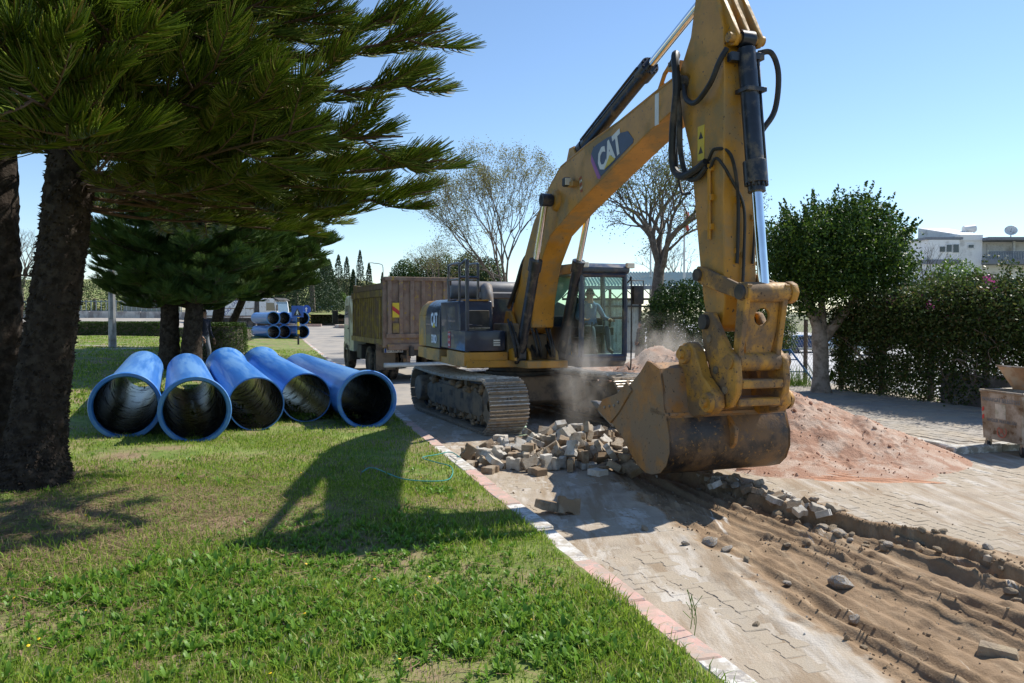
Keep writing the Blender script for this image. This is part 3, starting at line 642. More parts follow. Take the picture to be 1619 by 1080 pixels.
# lettering on the side of the hood and counterweight
UX, UY, UZ = TU @ Vector((1, 0, 0)), TU @ Vector((0, 1, 0)), Vector((0, 0, 1))
ut = lambda p: TU @ Vector(p)
text_on('CAT', .40, m_lett, hood, ut((-1.40, -1.505, 2.02)), UX, UZ, sx=.75, bold=.014)
dec = UB().prism([(-1.52, 1.86), (-1.28, 1.86), (-1.40, 1.98)], -1.5125, -1.509, 'y'); dec.build('logo_triangle', m_yellett, hood, smooth=0)
text_on('330D', .25, m_lett, hood, ut((-1.42, -1.505, 1.60)), UX, UZ, sx=.85, bold=.008)
text_on('L', .16, m_grey, hood, ut((-1.08, -1.503, 1.58)), UX, UZ)
stk = UB().box((-.22 + .1, -1.503, 1.63), (.17, .008, .33)).build('sticker', m_red, tb)
for i, t in enumerate(('3 AXIS', 'KGI', '2008')): text_on(t, .07, m_lett, tb, ut((-.12, -1.509, 1.74 - .11 * i)), UX, UZ)
# ---- boom
def outl(low, top): return low + top[::-1]
low = [(1.28, 1.9), (1.36, 2.35), (1.62, 3.02), (2.18, 3.57), (3.21, 3.93), (4.68, 4.36), (5.83, 4.68), (6.38, 4.80), (6.69, 4.90), (6.80, 5.02)]
top = [(.10, 2.0), (.14, 2.25), (.37, 2.62), (.76, 3.12), (1.36, 3.87), (1.82, 4.21), (2.22, 4.49), (2.66, 4.72), (3.84, 4.90), (4.88, 5.0), (5.91, 5.15), (6.53, 5.22), (6.74, 5.22), (6.84, 5.14)]
foot = [(.18, 1.82), (.5, 1.74), (.9, 1.78)]
bw = .225
# boom as side plates proud of the top and bottom plates
plate = [(.10, 2.0)] + foot + low + [(6.84, 5.14), (6.74, 5.22), (6.53, 5.22), (5.91, 5.15), (4.88, 5.0), (3.84, 4.90), (2.66, 4.72), (2.22, 4.49), (1.82, 4.21), (1.36, 3.87), (.76, 3.12), (.37, 2.62), (.14, 2.25)]
bo = UB(); bo.prism(plate, -bw, bw, 'y'); boom = bo.build('boom', m_yel, exc, .012, smooth=30)
e = UB()
for sgn in (-1, 1):
    for i in range(len(top) - 4):
        a, b_ = Vector((top[i + 2][0], 0, top[i + 2][1])), Vector((top[i + 3][0], 0, top[i + 3][1])) if i + 3 < len(top) else None
        d = (b_ - a); nrm = Vector((-d.z, 0, d.x)).normalized() * .018
        e.tube([a + nrm + Vector((0, sgn * (bw - .02), 0)), b_ + nrm + Vector((0, sgn * (bw - .02), 0))], .02, 6)
e.build('edge_weld', m_yel, boom)
e = UB(); e.tube(crom([(1.0, -.05, 3.45), (1.4, -.05, 4.0), (2.2, -.05, 4.6), (2.7, -.05, 4.83), (3.9, -.05, 5.02), (5.0, -.05, 5.12), (5.9, -.05, 5.3)], 5), .022, 8); e.tube(crom([(1.0, .06, 3.45), (1.4, .06, 4.0), (2.2, .06, 4.6), (2.7, .06, 4.83), (3.9, .06, 5.02), (5.0, .06, 5.12), (5.9, .06, 5.3)], 5), .022, 8)
for q in ((1.7, 4.2), (2.7, 4.77), (3.9, 4.96), (5.0, 5.07)): e.box((q[0], 0, q[1]), (.1, .26, .09))
e.build('boom_pipe', m_yel, boom)
MB_ = UB(); MB_.cyl((2.50, -.52, 4.17), (2.50, .52, 4.17), .085, n=20); MB_.build('cylinder_pin', m_dark, boom)
for sgn in (-1, 1): UB().lathe([(.09, 0), (.2, 0), (.17, .06), (.13, .08), (.09, .08)], (2.50, sgn * bw, 4.17), (0, sgn, 0), 20).build('pin_boss', m_yel, boom)
UB().cyl((6.70, -.3, 5.08), (6.70, .3, 5.08), .09, n=20).build('stick_pin', m_dark, boom)
UB().box((6.01, -bw - .004, 4.92), (.10, .008, .42)).build('white_band', m_white, boom, rot=None)
g = UB(); g.box((3.2, -.34, 4.38), (.13, .12, .15)); wl = g.build('work_light', m_black, boom, .02); UB().box((3.27, -.345, 4.38), (.02, .10, .12)).build('lens', m_lamp, wl, .005); UB().box((3.32, -.27, 4.33), (.22, .1, .08)).build('bracket', m_yel, wl)
# decal: navy badge with lettering, set 2 mm proud of the side plate
badge = [(3.94, 4.72), (4.02, 4.80), (4.15, 4.825), (4.5, 4.855), (4.8, 4.85), (5.18, 4.81), (5.35, 4.66), (5.34, 4.61), (4.29, 4.30)]
UB().prism(badge, -bw - .005, -bw - .001, 'y').build('decal_badge', m_navy, boom, smooth=0)
UB().prism([(3.93, 4.60), (3.94, 4.71), (4.285, 4.295), (4.25, 4.27), (4.17, 4.29)], -bw - .0045, -bw - .0012, 'y').build('decal_edge', m_mag, boom, smooth=0)
xd = ut((1.0, 0, .235)) - ut((0, 0, 0)); 
text_on('CAT', .47, m_lett, boom, ut((4.58, -bw - .007, 4.61)), ut((1.0, 0, .27)) - ut((0, 0, 0)), UZ, sx=.85, bold=.02)
UB().prism([(4.42, 4.385), (4.79, 4.48), (4.61, 4.575)], -bw - .012, -bw - .009, 'y').build('logo_triangle', m_yellett, boom, smooth=0)
for k in range(5): 
    text_on(('ATA', 'TUR', 'KEY', 'HAF', 'TAS')[k], .055, (m_red, m_lett)[k % 2], boom, ut((3.52 + .012 * k, -bw - .004, 4.40 - .055 * k)), xd, UZ)
# ---- boom cylinders
for sgn in (-1, 1):
    y = sgn * .43
    p0, p1, pe = Vector((1.16, y, 1.30)), Vector((1.93, y, 3.17)), Vector((2.50, y, 4.17)); p1 = p0 + (pe - p0).normalized() * 2.02
    c = UB(); c.cyl(p0, p1, .10, n=20); d = (pe - p0).normalized(); c.cyl(p1 - d * .2, p1 + d * .02, .125, n=20); c.cyl((1.16, y - .09, 1.30), (1.16, y + .09, 1.30), .12, n=16); c.box(p0 + d * .12, (.2, .16, .2))
    cyl = c.build('boom_cylinder', m_cylblk, exc, .004); r_ = UB(); r_.cyl(p1, pe - d * .05, .055, n=16); r_.build('rod', m_chrome, cyl); UB().cyl((2.5, y - .09, 4.17), (2.5, y + .09, 4.17), .115, n=20).build('rod_eye', m_cylblk, cyl)
br = UB()
for y in (-.58, -.28, .28, .58): br.prism([(.85, 1.26), (1.36, 1.26), (1.3, 1.42), (1.16, 1.5), (1.0, 1.46)], y - .03, y + .03, 'y')
for y in (-.30, .30): br.prism([(-.35, 1.26), (.95, 1.26), (.6, 1.9), (.3, 2.22), (.05, 2.22), (-.2, 1.8)], y - .035, y + .035, 'y')
br.build('boom_bracket', m_yel, exc, .008)
UB().box((.55, -.5, 1.62), (.9, .25, .7)).box((.3, .0, 1.5), (1.2, .5, .5)).build('swivel_housing', m_frame, exc, .02)
hz = UB()
for (y, s_) in ((-.62, 0), (-.56, .05), (-.18, .02), (-.1, .06), (.18, 0), (.12, .04)):
    hz.tube(crom([(1.0, y, 2.05 - s_), (1.25, y - .03, 1.85), (1.42, y, 1.48 + s_), (1.3, y + .05, 1.33), (1.05, y + .1, 1.42), (.8, y + .1, 1.6)], 5), .024, 7)
for y in (-.62, -.56, -.18): hz.tube([(1.28, y - .01, 1.8), (1.4, y, 1.55)], .03, 7)
hz.build('base_hose', m_black, exc)
hz = UB()
hz.tube(crom([(1.02, -.12, 3.42), (.75, -.2, 3.2), (.55, -.26, 2.8), (.3, -.3, 2.45), (.0, -.25, 2.3)], 6), .045, 9); hz.tube(crom([(1.02, -.02, 3.42), (.7, -.1, 3.22), (.5, -.16, 2.8), (.25, -.2, 2.4)], 6), .045, 9)
hz.build('boom_hose', m_black, exc)
# ---- stick (arm)
st = [(6.98, 6.30), (7.16, 6.34), (7.40, 5.86), (7.52, 5.50), (7.555, 4.9), (7.555, 3.3), (7.60, 2.30), (7.55, 2.02), (7.44, 1.94), (7.28, 1.98), (7.16, 2.30), (7.07, 2.76), (6.94, 3.55), (6.84, 4.15), (6.62, 4.72), (6.52, 5.0), (6.56, 5.25), (6.68, 5.42), (6.82, 5.62)]
sw = .225
s = UB(); s.prism(st, -sw, sw, 'y'); stick = s.build('stick', m_yel, exc, .012, smooth=30)
e = UB()
for y in (-.17, -.02, .14): e.prism([(7.10, 6.10), (7.34, 6.02), (7.58, 5.62), (7.72, 5.36), (7.66, 5.26), (7.54, 5.28), (7.45, 5.5)], y, y + .06, 'y')
e.build('cylinder_ear', m_yel, stick, .008)
UB().cyl((7.64, -.24, 5.35), (7.64, .24, 5.35), .06, n=16).build('ear_pin', m_yelworn, stick)
UB().cyl((7.08, -.19, 6.24), (7.08, .19, 6.24), .1, n=16).build('horn_pin', m_dark, stick)
e = UB()
e.tube([(7.30, -sw - .03, 3.95), (7.32, -sw - .03, 3.05)], .025, 8)
for z in (3.9, 3.55, 3.2): e.box((7.31, -sw - .02, z), (.12, .05, .07))
e.build('stick_pipe', m_yel, stick)
for (y, z) in ((-.03, 3.5), (.03, 3.45), (.19, 3.3), (-.05, 2.9), (.04, 2.85)): UB().box((7.57, y, z), (.05, .07, .06)).build('hose_clip', m_yel, stick)
UB().box((7.08, -sw - .003, 4.25), (.14, .006, .42)).build('warning_label', m_yellett, stick)
for dz_ in (-.1, .08): UB().prism([(7.03, 4.22 + dz_), (7.13, 4.22 + dz_), (7.08, 4.31 + dz_)], -sw - .008, -sw - .0065, 'y').build('warning_symbol', m_dark, stick, smooth=0)
# stick cylinder on top of the boom
p0, pe = Vector((2.95, 0, 4.92)), Vector((7.08, 0, 6.24)); d = (pe - p0).normalized()
p1 = p0 + d * 2.55
c = UB(); c.cyl(p0, p1, .115, n=22); c.cyl(p1 - d * .22, p1 + d * .03, .14, n=22); c.cyl(p0 + d * .1, p0 + d * .3, .13, n=22); c.cyl(p0 + Vector((0, -.1, 0)), p0 + Vector((0, .1, 0)), .13); c.tube([p0 + d * .4 + Vector((0, -.14, .03)), p1 - d * .1 + Vector((0, -.14, .03))], .02, 7)
for i in range(10):
    t = 2 * math.pi * i / 10; q = d.orthogonal().normalized(); w_ = d.cross(q); c.cyl(p1 + d * .02 + (q * math.cos(t) + w_ * math.sin(t)) * .115, p1 + d * .05 + (q * math.cos(t) + w_ * math.sin(t)) * .115, .016, n=6)
sc_ = c.build('stick_cylinder', m_cylblk, exc, .003); UB().cyl(p1, pe, .06, n=18).build('rod', m_chrome, sc_)
e = UB()
for y in (-.13, .13): e.prism([(2.7, 4.7), (3.2, 4.78), (3.05, 5.02), (2.88, 5.02)], y - .025, y + .025, 'y')
e.build('cylinder_bracket', m_yel, boom, .006)
e = UB(); e.tube([(5.72, -.08, 5.12), (5.95, -.08, 5.42), (6.15, -.1, 5.5)], .03, 7); e.tube([(5.9, .08, 5.15), (6.1, .08, 5.4)], .03, 7); e.box((6.25, -.06, 5.44), (.16, .2, .12)); e.build('pipe_bracket', m_yel, boom)
# bucket cylinder on the front of the stick
p0, pe = Vector((7.70, 0, 5.33)), Vector((8.03, 0, 2.42)); p0 = Vector((7.64, 0.0, 5.35)); d = (pe - p0).normalized(); p1 = p0 + d * 1.72
c = UB(); c.cyl(p0 + d * .12, p1, .105, n=22); c.cyl(p1 - d * .26, p1, .135, n=22); c.cyl(p0 + Vector((0, -.09, 0)), p0 + Vector((0, .09, 0)), .1); c.cyl(p1, p1 + d * .1, .10, n=22)
for i in range(14):
    t = 2 * math.pi * i / 14; c.cyl(p1 + Vector((math.cos(t) * .12, math.sin(t) * .12, 0)) - d * .01, p1 + Vector((math.cos(t) * .12, math.sin(t) * .12, 0)) + d * .03, .015, n=6)
c.box(p0 + d * .22 + Vector((-.04, -.14, 0)), (.1, .14, .1)); c.box(p0 + d * .2 + Vector((0, .15, 0)), (.1, .12, .08)); c.tube([p0 + d * .2 + Vector((.02, .14, 0)), p0 + d * .8 + Vector((.03, .125, 0)), p1 - d * .2 + Vector((.03, .125, 0))], .018, 7)
c.box(p0 + d * .62 + Vector((0, .02, 0)), (.24, .27, .05))
bc = c.build('bucket_cylinder', m_cylblk, exc, .003); UB().cyl(p1, pe, .062, n=20).build('rod', m_chrome, bc)
# hoses round the stick joint
hz = UB(); Y0 = -sw
hz.tube(crom([(6.2, -.12, 5.46), (6.45, -.2, 5.5), (6.62, Y0 - .10, 5.42), (6.70, Y0 - .12, 5.0), (6.62, Y0 - .12, 4.5), (6.60, Y0 - .1, 4.05), (6.82, Y0 - .1, 3.88), (7.12, Y0 - .08, 3.92), (7.28, Y0 - .06, 3.98)], 7), .05, 10)
hz.tube(crom([(6.2, -.02, 5.44), (6.4, -.16, 5.46), (6.58, Y0 - .08, 5.2), (6.72, Y0 - .09, 4.7), (6.74, Y0 - .08, 4.2), (6.9, Y0 - .08, 3.86), (7.1, Y0 - .06, 3.82), (7.3, Y0 - .06, 3.92)], 7), .034, 8)
hz.tube(crom([(6.4, -.2, 5.42), (6.62, Y0 - .06, 5.0), (6.6, Y0 - .06, 4.3), (6.74, Y0 - .07, 3.72), (6.92, Y0 - .05, 3.66)], 6), .018, 7)
hz.tube(crom([(6.75, Y0 - .05, 5.05), (6.9, Y0 - .1, 4.82), (7.15, Y0 - .12, 4.72), (7.4, Y0 - .09, 4.88), (7.52, Y0 - .05, 5.1), (7.56, -.2, 5.25)], 7), .032, 8)
hz.build('stick_hose', m_black, exc)
hz = UB()
hz.tube(crom([(7.3, Y0 - .04, 4.0), (7.45, Y0 - .05, 4.1), (7.58, -.15, 4.02), (7.6, -.06, 3.6), (7.6, -.05, 3.0), (7.6, -.06, 2.75)], 6), .021, 7)
hz.tube(crom([(7.34, Y0 - .04, 3.9), (7.5, Y0 - .05, 3.98), (7.59, -.12, 3.7), (7.6, .03, 3.4), (7.61, .03, 2.9), (7.63, .0, 2.45), (7.66, -.03, 2.1)], 6), .018, 7)
hz.tube(crom([(7.60, .2, 3.4), (7.6, .18, 3.1), (7.6, .16, 2.75)], 5), .017, 7)
hz.tube(crom([(7.66, .16, 5.2), (7.72, .3, 5.2), (7.75, .38, 4.95), (7.72, .36, 4.55), (7.7, .2, 4.3)], 6), .034, 8)
hz.build('bucket_hose', m_black, exc)
# ---- bucket linkage
e = UB()
for y in (-.30, .24):
    e.prism([(7.06, 2.65), (7.12, 2.74), (7.24, 2.72), (8.0, 2.48), (8.08, 2.40), (8.0, 2.31), (7.24, 2.50), (7.10, 2.56)], y, y + .06, 'y')
lk = e.build('idler_link', m_yelworn, exc, .012)
UB().cyl((7.16, -.34, 2.63), (7.16, .34, 2.63), .075, n=20).build('link_pin', m_dark, lk)
UB().cyl((8.02, -.30, 2.40), (8.02, .36, 2.40), .10, n=24).build('crosshead_pin', m_yelworn, lk, .01)
UB().cyl((8.02, -.335, 2.40), (8.02, -.30, 2.40), .085, n=20).build('pin_cap', m_dark, lk); UB().cyl((8.02, .31, 2.40), (8.02, .40, 2.40), .13, n=8).build('pin_collar', m_yelworn, lk, .01)
e = UB()                                                      # H link with a round hole
q = [(8.0, 2.42), (7.68, 1.62)]
dv = Vector((7.90 - 8.02, 0, 1.60 - 2.40)).normalized(); pr = Vector((dv.z, 0, -dv.x))
def hl(u, v, w): return Vector((8.02, 0, 2.40)) + dv * u + Vector((0, v, 0)) + pr * w
for y0_, y1_ in ((-.29, -.22), (.22, .29)):
    vs = [hl(u, y, w) for y in (y0_, y1_) for u, w in ((-.1, -.09), (.2, -.075), (.65, -.06), (.88, -.09), (.88, .09), (.65, .06), (.2, .075), (-.1, .09))]
    e.add(vs, [tuple(range(8)), tuple(range(8, 16))[::-1]] + [(i, (i + 1) % 8, 8 + (i + 1) % 8, 8 + i) for i in range(8)])
n = 20; cu0, rr = .28, .10
ring0 = [(cu0 + rr * math.cos(2 * math.pi * i / n), rr * 1.0 * math.sin(2 * math.pi * i / n)) for i in range(n)]
def sqr(i):
    t = 2 * math.pi * i / n; c_, s_ = math.cos(t), math.sin(t); k = 1 / max(abs(c_), abs(s_)); u = cu0 + c_ * k * .22; return (.76 if c_ > .7 else u, s_ * k * .22)
ring1 = [sqr(i) for i in range(n)]
vs = [hl(u, v, w) for w in (-.02, .02) for rg in (ring0, ring1) for u, v in rg]
fs = []
for i in range(n):
    j = (i + 1) % n
    fs += [(i, j, n + j, n + i), (2 * n + i, 3 * n + i, 3 * n + j, 2 * n + j), (i, 2 * n + i, 2 * n + j, j), (n + i, n + j, 3 * n + j, 3 * n + i)]
e.add(vs, fs); e.cyl(hl(.80, -.28, 0), hl(.80, .28, 0), .11, n=22); e.cyl(hl(0, -.28, 0), hl(0, .28, 0), .115, n=22)
e.build('power_link', m_yelworn, exc, .008)
UB().cyl(hl(.80, -.39, 0), hl(.80, .42, 0), .085, n=20).build('link_pin', m_yelworn, lk)
# ---- quick coupler
e = UB()
for y in (-.37, .28):
    e.prism([(7.31, 2.08), (7.38, 2.18), (7.54, 2.17), (7.68, 1.98), (7.86, 1.76), (8.02, 1.64), (8.05, 1.40), (8.03, 1.25), (7.92, 1.10), (7.76, 1.05), (7.64, 1.18), (7.50, 1.50), (7.36, 1.82)], y, y + .09, 'y')
cp = e.build('quick_coupler', m_yelworn, exc, .015)
UB().cyl((7.43, -.42, 2.06), (7.43, .42, 2.06), .09, n=20).build('stick_tip_pin', m_dark, cp)
UB().box((7.94, 0, 1.36), (.2, .56, .1)).build('coupler_crossbar', m_yelworn, cp, .015); UB().box((7.86, 0, 1.15), (.26, .56, .09)).build('coupler_crossbar', m_yelworn, cp, .015)
for (a, b_) in ((7.52, 1.86), (7.84, 1.28), (7.66, 1.50)): UB().cyl((a, -.39, b_), (a, -.365, b_), .045, n=14).build('coupler_bolt', m_frame, cp)
# ---- bucket
def bk_profile(off=0.0):
    pts = [(7.02, 1.56), (7.20, 1.50), (7.27, 1.30), (7.31, 1.05), (7.37, .92), (7.44, .72), (7.45, .52), (7.38, .36), (7.25, .25), (7.05, .19), (6.87, .18), (6.68, .24), (6.54, .32), (6.28, .52), (5.91, .70), (5.55, .82)]
    return pts
out2 = bk_profile(); th = .035; n = len(out2)
inn = []
for i, (a, b_) in enumerate(out2):
    p_, q_ = out2[max(i - 1, 0)], out2[min(i + 1, n - 1)]; d = Vector((q_[0] - p_[0], q_[1] - p_[1])).normalized(); inn.append((a + d.y * th, b_ - d.x * th))
bwid = .86
m_bk = bpy.data.materials.new('bucket_steel'); m_bk = mat('bucket_steel', (.36, .16, .035), .5, var=.25, scale=3, dirt=(.25, .175, .11), damt=.5, dscale=2.2, chips=(.07, .05, .035), camt=.16, cscale=20, bump=.25, bscale=20)
m_bkd = mat('bucket_worn_shell', (.030, .026, .026), .36, .25, var=.4, scale=3, dirt=(.19, .115, .06), damt=.42, dscale=1.6, chips=(.24, .13, .04), camt=.25, cscale=16, bump=.3, bscale=30)
m_bkl = mat('bucket_dusty_heel', (.25, .17, .105), .7, var=.25, scale=5, dirt=(.06, .045, .04), damt=.4, dscale=3, bump=.3, bscale=25)
b = UB(); V = [(a, s * bwid, z) for s in (-1, 1) for a, z in out2] + [(a, s * (bwid - .0), z) for s in (-1, 1) for a, z in inn]
b.v = [Vector(v) for v in V]
for i in range(n - 1):
    zc = (out2[i][1] + out2[i + 1][1]) / 2; mi_ = 0 if out2[i][1] > 1.03 and out2[i + 1][1] > .9 else (1 if i < 9 else 2)
    b.f += [(i, i + 1, n + i + 1, n + i), (2 * n + i, 3 * n + i, 3 * n + i + 1, 2 * n + i + 1)]; b.m += [mi_, 2]
b.f += [(0, n, 3 * n, 2 * n), (n - 1, 3 * n - 1, 4 * n - 1, 2 * n - 1)]; b.m += [0, 2]
bucket = b.build('bucket', [m_bk, m_bkd, m_bkl], exc, 0, smooth=40, fixn=True)
# side plates with a straight cutting edge from lip to top
side_poly = out2 + [(5.72, .93), (6.15, 1.05), (6.72, 1.42), (6.9, 1.58)]
for sg in (-1, 1):
    s = UB(); s.prism(side_poly, sg * (bwid - .02) - .022, sg * (bwid - .02) + .022, 'y'); sp_ = s.build('bucket_side', m_bk, bucket, .008)
    UB().prism([(5.55, .82), (5.72, .98), (6.15, 1.1), (6.42, 1.28), (6.55, 1.18), (6.2, .86), (5.95, .68)], sg * (bwid + .012) - .016, sg * (bwid + .012) + .016, 'y').build('side_cutter', m_bk, bucket, .006)
    for (a, b_) in ((5.8, .88), (5.95, .91), (6.08, .93), (6.2, .99)): UB().lathe([(.0, .014), (.018, .012), (.022, 0)], (a, sg * (bwid + .03), b_), (0, sg, 0), 8).build('cutter_bolt', m_steel, bucket)
UB().prism([(7.00, 1.02), (7.36, .98), (7.36, .94), (7.00, .94)], -bwid - .002, bwid + .002, 'y').build('back_seam', m_bk, bucket, .006)
UB().prism([(7.36, .93), (7.55, .78), (7.52, .6), (7.42, .5)], -.02, .03, 'y').build('wear_rib', m_bk, bucket, .006)
for y in (-.53, .39):
    e = UB(); e.prism([(7.08, 1.50), (7.09, 1.70), (7.18, 1.80), (7.32, 1.82), (7.44, 1.74), (7.60, 1.43), (7.86, 1.24), (7.88, 1.10), (7.76, 1.00), (7.42, .93), (7.25, 1.0)], y, y + .14, 'y')
    e.build('bucket_ear', m_yelworn, bucket, .015)
    sg = -1 if y < 0 else 1; ye = y if y < 0 else y + .14
    for (a, b_) in ((7.25, 1.67), (7.75, 1.14)): UB().lathe([(0, .10), (.055, .10), (.06, .05), (.11, .05), (.125, .0)], (a, ye, b_), (0, sg, 0), 10).build('pin_boss', m_yelworn, bucket)
UB().cyl((7.25, -.5, 1.67), (7.25, .5, 1.67), .06).build('bucket_pin', m_steel, bucket); UB().cyl((7.75, -.5, 1.14), (7.75, .5, 1.14), .06).build('bucket_pin', m_steel, bucket)
UB().prism([(5.5, .79), (6.0, .62), (6.02, .67), (5.54, .85)], -bwid, bwid, 'y').build('bucket_lip', m_steel, bucket, .006)
for i in range(5):
    y = -.76 + i * .38
    e = UB(); v0 = [(5.62, y - .07, .84), (5.62, y + .07, .84), (5.66, y + .07, .72), (5.66, y - .07, .72)]; v1 = [(5.38, y - .055, .91), (5.38, y + .055, .91), (5.38, y + .055, .82), (5.38, y - .055, .82)]; v2 = [(5.17, y - .05, .905), (5.17, y + .05, .905), (5.16, y + .05, .885), (5.16, y - .05, .885)]
    e.add(v0 + v1 + v2, [(3, 2, 1, 0), (8, 9, 10, 11)] + [(r_ * 4 + i_, r_ * 4 + (i_ + 1) % 4, r_ * 4 + 4 + (i_ + 1) % 4, r_ * 4 + 4 + i_) for r_ in (0, 1) for i_ in range(4)])
    e.build('bucket_tooth', m_steel, bucket, .008)
# ---- cab
CX0, CX1, CY0, CY1, CZ0, CZ1 = .02, 1.98, .47, 1.46, 1.14, 3.06
c = UB(); c.prism([(CX0, CZ0), (1.86, CZ0), (CX1, CZ0 + .12), (CX1, CZ0 + .22), (CX0, CZ0 + .22)], CY0, CY1, 'y'); cab = c.build('cab', m_blue, exc, .03, segs=2)
e = UB(); pt_ = .055
for (x0, x1, y) in ((1.95, 1.97, CY0 + .04), (1.95, 1.97, CY1 - .04), (.06, .06, CY0 + .04), (.06, .06, CY1 - .04), (1.02, 1.02, CY1 - .04)): e.tube([(x0, y, CZ0 + .2), (x1, y, CZ0 + 1.2), (x1 - .03, y, CZ1 - .02)], pt_, 8)
e.tube([(1.95, CY1 - .04, 2.08), (1.02, CY1 - .04, 2.08)], .03, 6); e.tube([(1.96, CY0 + .04, 2.9), (1.96, CY1 - .04, 2.9)], .05, 8); e.tube([(1.95, CY0 + .04, 1.35), (1.95, CY1 - .04, 1.35)], .045, 8); e.box((.06, (CY0 + CY1) / 2, 1.7), (.06, .95, .8))
e.box((.55, CY1 - .03, 1.7), (1.0, .05, .75)); e.box((.75, CY0 + .03, 1.6), (1.4, .05, .6))
e.build('cab_pillars', m_blue, cab)
r_ = UB(); r_.prism([(-.02, CZ1 - .12), (1.98, CZ1 - .14), (2.06, CZ1 - .10), (2.06, CZ1 - .02), (1.9, CZ1 + .06), (.0, CZ1 + .08)], CY0 - .02, CY1 + .02, 'y'); r_.build('cab_roof', m_blue, cab, .03, segs=2)
for y in (CY0 + .06, CY1 + .03): UB().box((2.04, y, CZ1 + .02), (.1, .16, .1)).build('roof_lamp', m_lamp, cab, .012)
gl = UB(); gl.box((1.965, (CY0 + CY1) / 2, 2.1), (.008, CY1 - CY0 - .15, 1.5)); gl.build('windscreen', m_green_glass, cab)
gl = UB(); gl.box((1.48, CY1 - .035, 2.5), (.86, .008, .8)).build('door_pane', m_green_glass, cab); UB().box((1.48, CY1 - .035, 1.7), (.86, .008, .68)).build('door_pane', m_green_glass, cab); UB().box((.54, CY1 - .035, 2.5), (.86, .008, .8)).build('side_pane', m_green_glass, cab)
UB().box((1.0, CY0 + .04, 2.42), (1.7, .008, .95)).build('side_pane', m_green_glass, cab); UB().box((.06, (CY0 + CY1) / 2, 2.5), (.008, .85, .75)).build('rear_pane', m_green_glass, cab)
UB().prism([(CY0 + .05, 2.96), (CY0 + .7, 2.96), (CY0 + .6, 2.72), (CY0 + .42, 2.5), (CY0 + .2, 2.3), (CY0 + .05, 2.25)], .12, .135, 'x').build('sun_cloth', mat('pale_green_cloth', (.42, .62, .52), .9), cab)
s = UB(); s.box((1.07, 1.06, 1.62), (.5, .5, .14)); s.box((.80, 1.06, 1.98), (.12, .5, .75), (0, -.12, 0)); s.box((.72, 1.06, 2.42), (.09, .26, .16)); s.box((1.05, 1.06, 1.42), (.35, .35, .28)); seat = s.build('operator_seat', m_black, cab, .05, segs=2)
for y in (.74, 1.37): UB().box((1.2, y, 1.82), (.55, .14, .16)).tube([(1.42, y, 1.88), (1.45, y, 2.02)], .018, 6).lathe([(0, .0), (.03, .01), (.035, .05), (.02, .09), (0, .1)], (1.45, y, 1.98), (0, 0, 1), 8).build('control_console', m_black, cab, .02)
UB().tube([(1.6, .85, 1.4), (1.72, .85, 2.0)], .015, 6).tube([(1.6, 1.1, 1.4), (1.72, 1.1, 2.0)], .015, 6).build('travel_lever', m_black, cab)
mr = UB(); mr.tube(crom([(1.95, CY1 + .02, 2.75), (1.98, CY1 + .06, 2.8), (2.0, CY1 + .08, 2.75), (2.0, CY1 + .08, 1.2), (1.97, CY1 + .02, 1.15)], 4), .016, 6); mr.tube([(2.0, CY1 + .08, 2.8), (2.0, CY1 + .34, 2.8), (2.0, CY1 + .34, 2.5)], .012, 6); mr.build('grab_rail', m_black, cab)
UB().box((2.0, CY1 + .22, 2.52), (.12, .22, .36)).build('wing_mirror', m_black, cab, .04, segs=2)
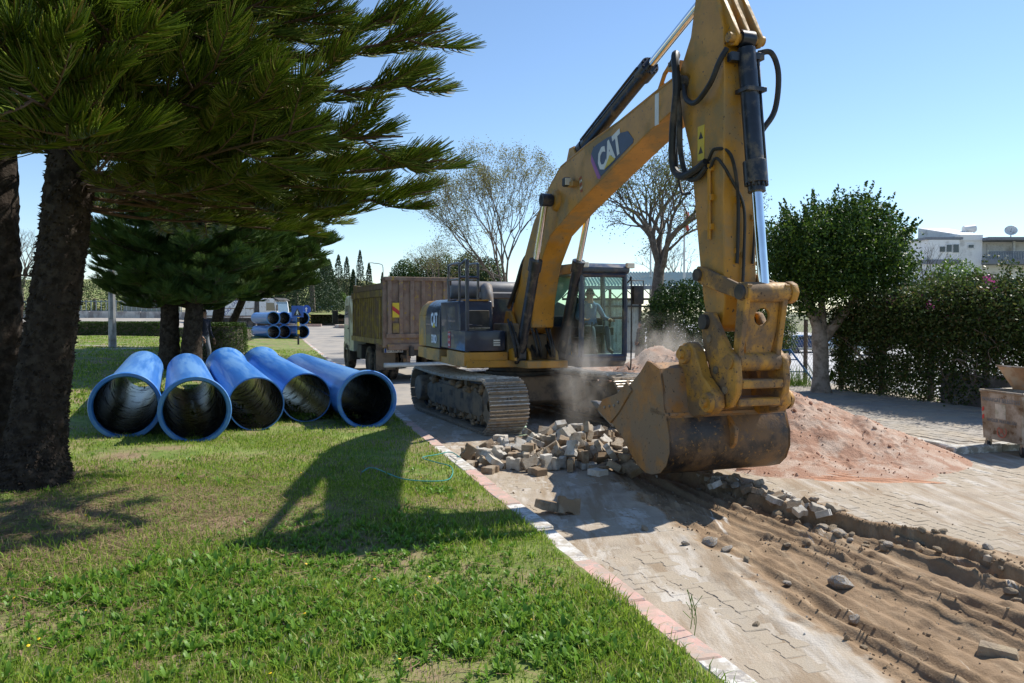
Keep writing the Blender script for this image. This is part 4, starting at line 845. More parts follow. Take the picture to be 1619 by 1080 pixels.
PILE=[(1.143,10.383,0.044,3.14,0,-0.88),(0.342,10.465,0.044,0,-0,2.19),(-0.295,10.586,0.044,-0,0,-2),(1.184,10.642,0.044,0,3.14,0.43),(0.258,10.659,0.12,-2.25,-0.27,0.31),(0.81,10.712,0.087,1.57,-0,-1.76),(0.469,10.742,0.112,2.35,-1.57,0),(1.566,10.767,0.112,1.07,-1.57,0),(0.032,10.78,0.087,1.57,0,2.6),(-0.242,10.809,0.113,-0.3,-2.62,0.61),(0.199,10.833,0.112,-0.07,-1.57,0),(0.657,10.833,0.087,1.57,-0,0.73),(1.373,10.846,0.073,-0,-0.28,-0.51),(1.051,10.866,0.044,-0,-3.14,0.25),(0.331,10.87,0.087,-1.57,0,2.14),(0.984,10.878,0.175,-1.57,-0,1.94),(0.838,10.921,0.273,0.28,1.07,-2),(-0.59,10.93,0.044,3.14,0,1.16),(0.513,10.93,0.087,-1.57,0,0.91),(-0.373,10.944,0.084,0.58,-0,1.7),(-0.106,10.966,0.044,3.14,-0,-0.96),(1.227,10.987,0.109,0,-2.37,1.93),(1.648,11.004,0.175,1.57,-0,0.97),(1.393,11.019,0.2,-0.87,0.47,-1.24),(0.695,11.025,0.191,0.49,0.74,0.48),(0.423,11.027,0.163,0.6,2.88,0.57),(1.062,11.036,0.138,-1.53,-0.68,-1.39),(1.618,11.048,0.044,-3.14,-0,0.77),(0.232,11.056,0.112,0.67,1.57,0),(0.89,11.07,0.044,-0,0,0.02),(0.924,11.073,0.33,-0.44,-2.32,-1.18),(0.241,11.078,0.268,-3.14,-0,1.32),(0.65,11.103,0.125,-0.26,0.83,-0.54),(1.418,11.128,0.044,3.14,0,0.74),(0.046,11.128,0.044,-3.14,-0,0.34),(1.266,11.13,0.228,2.3,0.61,-1.4),(-0.324,11.133,0.106,0,-0.72,-2.28),(0.049,11.137,0.132,0,-0,3.11),(0.521,11.155,0.044,0,-0,-1.52),(0.961,11.158,0.303,-0.72,-0.6,2.39),(1.88,11.181,0.044,0,3.14,-1.01),(1.206,11.188,0.175,-0.1,1.01,-0.44),(1.498,11.204,0.134,-0.13,0.04,-0.44),(-0.198,11.231,0.131,-1.57,-0.53,2.43),(0.773,11.248,0.213,-0.35,0.11,1.52),(0.896,11.257,0.132,0,0,1.25),(1.092,11.269,0.096,-0,2.59,-0.33),(0.571,11.272,0.231,0.03,2.54,-0.03),(0.373,11.277,0.1,0,0.62,2.88),(0.87,11.283,0.044,-0,0,-1.74),(0.975,11.294,0.221,0.03,-0,1.37),(0.112,11.3,0.087,-1.57,0,-0.42),(-0.062,11.315,0.112,-0,-1.57,-0.03),(0.28,11.316,0.207,-0.95,0.21,-1.89),(-0.9,11.322,0.044,-0,-0,0.92),(0.637,11.345,0.087,0.64,0,2.25),(1.68,11.345,0.112,0.55,1.57,0),(1.332,11.36,0.173,-1.79,-0.63,-1.36),(1.488,11.365,0.116,1.46,-0.25,2.73),(-0.635,11.376,0.14,1.57,-1.03,0.21),(1.173,11.387,0.171,0.06,-2.01,1.48),(-0.173,11.394,0.112,-0,-1.57,3.1),(0.994,11.395,0.332,-0.05,-0.74,-1.74),(-0.352,11.398,0.044,-0,0,-2.98),(0.246,11.413,0.087,-1.57,-0,-2.04),(0.796,11.46,0.289,-0.29,-0.25,3.02),(-0.391,11.464,0.132,0,0,2.44),(0.104,11.465,0.221,-0.48,0.61,-1.99),(0.99,11.475,0.187,-0.34,2.37,0.93),(1.572,11.481,0.24,-0.1,2.78,1.06),(0.719,11.483,0.086,0.62,-0,2.25),(1.508,11.491,0.087,1.57,0,2.91),(0.463,11.496,0.087,1.57,-0,-2.87),(0.798,11.518,0.213,-2.81,-0.2,1.1),(-0.654,11.536,0.087,1.57,-0,-0.74),(-0.027,11.549,0.153,0,0.36,-2.41),(1.263,11.552,0.044,0,-3.14,-0.09),(0.343,11.552,0.262,0,0.43,0.38),(-0.01,11.584,0.044,-0,-0,-0.84),(1.263,11.596,0.187,-0,2.54,1.78),(1.127,11.596,0.301,-2.07,-0.61,-1.2),(1.382,11.599,0.265,-0.72,0.2,-1.98),(1.758,11.608,0.186,-0.1,-1.93,0.41),(1.019,11.617,0.11,0,0.8,1.41),(0.473,11.635,0.132,-3.14,-0,0.28),(0.972,11.64,0.301,0.1,-0.82,-1.08),(1.62,11.646,0.112,-3.11,1.57,0),(1.528,11.659,0.112,-0.02,1.57,0),(0.837,11.668,0.395,0.84,-0.19,0.87),(-0.281,11.678,0.044,0,0,0.96),(-0.531,11.679,0.083,2.59,-0,1.95),(0.141,11.681,0.09,-3.14,0.48,0.73),(0.766,11.683,0.144,0,-3.03,0.02),(0.808,11.684,0.044,0,-3.14,-0.46),(-0.215,11.688,0.132,0,-0,1.9),(0.222,11.688,0.155,0.33,-2.79,-0.05),(0.536,11.693,0.044,-3.14,-0,0.25),(0.536,11.694,0.263,1.57,-0,0.36),(1.865,11.72,0.044,0,-3.14,-1.16),(0.339,11.751,0.278,-0.98,0.21,0.85),(1.149,11.763,0.425,1.8,-0.41,-2.02),(0.755,11.772,0.331,0.62,2.46,1.45),(1.156,11.779,0.124,-1.57,-0.42,-1.42),(1.019,11.807,0.144,-1.56,-0.6,1.41),(-0.095,11.813,0.141,-1.57,-0.91,2.07),(1.539,11.817,0.087,-1.57,-0,-3.04),(1.339,11.83,0.087,1.57,0,1.22),(1.5,11.832,0.237,0.36,-3.05,0.25),(1.187,11.837,0.245,-0.41,-0.11,-0.1),(1.749,11.845,0.171,-2.22,0.4,0.78),(1.435,11.849,0.325,0.2,-2.83,0.99),(0.474,11.852,0.092,0,0.5,1.82),(-0.008,11.858,0.139,1.57,-0.75,2.14),(0.854,11.871,0.2,-0.05,-0.31,-1.68),(0.616,11.877,0.229,2.1,-0.45,-0.59),(0.255,11.877,0.112,0.01,-1.57,-0.29),(1.104,11.891,0.359,1.2,0.2,0.62),(0.499,11.899,0.315,-0.54,0.43,2.52),(-0.279,11.91,0.095,0.91,-0,0.15),(0.729,11.916,0.093,0.27,2.86,-0.86),(0.155,11.92,0.112,-3.03,1.57,0),(0.799,11.936,0.332,-0.89,0.2,2.2),(0.938,11.947,0.34,-0.3,-0.78,0.85),(0.981,11.966,0.08,0.51,-0,-0.15),(1.654,11.986,0.092,-0,0.51,2.79),(0.457,11.996,0.114,2.41,0.24,0.51),(1.869,12.002,0.087,2.48,0,2.12),(1.667,12.008,0.279,-0.32,0.44,-1.01),(1.17,12.021,0.112,-0.81,-1.57,1.33),(1.554,12.03,0.132,-2.74,-0.31,-1.3),(-0.062,12.041,0.044,0,-0,2.11),(0.962,12.042,0.214,0.91,2.62,-0.52),(1.267,12.046,0.304,-0.01,-0.35,-0.28),(0.679,12.054,0.28,1.49,0.06,0.55),(0.456,12.064,0.173,0.73,-0.24,-2.63),(1.36,12.07,0.239,2.77,-0.03,1.17),(1.522,12.075,0.257,1.06,-0.02,1.18),(1.405,12.076,0.16,-0.37,0,1.25),(1.346,12.084,0.044,-0,0,1.31),(0.34,12.101,0.094,2.28,0,-2.41),(0.737,12.106,0.143,0,-3.04,1.51),(-0.297,12.122,0.082,2.6,-0,1.46),(0.088,12.129,0.096,0.07,-2.65,0.26),(0.734,12.154,0.411,-0.1,0.74,1.91),(0.969,12.165,0.208,-1.96,-2.61,-0.11),(-0.417,12.177,0.11,-2.84,-0.46,-0.73),(1.216,12.19,0.132,0,-3.14,-0.42),(0.54,12.203,0.179,0.87,3.11,-0.07),(1.779,12.203,0.114,0.93,-0.18,0.77),(0.725,12.224,0.044,3.14,-0,1.08),(1.03,12.233,0.299,0.53,0.57,1.61),(1.695,12.236,0.211,0.08,2.49,-0.42),(-0.106,12.245,0.121,-0.7,-0.34,-2.43),(0.481,12.26,0.25,-0.23,-2.29,1.84),(0.31,12.261,0.044,3.14,-0,0.71),(0.873,12.27,0.312,-0.83,0.49,1.58),(0.67,12.271,0.224,0.58,2.4,-1.23),(1.255,12.273,0.231,0.18,-0.75,-2.26),(1.21,12.275,0.044,-3.14,0,0.84),(1.332,12.277,0.32,2.39,-0.17,-0.6),(0.97,12.282,0.128,-1.53,-2.69,-0.11),(1.487,12.307,0.114,0,1.52,2.86),(1.635,12.339,0.253,0.52,-0.16,-1.92),(1.637,12.344,0.044,0,-0,-1.7),(0.493,12.347,0.283,0.2,0.86,1.8),(-0.209,12.36,0.044,-0,0,-2.09),(0.584,12.367,0.095,-0.36,0.24,-2.15),(1.051,12.372,0.112,-1.45,1.57,0),(0.18,12.377,0.125,-2.33,-0.08,0.62),(1.876,12.417,0.044,-0,-3.14,0.56),(1.295,12.428,0.092,0.8,-3.14,-0.69),(1.438,12.429,0.238,1.09,0.76,-2.2),(0.701,12.429,0.303,-2.72,0.66,-0.43),(0.012,12.436,0.044,0,-0,2.16),(0.886,12.458,0.169,0,0.37,1.45),(1.263,12.487,0.251,0.48,2.16,-1.26),(0.42,12.499,0.1,0.24,0.39,-2.13),(1.631,12.508,0.112,1.39,-1.57,0),(0.84,12.509,0.044,0,3.14,-0.69),(0.308,12.509,0.232,0.08,0.58,0.35),(0.66,12.521,0.176,-0.56,-0.36,-1.48),(1.433,12.532,0.157,-0.41,2.35,1.04),(1.096,12.546,0.044,3.14,0,1.45),(0.178,12.55,0.09,-0.74,-0,0.54),(0.886,12.561,0.225,0.4,0.02,2.96),(0.562,12.58,0.044,-0,0,2.01),(1.608,12.637,0.087,1.57,-0,-0.22),(1.279,12.659,0.256,-2.94,0.29,-0.22),(1.352,12.669,0.044,-3.14,0,1.05),(1.771,12.671,0.087,1.57,0,1.53),(0.745,12.673,0.236,1.17,-0.41,-1.77),(0.137,12.673,0.093,0.82,3.14,0.54),(1.289,12.679,0.132,-3.14,-0,0.31),(0.895,12.685,0.166,-0.42,2.16,0.89),(0.304,12.727,0.087,-1.57,-0,1.97),(0.667,12.738,0.097,-2.71,0.21,1.59),(1.114,12.744,0.185,1.13,-0,-2.27),(0.885,12.762,0.118,-0,-2.1,-1.76),(1.032,12.774,0.317,-0.04,0.11,2.12),(0.456,12.804,0.044,0,-0,-1.52),(1.241,12.839,0.044,-0,3.14,1.11),(0.881,12.89,0.089,-1.63,0,-0.19),(1.07,12.945,0.218,0,0,2.3),(0.676,12.951,0.112,2.54,1.57,0),(1.545,12.981,0.044,0,0,1.78),(1.106,12.988,0.087,-1.57,0,-2.67),(0.943,13.046,0.096,-1.27,-0,-2.01),(0.776,13.071,0.113,0,-0.86,-2.54),(0.565,13.087,0.087,-1.57,-0,1.36),(0.796,13.312,0.044,-3.14,0,-1.46),(1.022,13.329,0.044,-0,-0,2.24),(-0.197,13.35,0.044,0,0,-0.28),(1.199,13.461,0.044,-0,0,-2.51),(0.835,13.52,0.083,2.58,0,0.12)]

# ================================================================== BLUE PIPES
m_pipe = mat('blue_pipe_plastic', (.035, .175, .52), .38, var=.07, scale=1.5, dirt=(.10, .26, .52), damt=.35, dscale=1.6, coat=.15, stretch=((2.5, .12, 2.5), 0))  # lighter lengthwise streaks: sheen painted into the colour, plus slight scuffs
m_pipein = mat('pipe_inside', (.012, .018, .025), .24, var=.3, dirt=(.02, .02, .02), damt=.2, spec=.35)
m_gasket = mat('pipe_gasket', (.012, .012, .014), .5)
def pipe_mesh(R0=.47, L=8.3, sock=True):
    th = .022; Rs = R0 + .042
    if sock: prof = [(R0 - th, L), (R0 - th, .42), (R0 - th + .02, .30), (Rs - .03, .22), (Rs - .03, .14), (Rs - .044, .11), (Rs - .044, .04), (Rs - .026, 0), (Rs + .022, 0), (Rs + .034, .02), (Rs + .034, .10), (Rs + .008, .14), (Rs, .18), (Rs, .28), (R0, .42), (R0, L)]
    else: prof = [(R0 - th, L), (R0 - th, 0), (R0, 0), (R0, L)]
    mb = MB(); mb.lathe(prof, (0, 0, 0), (0, 1, 0), 56, closed=True)
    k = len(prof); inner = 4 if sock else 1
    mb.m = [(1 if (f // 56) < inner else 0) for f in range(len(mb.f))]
    return mb.mesh('pipe', [m_pipe, m_pipein], 0, smooth=50)
pm1, pm2 = pipe_mesh(), pipe_mesh(L=6.0)
pd = Vector((-2.72, 6.3, 0)).normalized()
PIPES = [((-6.18, 12.5), 0, True, 'blue pipe with socket toward the camera, nearest the big pine trunk', .0), ((-4.98, 12.28), 0, True, 'blue socketed pipe second from the pine, its rim furthest forward of the row', .0), ((-4.43, 13.55), 0, False, 'plain ended blue pipe in the middle of the five on the lawn', 0), ((-3.92, 14.9), 0, False, 'plain ended blue pipe touching the socketed pipe beside the kerb', 0), ((-2.62, 14.2), 0, True, 'blue socketed pipe of the row lying closest to the kerb', 0)]
for i, ((x, y), dz, fs, lab, _) in enumerate(PIPES):
    a = math.atan2(-pd.x, pd.y); L = 8.3
    t = thing('pipe', lab, 'pipe', (x, y, 0), a, 'large blue pipes laid side by side on the lawn')
    if fs: z0 = lz(x, y) + .51; z1 = lz(x + pd.x * L, y + pd.y * L) + .47
    else: z0 = lz(x, y) + .47; z1 = lz(x + pd.x * L, y + pd.y * L) + .52
    z0 = z0 - .02
    z1 = min(z1, z0 + .12); t.location.z = z0; pit = math.atan2(z1 - z0, L)
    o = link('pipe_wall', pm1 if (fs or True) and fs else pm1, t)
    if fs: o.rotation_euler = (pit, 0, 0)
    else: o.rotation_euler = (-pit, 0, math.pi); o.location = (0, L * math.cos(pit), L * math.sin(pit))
    if not fs: pass
def far_pipe(p, ang, lab, L=6.0, grp='blue pipes stacked in two layers beyond the round bush', s=1.0):
    t = thing('pipe', lab, 'pipe', p, ang, grp); o = link('pipe_wall', pm2, t); o.scale = (s, L / 6.0, s); return t
rows = ('upper', 'lower')
for r_ in range(2):
    for c_ in range(3):
        a_ = R(33); Y = 63.5 + c_ * 1.08 * math.sin(a_) - (.9, .2, 1.6)[c_] * math.cos(a_)
        x = (427.5 - 809.5) / F * 63.5 + c_ * 1.08 * math.cos(a_) + (.9, .2, 1.6)[c_] * math.sin(a_); z = lz(-19, 64) + .5 + (1.10 if r_ == 0 else 0)
        far_pipe((x, Y, z), R(33), '%s pipe, %s of three, in the far blue stack before the white truck' % (rows[r_], ('left', 'middle', 'right')[c_]), 5.0)
tb_ = MB(); 
for yy in (1.0, 4): tb_.box((1.05, yy, .0), (3.3, .12, .06))
t = thing('timber_bearer', 'thin timber bearers between the two layers of stacked blue pipes', 'timber', ((427.5 - 809.5) / F * 63.5, 63.5, lz(-19, 64) + 1.05), R(33)); tb_.build('bearer', m_rust, t, smooth=0)
# pipes on a far trailer
for k, (dx, dz, lab) in enumerate(((0, 1.3, 'long light blue pipe on top of the far load by the hedge'), (-.5, .45, 'light blue pipe under the long one in the far load'), (.7, .4, 'short light blue pipe end at the right of the far load'))):
    Y = 118; x = (489 - 809.5) / F * Y + dx; t = thing('pipe', lab, 'pipe', (x, Y, float(rise(Y)) + dz + .25), R(-72), 'far load of light blue pipes'); o = link('pipe_wall', pm2, t); o.scale = (1.25, .62 if k == 0 else .45, 1.25)

# ================================================================== PAVER PILE
pile_me = [dbl_t(.11, .085, .064, .084, -.042, m, 'loose_paver', .007) for m in (mat('pile_block', (.36, .30, .225), .9, var=.2, scale=7, bump=.5, bscale=50, dirt=(.26, .18, .11), damt=.4, dscale=5), mat('pile_block', (.42, .37, .30), .9, var=.2, scale=7, bump=.5, bscale=50, dirt=(.55, .52, .47), damt=.4, dscale=5), mat('pile_block', (.30, .24, .17), .9, var=.2, scale=7, bump=.5, bscale=50, dirt=(.22, .15, .09), damt=.5, dscale=5))]
for m in pile_me:                                             # close the underside too
    bm = bmesh.new(); bm.from_mesh(m); bmesh.ops.holes_fill(bm, edges=bm.edges); bmesh.ops.recalc_face_normals(bm, faces=bm.faces); bm.to_mesh(m); bm.free()
for i, (x, y, z, a, b_, c_) in enumerate(PILE):
    o = link('loose_paver', pile_me[int(rng.integers(3))], None, (x, y, z), (a, b_, c_))
    tag(o, 'dusty notched concrete paving block tipped loose in the jumbled pile', 'paving block', 'loose paving blocks in the pile before the tracks')

# ================================================================== PINK HEAPS
m_pink = mat('pink_gravel', (.44, .30, .22), .97, var=.14, scale=5, bump=1.0, bscale=40, dirt=(.51, .39, .305), damt=.45, dscale=1.4, d2=(.36, .205, .135), d2amt=.4, d2scale=2.5)
m_orange = mat('orange_sand', (.52, .275, .165), .97, var=.1, scale=6, bump=.6, bscale=40)
def heap(name, lab, cx, cy, rx, ry, h, rot, seed, lobes=(), n=150):
    g = np.linspace(-1.25, 1.25, n); A, B = np.meshgrid(g, g, indexing='ij')
    th_ = np.arctan2(B, A); rr = np.hypot(A, B) * (1 + .22 * (fbm(np.cos(th_) * 1.6 + 5, np.sin(th_) * 1.6 + 5, seed) - .47) * 2)
    z = h * np.clip(1 - rr ** 1.12, -.15, 1); z = h * (1 - np.sqrt(rr ** 2 + .02)) * 1.02
    for (lx, ly, lr, lh) in lobes: z = np.maximum(z, lh * (1 - np.hypot(A - lx, B - ly) / lr))
    z = z + (fbm(A * 6 + seed, B * 6, seed, 4) - .47) * .16 * h * sstep(1.1, .5, rr) + np.clip(fbm(A * 26 + seed, B * 26, seed + 3, 3) - .5, 0, 1) * .12 * h * (rr < 1.02)
    X = cx + (A * rx * math.cos(rot) - B * ry * math.sin(rot)); Y = cy + (A * rx * math.sin(rot) + B * ry * math.cos(rot))
    keep = z > -.06; return tag(link(name, grid_mesh(name, X, Y, np.maximum(z, -.05) - .008, m_pink, keep=keep)), lab, 'sand heap', 'heaps of pink sand and gravel'), (A, B, X, Y, z)
hp, (A, B, X, Y, Zh) = heap('sand_heap', 'large heap of pink gravelly sand right of the bucket', 4.42, 12.75, 1.98, 2.3, 1.06, 0, 3, [(.5, -.25, .75, .55), (-.2, -.55, .6, .32), (.25, -.72, .5, .16)], 230)
# clods on the near heap
rm = []
for k in range(5):
    bm = bmesh.new(); bmesh.ops.create_icosphere(bm, subdivisions=2, radius=1)
    for v in bm.verts:
        nn_ = mnoise.noise(v.co * 1.3 + Vector((k * 7.1, 3, 1))); n2 = mnoise.noise(v.co * 2.9 + Vector((k * 3.1, 8, 2))); v.co = v.co * (1 + .35 * nn_ + .16 * n2); v.co.z *= .72
    g5 = np.random.default_rng(60 + k)
    for _ in range(9):
        d5 = Vector(g5.normal(0, 1, 3)).normalized(); h5 = g5.uniform(.5, .8)
        for v in bm.verts:
            e5 = v.co.dot(d5) - h5
            if e5 > 0: v.co -= d5 * e5
    bmesh.ops.dissolve_limit(bm, angle_limit=R(10), verts=bm.verts, edges=bm.edges); bmesh.ops.triangulate(bm, faces=bm.faces)
    me = bpy.data.meshes.new('stone'); bm.to_mesh(me); bm.free(); rm.append(me)
def scatter(name, pts, mats, parent, lab=None, kind='stuff'):
    V = []; Fq = []; M = []
    for (x, y, z, r) in pts:
        me = rm[int(rng.integers(5))]; Mx = Matrix.Translation((x, y, z)) @ Euler(tuple(rng.uniform(-3, 3, 3))).to_matrix().to_4x4() @ Matrix.Diagonal((r, r * rng.uniform(.7, 1.2), r * rng.uniform(.6, 1), 1)); k = len(V)
        V += [tuple(Mx @ v.co) for v in me.vertices]; q = [tuple(a + k for a in p.vertices) for p in me.polygons]; Fq += q; M += [int(rng.integers(len(mats)))] * len(q)
    me = bpy.data.meshes.new(name); me.from_pydata(V, [], Fq)
    for m in mats: me.materials.append(m)
    me.polygons.foreach_set('material_index', M); return tag(link(name, me, parent), lab, kind=kind)
m_clod = mat('pink_clod', (.44, .24, .16), .95, var=.2, scale=9, bump=.6)
fl = [(X.ravel()[i], Y.ravel()[i], Zh.ravel()[i], float(rng.uniform(.006, .018) * (2.6 if rng.random() < .05 else 1))) for i in rng.choice(X.size, 850) if Zh.ravel()[i] > .0]
scatter('clods', fl, [m_pink, m_clod], hp)
hp2, (A, B, X, Y, Zh) = heap('sand_heap', 'further pink heap behind the raised bucket near the dark robed person', 3.75, 20.0, 2.3, 2.0, 1.5, .4, 9, [], 110)
fl = [(X.ravel()[i], Y.ravel()[i], Zh.ravel()[i], float(rng.uniform(.015, .04))) for i in rng.choice(X.size, 700) if Zh.ravel()[i] > .0]
scatter('clods', fl, [m_pink, m_clod], hp2)
heap('sand_heap', 'low pink heap peeping out below the excavator cab', 2.55, 21.8, 1.8, 1.5, 1.0, 0, 15, [], 70)
# thin orange sand dragged out by the bucket
tS = np.linspace(-.9, .9, 110); uS = np.linspace(0, 3.1, 70); A, B = np.meshgrid(tS, uS, indexing='ij')
X = 3.1 + B * .93 + A * .25; Y = 10.75 - B * .32 + A * .9 * .62
wgt = sstep(1.0, .55, np.abs(A / .8) + .62 * np.abs(B - 1.15) / 1.0 + .5 * (fbm(A * 3, B * 2, 6) - .47)) ; wgt = wgt * np.clip(.35 + 1.5 * fbm(A * 2.5 + 3, B * 1.2, 8), 0, 1.2); Z = np.clip(wgt - .26, 0, 1) * .045 * (.55 + .45 * np.sin(A * 38 + B * 1.2 + fbm(A, B * 2, 3) * 6)) * (.4 + 1.2 * fbm(A * 5, B * 2, 2)) - .001
tag(link('spilled_sand', grid_mesh('spilled_sand', X, Y, Z + .001, m_orange, keep=(wgt > .28))), 'raked orange sand spilled in front of the large heap', kind='stuff')

# ================================================================== STONES AND RUBBLE
m_rock = [mat('grey_rubble', (.40, .385, .355), .9, var=.2, scale=9, bump=.7, bscale=40, dirt=(.36, .27, .18), damt=.45, dscale=6), mat('brown_rubble', (.29, .22, .15), .95, var=.2, scale=9, bump=.7, bscale=40, dirt=(.36, .28, .18), damt=.4, dscale=5)]
rmm = [[(lambda c: (c.materials.append(m), c)[1])(me.copy()) for me in rm] for m in m_rock]
def rock(px, py, r, lab, grp, mi_=0, z=None, flatn=.7):
    zz = 0 if z is None else z
    for _ in range(3):
        p = G(px, py, zz); t_, u_ = tu(p.x, p.y)
        zz = float(road_z(np.array([t_]), np.array([u_]))[0]) if (u_ < 8 and t_ < 7.6) else 0.0
    o = link('stone', rmm[mi_][int(rng.integers(5))], None, (p.x, p.y, zz + r * .32), tuple(rng.uniform(-.5, .5, 2)) + (rng.uniform(-3, 3),)); o.scale = (r, r * rng.uniform(.7, 1.), r * flatn * rng.uniform(.8, 1.1)); return tag(o, lab, 'stone', grp)
for (px, py, r, mi_, lab) in ((1350, 985, .075, 0, 'rounded pale stone standing alone on the raked brown soil'), (1245, 924, .055, 0, 'pale angular stone at the left of the raked soil'), (1120, 862, .09, 0, 'largest grey concrete chunk at the near edge of the dug strip'), (1084, 862, .05, 0, 'small grey chunk left of the largest chunk'), (1148, 872, .07, 0, 'flat grey chunk right of the largest chunk'), (1180, 888, .05, 1, 'brown chunk lying right of the flat grey chunk'), (1325, 824, .12, 0, 'big grey angular block on the far rim of the dug strip'), (1343, 836, .06, 0, 'small grey block just right of the big rim block'), (1405, 862, .06, 0, 'grey stone leaning on the brown far bank'), (1560, 868, .06, 0, 'flat grey stone on top of the bank at the right side'), (1330, 930, .13, 0, 'half buried grey slab in the raked soil'), (1245, 868, .05, 1, 'brown clod in the middle of the raked soil'), (1365, 1023, .035, 1, 'small brown stone near the bottom of the raked soil'), (1195, 990, .04, 1, 'chip of red brick on the dusty paving'), (1018, 838, .06, 1, 'brown stone in the bucket shadow')):
    rock(px, py, r, lab, 'loose stones around the dug strip', mi_)
p_ = G(1578, 1036, -.1); mb_ = MB()
V_ = [(-.13, -.05, -.05), (.12, -.045, -.05), (.14, .045, -.05), (-.11, .05, -.05), (-.12, -.04, .03), (.10, -.04, .02), (.11, .035, .025), (-.10, .045, .035)]
mb_.add(V_, [(3, 2, 1, 0), (4, 5, 6, 7), (0, 1, 5, 4), (1, 2, 6, 5), (2, 3, 7, 6), (3, 0, 4, 7)]); o = mb_.build('kerb_fragment', m_rock[1], None, .012, segs=2, loc=(p_.x, p_.y, -.07), rot=(.12, .06, -.42)); tag(o, 'broken brownish kerb fragment lying on the soil at the lower right', 'kerb stone')
# broken paving along the far rim
for i in range(46):
    f = i / 45; px = 1112 + f * 200 + rng.normal(0, 7); py = 752 + f * 62 + rng.normal(0, 5)
    if i % 2:
        p = G(px, py, 0); o = link('loose_paver', pile_me[int(rng.integers(3))], None, (p.x, p.y, .02), tuple(rng.normal(0, .35, 2)) + (rng.uniform(-3, 3),)); o.scale = (rng.uniform(.45, .9), rng.uniform(.6, .9), .8); tag(o, 'broken paving block on the far rim of the dug strip', 'paving block', 'broken blocks along the far rim')
    else: rock(px, py, rng.uniform(.04, .085), 'rubble stone among the broken blocks of the far rim', 'rubble stones along the far rim', int(rng.integers(2)))
for i in range(34):
    f = rng.random(); px = 1315 + f * 300 + rng.normal(0, 8); py = 826 + f * 82 + rng.normal(0, 7); rock(px, py, rng.uniform(.03, .075), 'crumbled stone along the brown bank at the right', 'crumbled stones of the right bank', 1)
for (px, py, ax, lab) in ((868, 814, (0, .25, .5), 'tilted reddish brown block resting against the kerb'), (900, 815, (1.2, .2, .2), 'grey brown block standing on edge beside the kerb')):
    p = G(px, py, 0); o = link('loose_paver', pile_me[2], None, (p.x, p.y + .1, .075), ax); o.scale = (1.1, 1.1, 1.1); tag(o, lab, 'paving block')
for (px, py, lab) in ((975, 745, 'dark block below the bucket lip'), (998, 748, 'dark earthy block leaning under the bucket edge')):
    p = G(px, py, 0); o = link('loose_paver', pile_me[2], None, (p.x, p.y, .06), (.4, .3, px)); o.scale = (1.1, 1.2, 1.2); tag(o, lab, 'paving block')
fl = []
for i in range(900):
    t_ = rng.uniform(.05, 4.6); u_ = rng.uniform(-2, 6.6); m_, w_, a_, b__ = [float(v[0]) for v in trench(np.array([t_]), np.array([u_]))]
    if m_ < .1 and rng.random() < .7 and abs(b__) > .3: continue
    x, y = rd(t_, u_); fl.append((x, y, float(road_z(np.array([t_]), np.array([u_]))[0]) + .004, float(rng.uniform(.004, .014) * (1.8 if rng.random() < .1 else 1))))
m_soilclod = mat('soil_clod', (.28, .19, .11), .97, var=.3, scale=9, bump=.8, bscale=40)
f2 = []
tc_ = rng.uniform(.3, 3.6, 9000); uc_ = rng.uniform(-1.4, 6.4, 9000); mc_, wc_, ac_, bc_ = trench(tc_, uc_); kc_ = ((mc_ > .25) & (rng.random(9000) < .35 * (vn(tc_ * 2.5, uc_ * 1.2, 9) > .45))) | ((np.abs(bc_) < .22) & (uc_ < 6)) 
zc_ = road_z(tc_, uc_); xc_, yc_ = rd(tc_, uc_)
for i in np.nonzero(kc_)[0]: f2.append((xc_[i], yc_[i], zc_[i] + .003, float(rng.uniform(.005, .015) * (2.0 if rng.random() < .12 else 1))))
scatter('soil_clods', f2[:1500], [m_soilclod], None, 'crumbled brown clods along the ridges and banks of the dug strip')
scatter('grit', fl, m_rock, None, 'loose grit and small clods over the dug strip')

# green strap on the lawn
m_strap = mat('teal_strap', (.05, .30, .25), .5, var=.1)
pts = [(572, 740), (590, 734), (640, 752), (700, 752), (715, 743), (712, 730), (690, 724), (668, 717), (690, 712), (712, 708), (728, 716)]
mb = MB(); mb.tube(crom([(lambda g: (g.x, g.y, lz(g.x, g.y) + .05))(G(a, b_, .2)) for a, b_ in pts], 8), .007, 6)
tag(mb.build('plastic_strap', m_strap), 'teal plastic strap curled on the shaded grass by the kerb', 'strap')
mb = MB(); 
for (bx, by) in ((1092, 990), (1098, 1000)):
    g = G(bx, by, .1); mb.tube(crom([(g.x, g.y, .08), (g.x + .01, g.y, .2), (g.x - .02, g.y + .01, .34)], 4), .003, 5); 
    for k in range(5): mb.tube([(g.x, g.y, .15 + k * .03), (g.x + rng.normal(0, .04), g.y + rng.normal(0, .03), .2 + k * .035)], .0022, 4)
tag(mb.build('weed_stalk', m_weed), 'thin bare weed stalk growing from the kerb joint', 'plant')

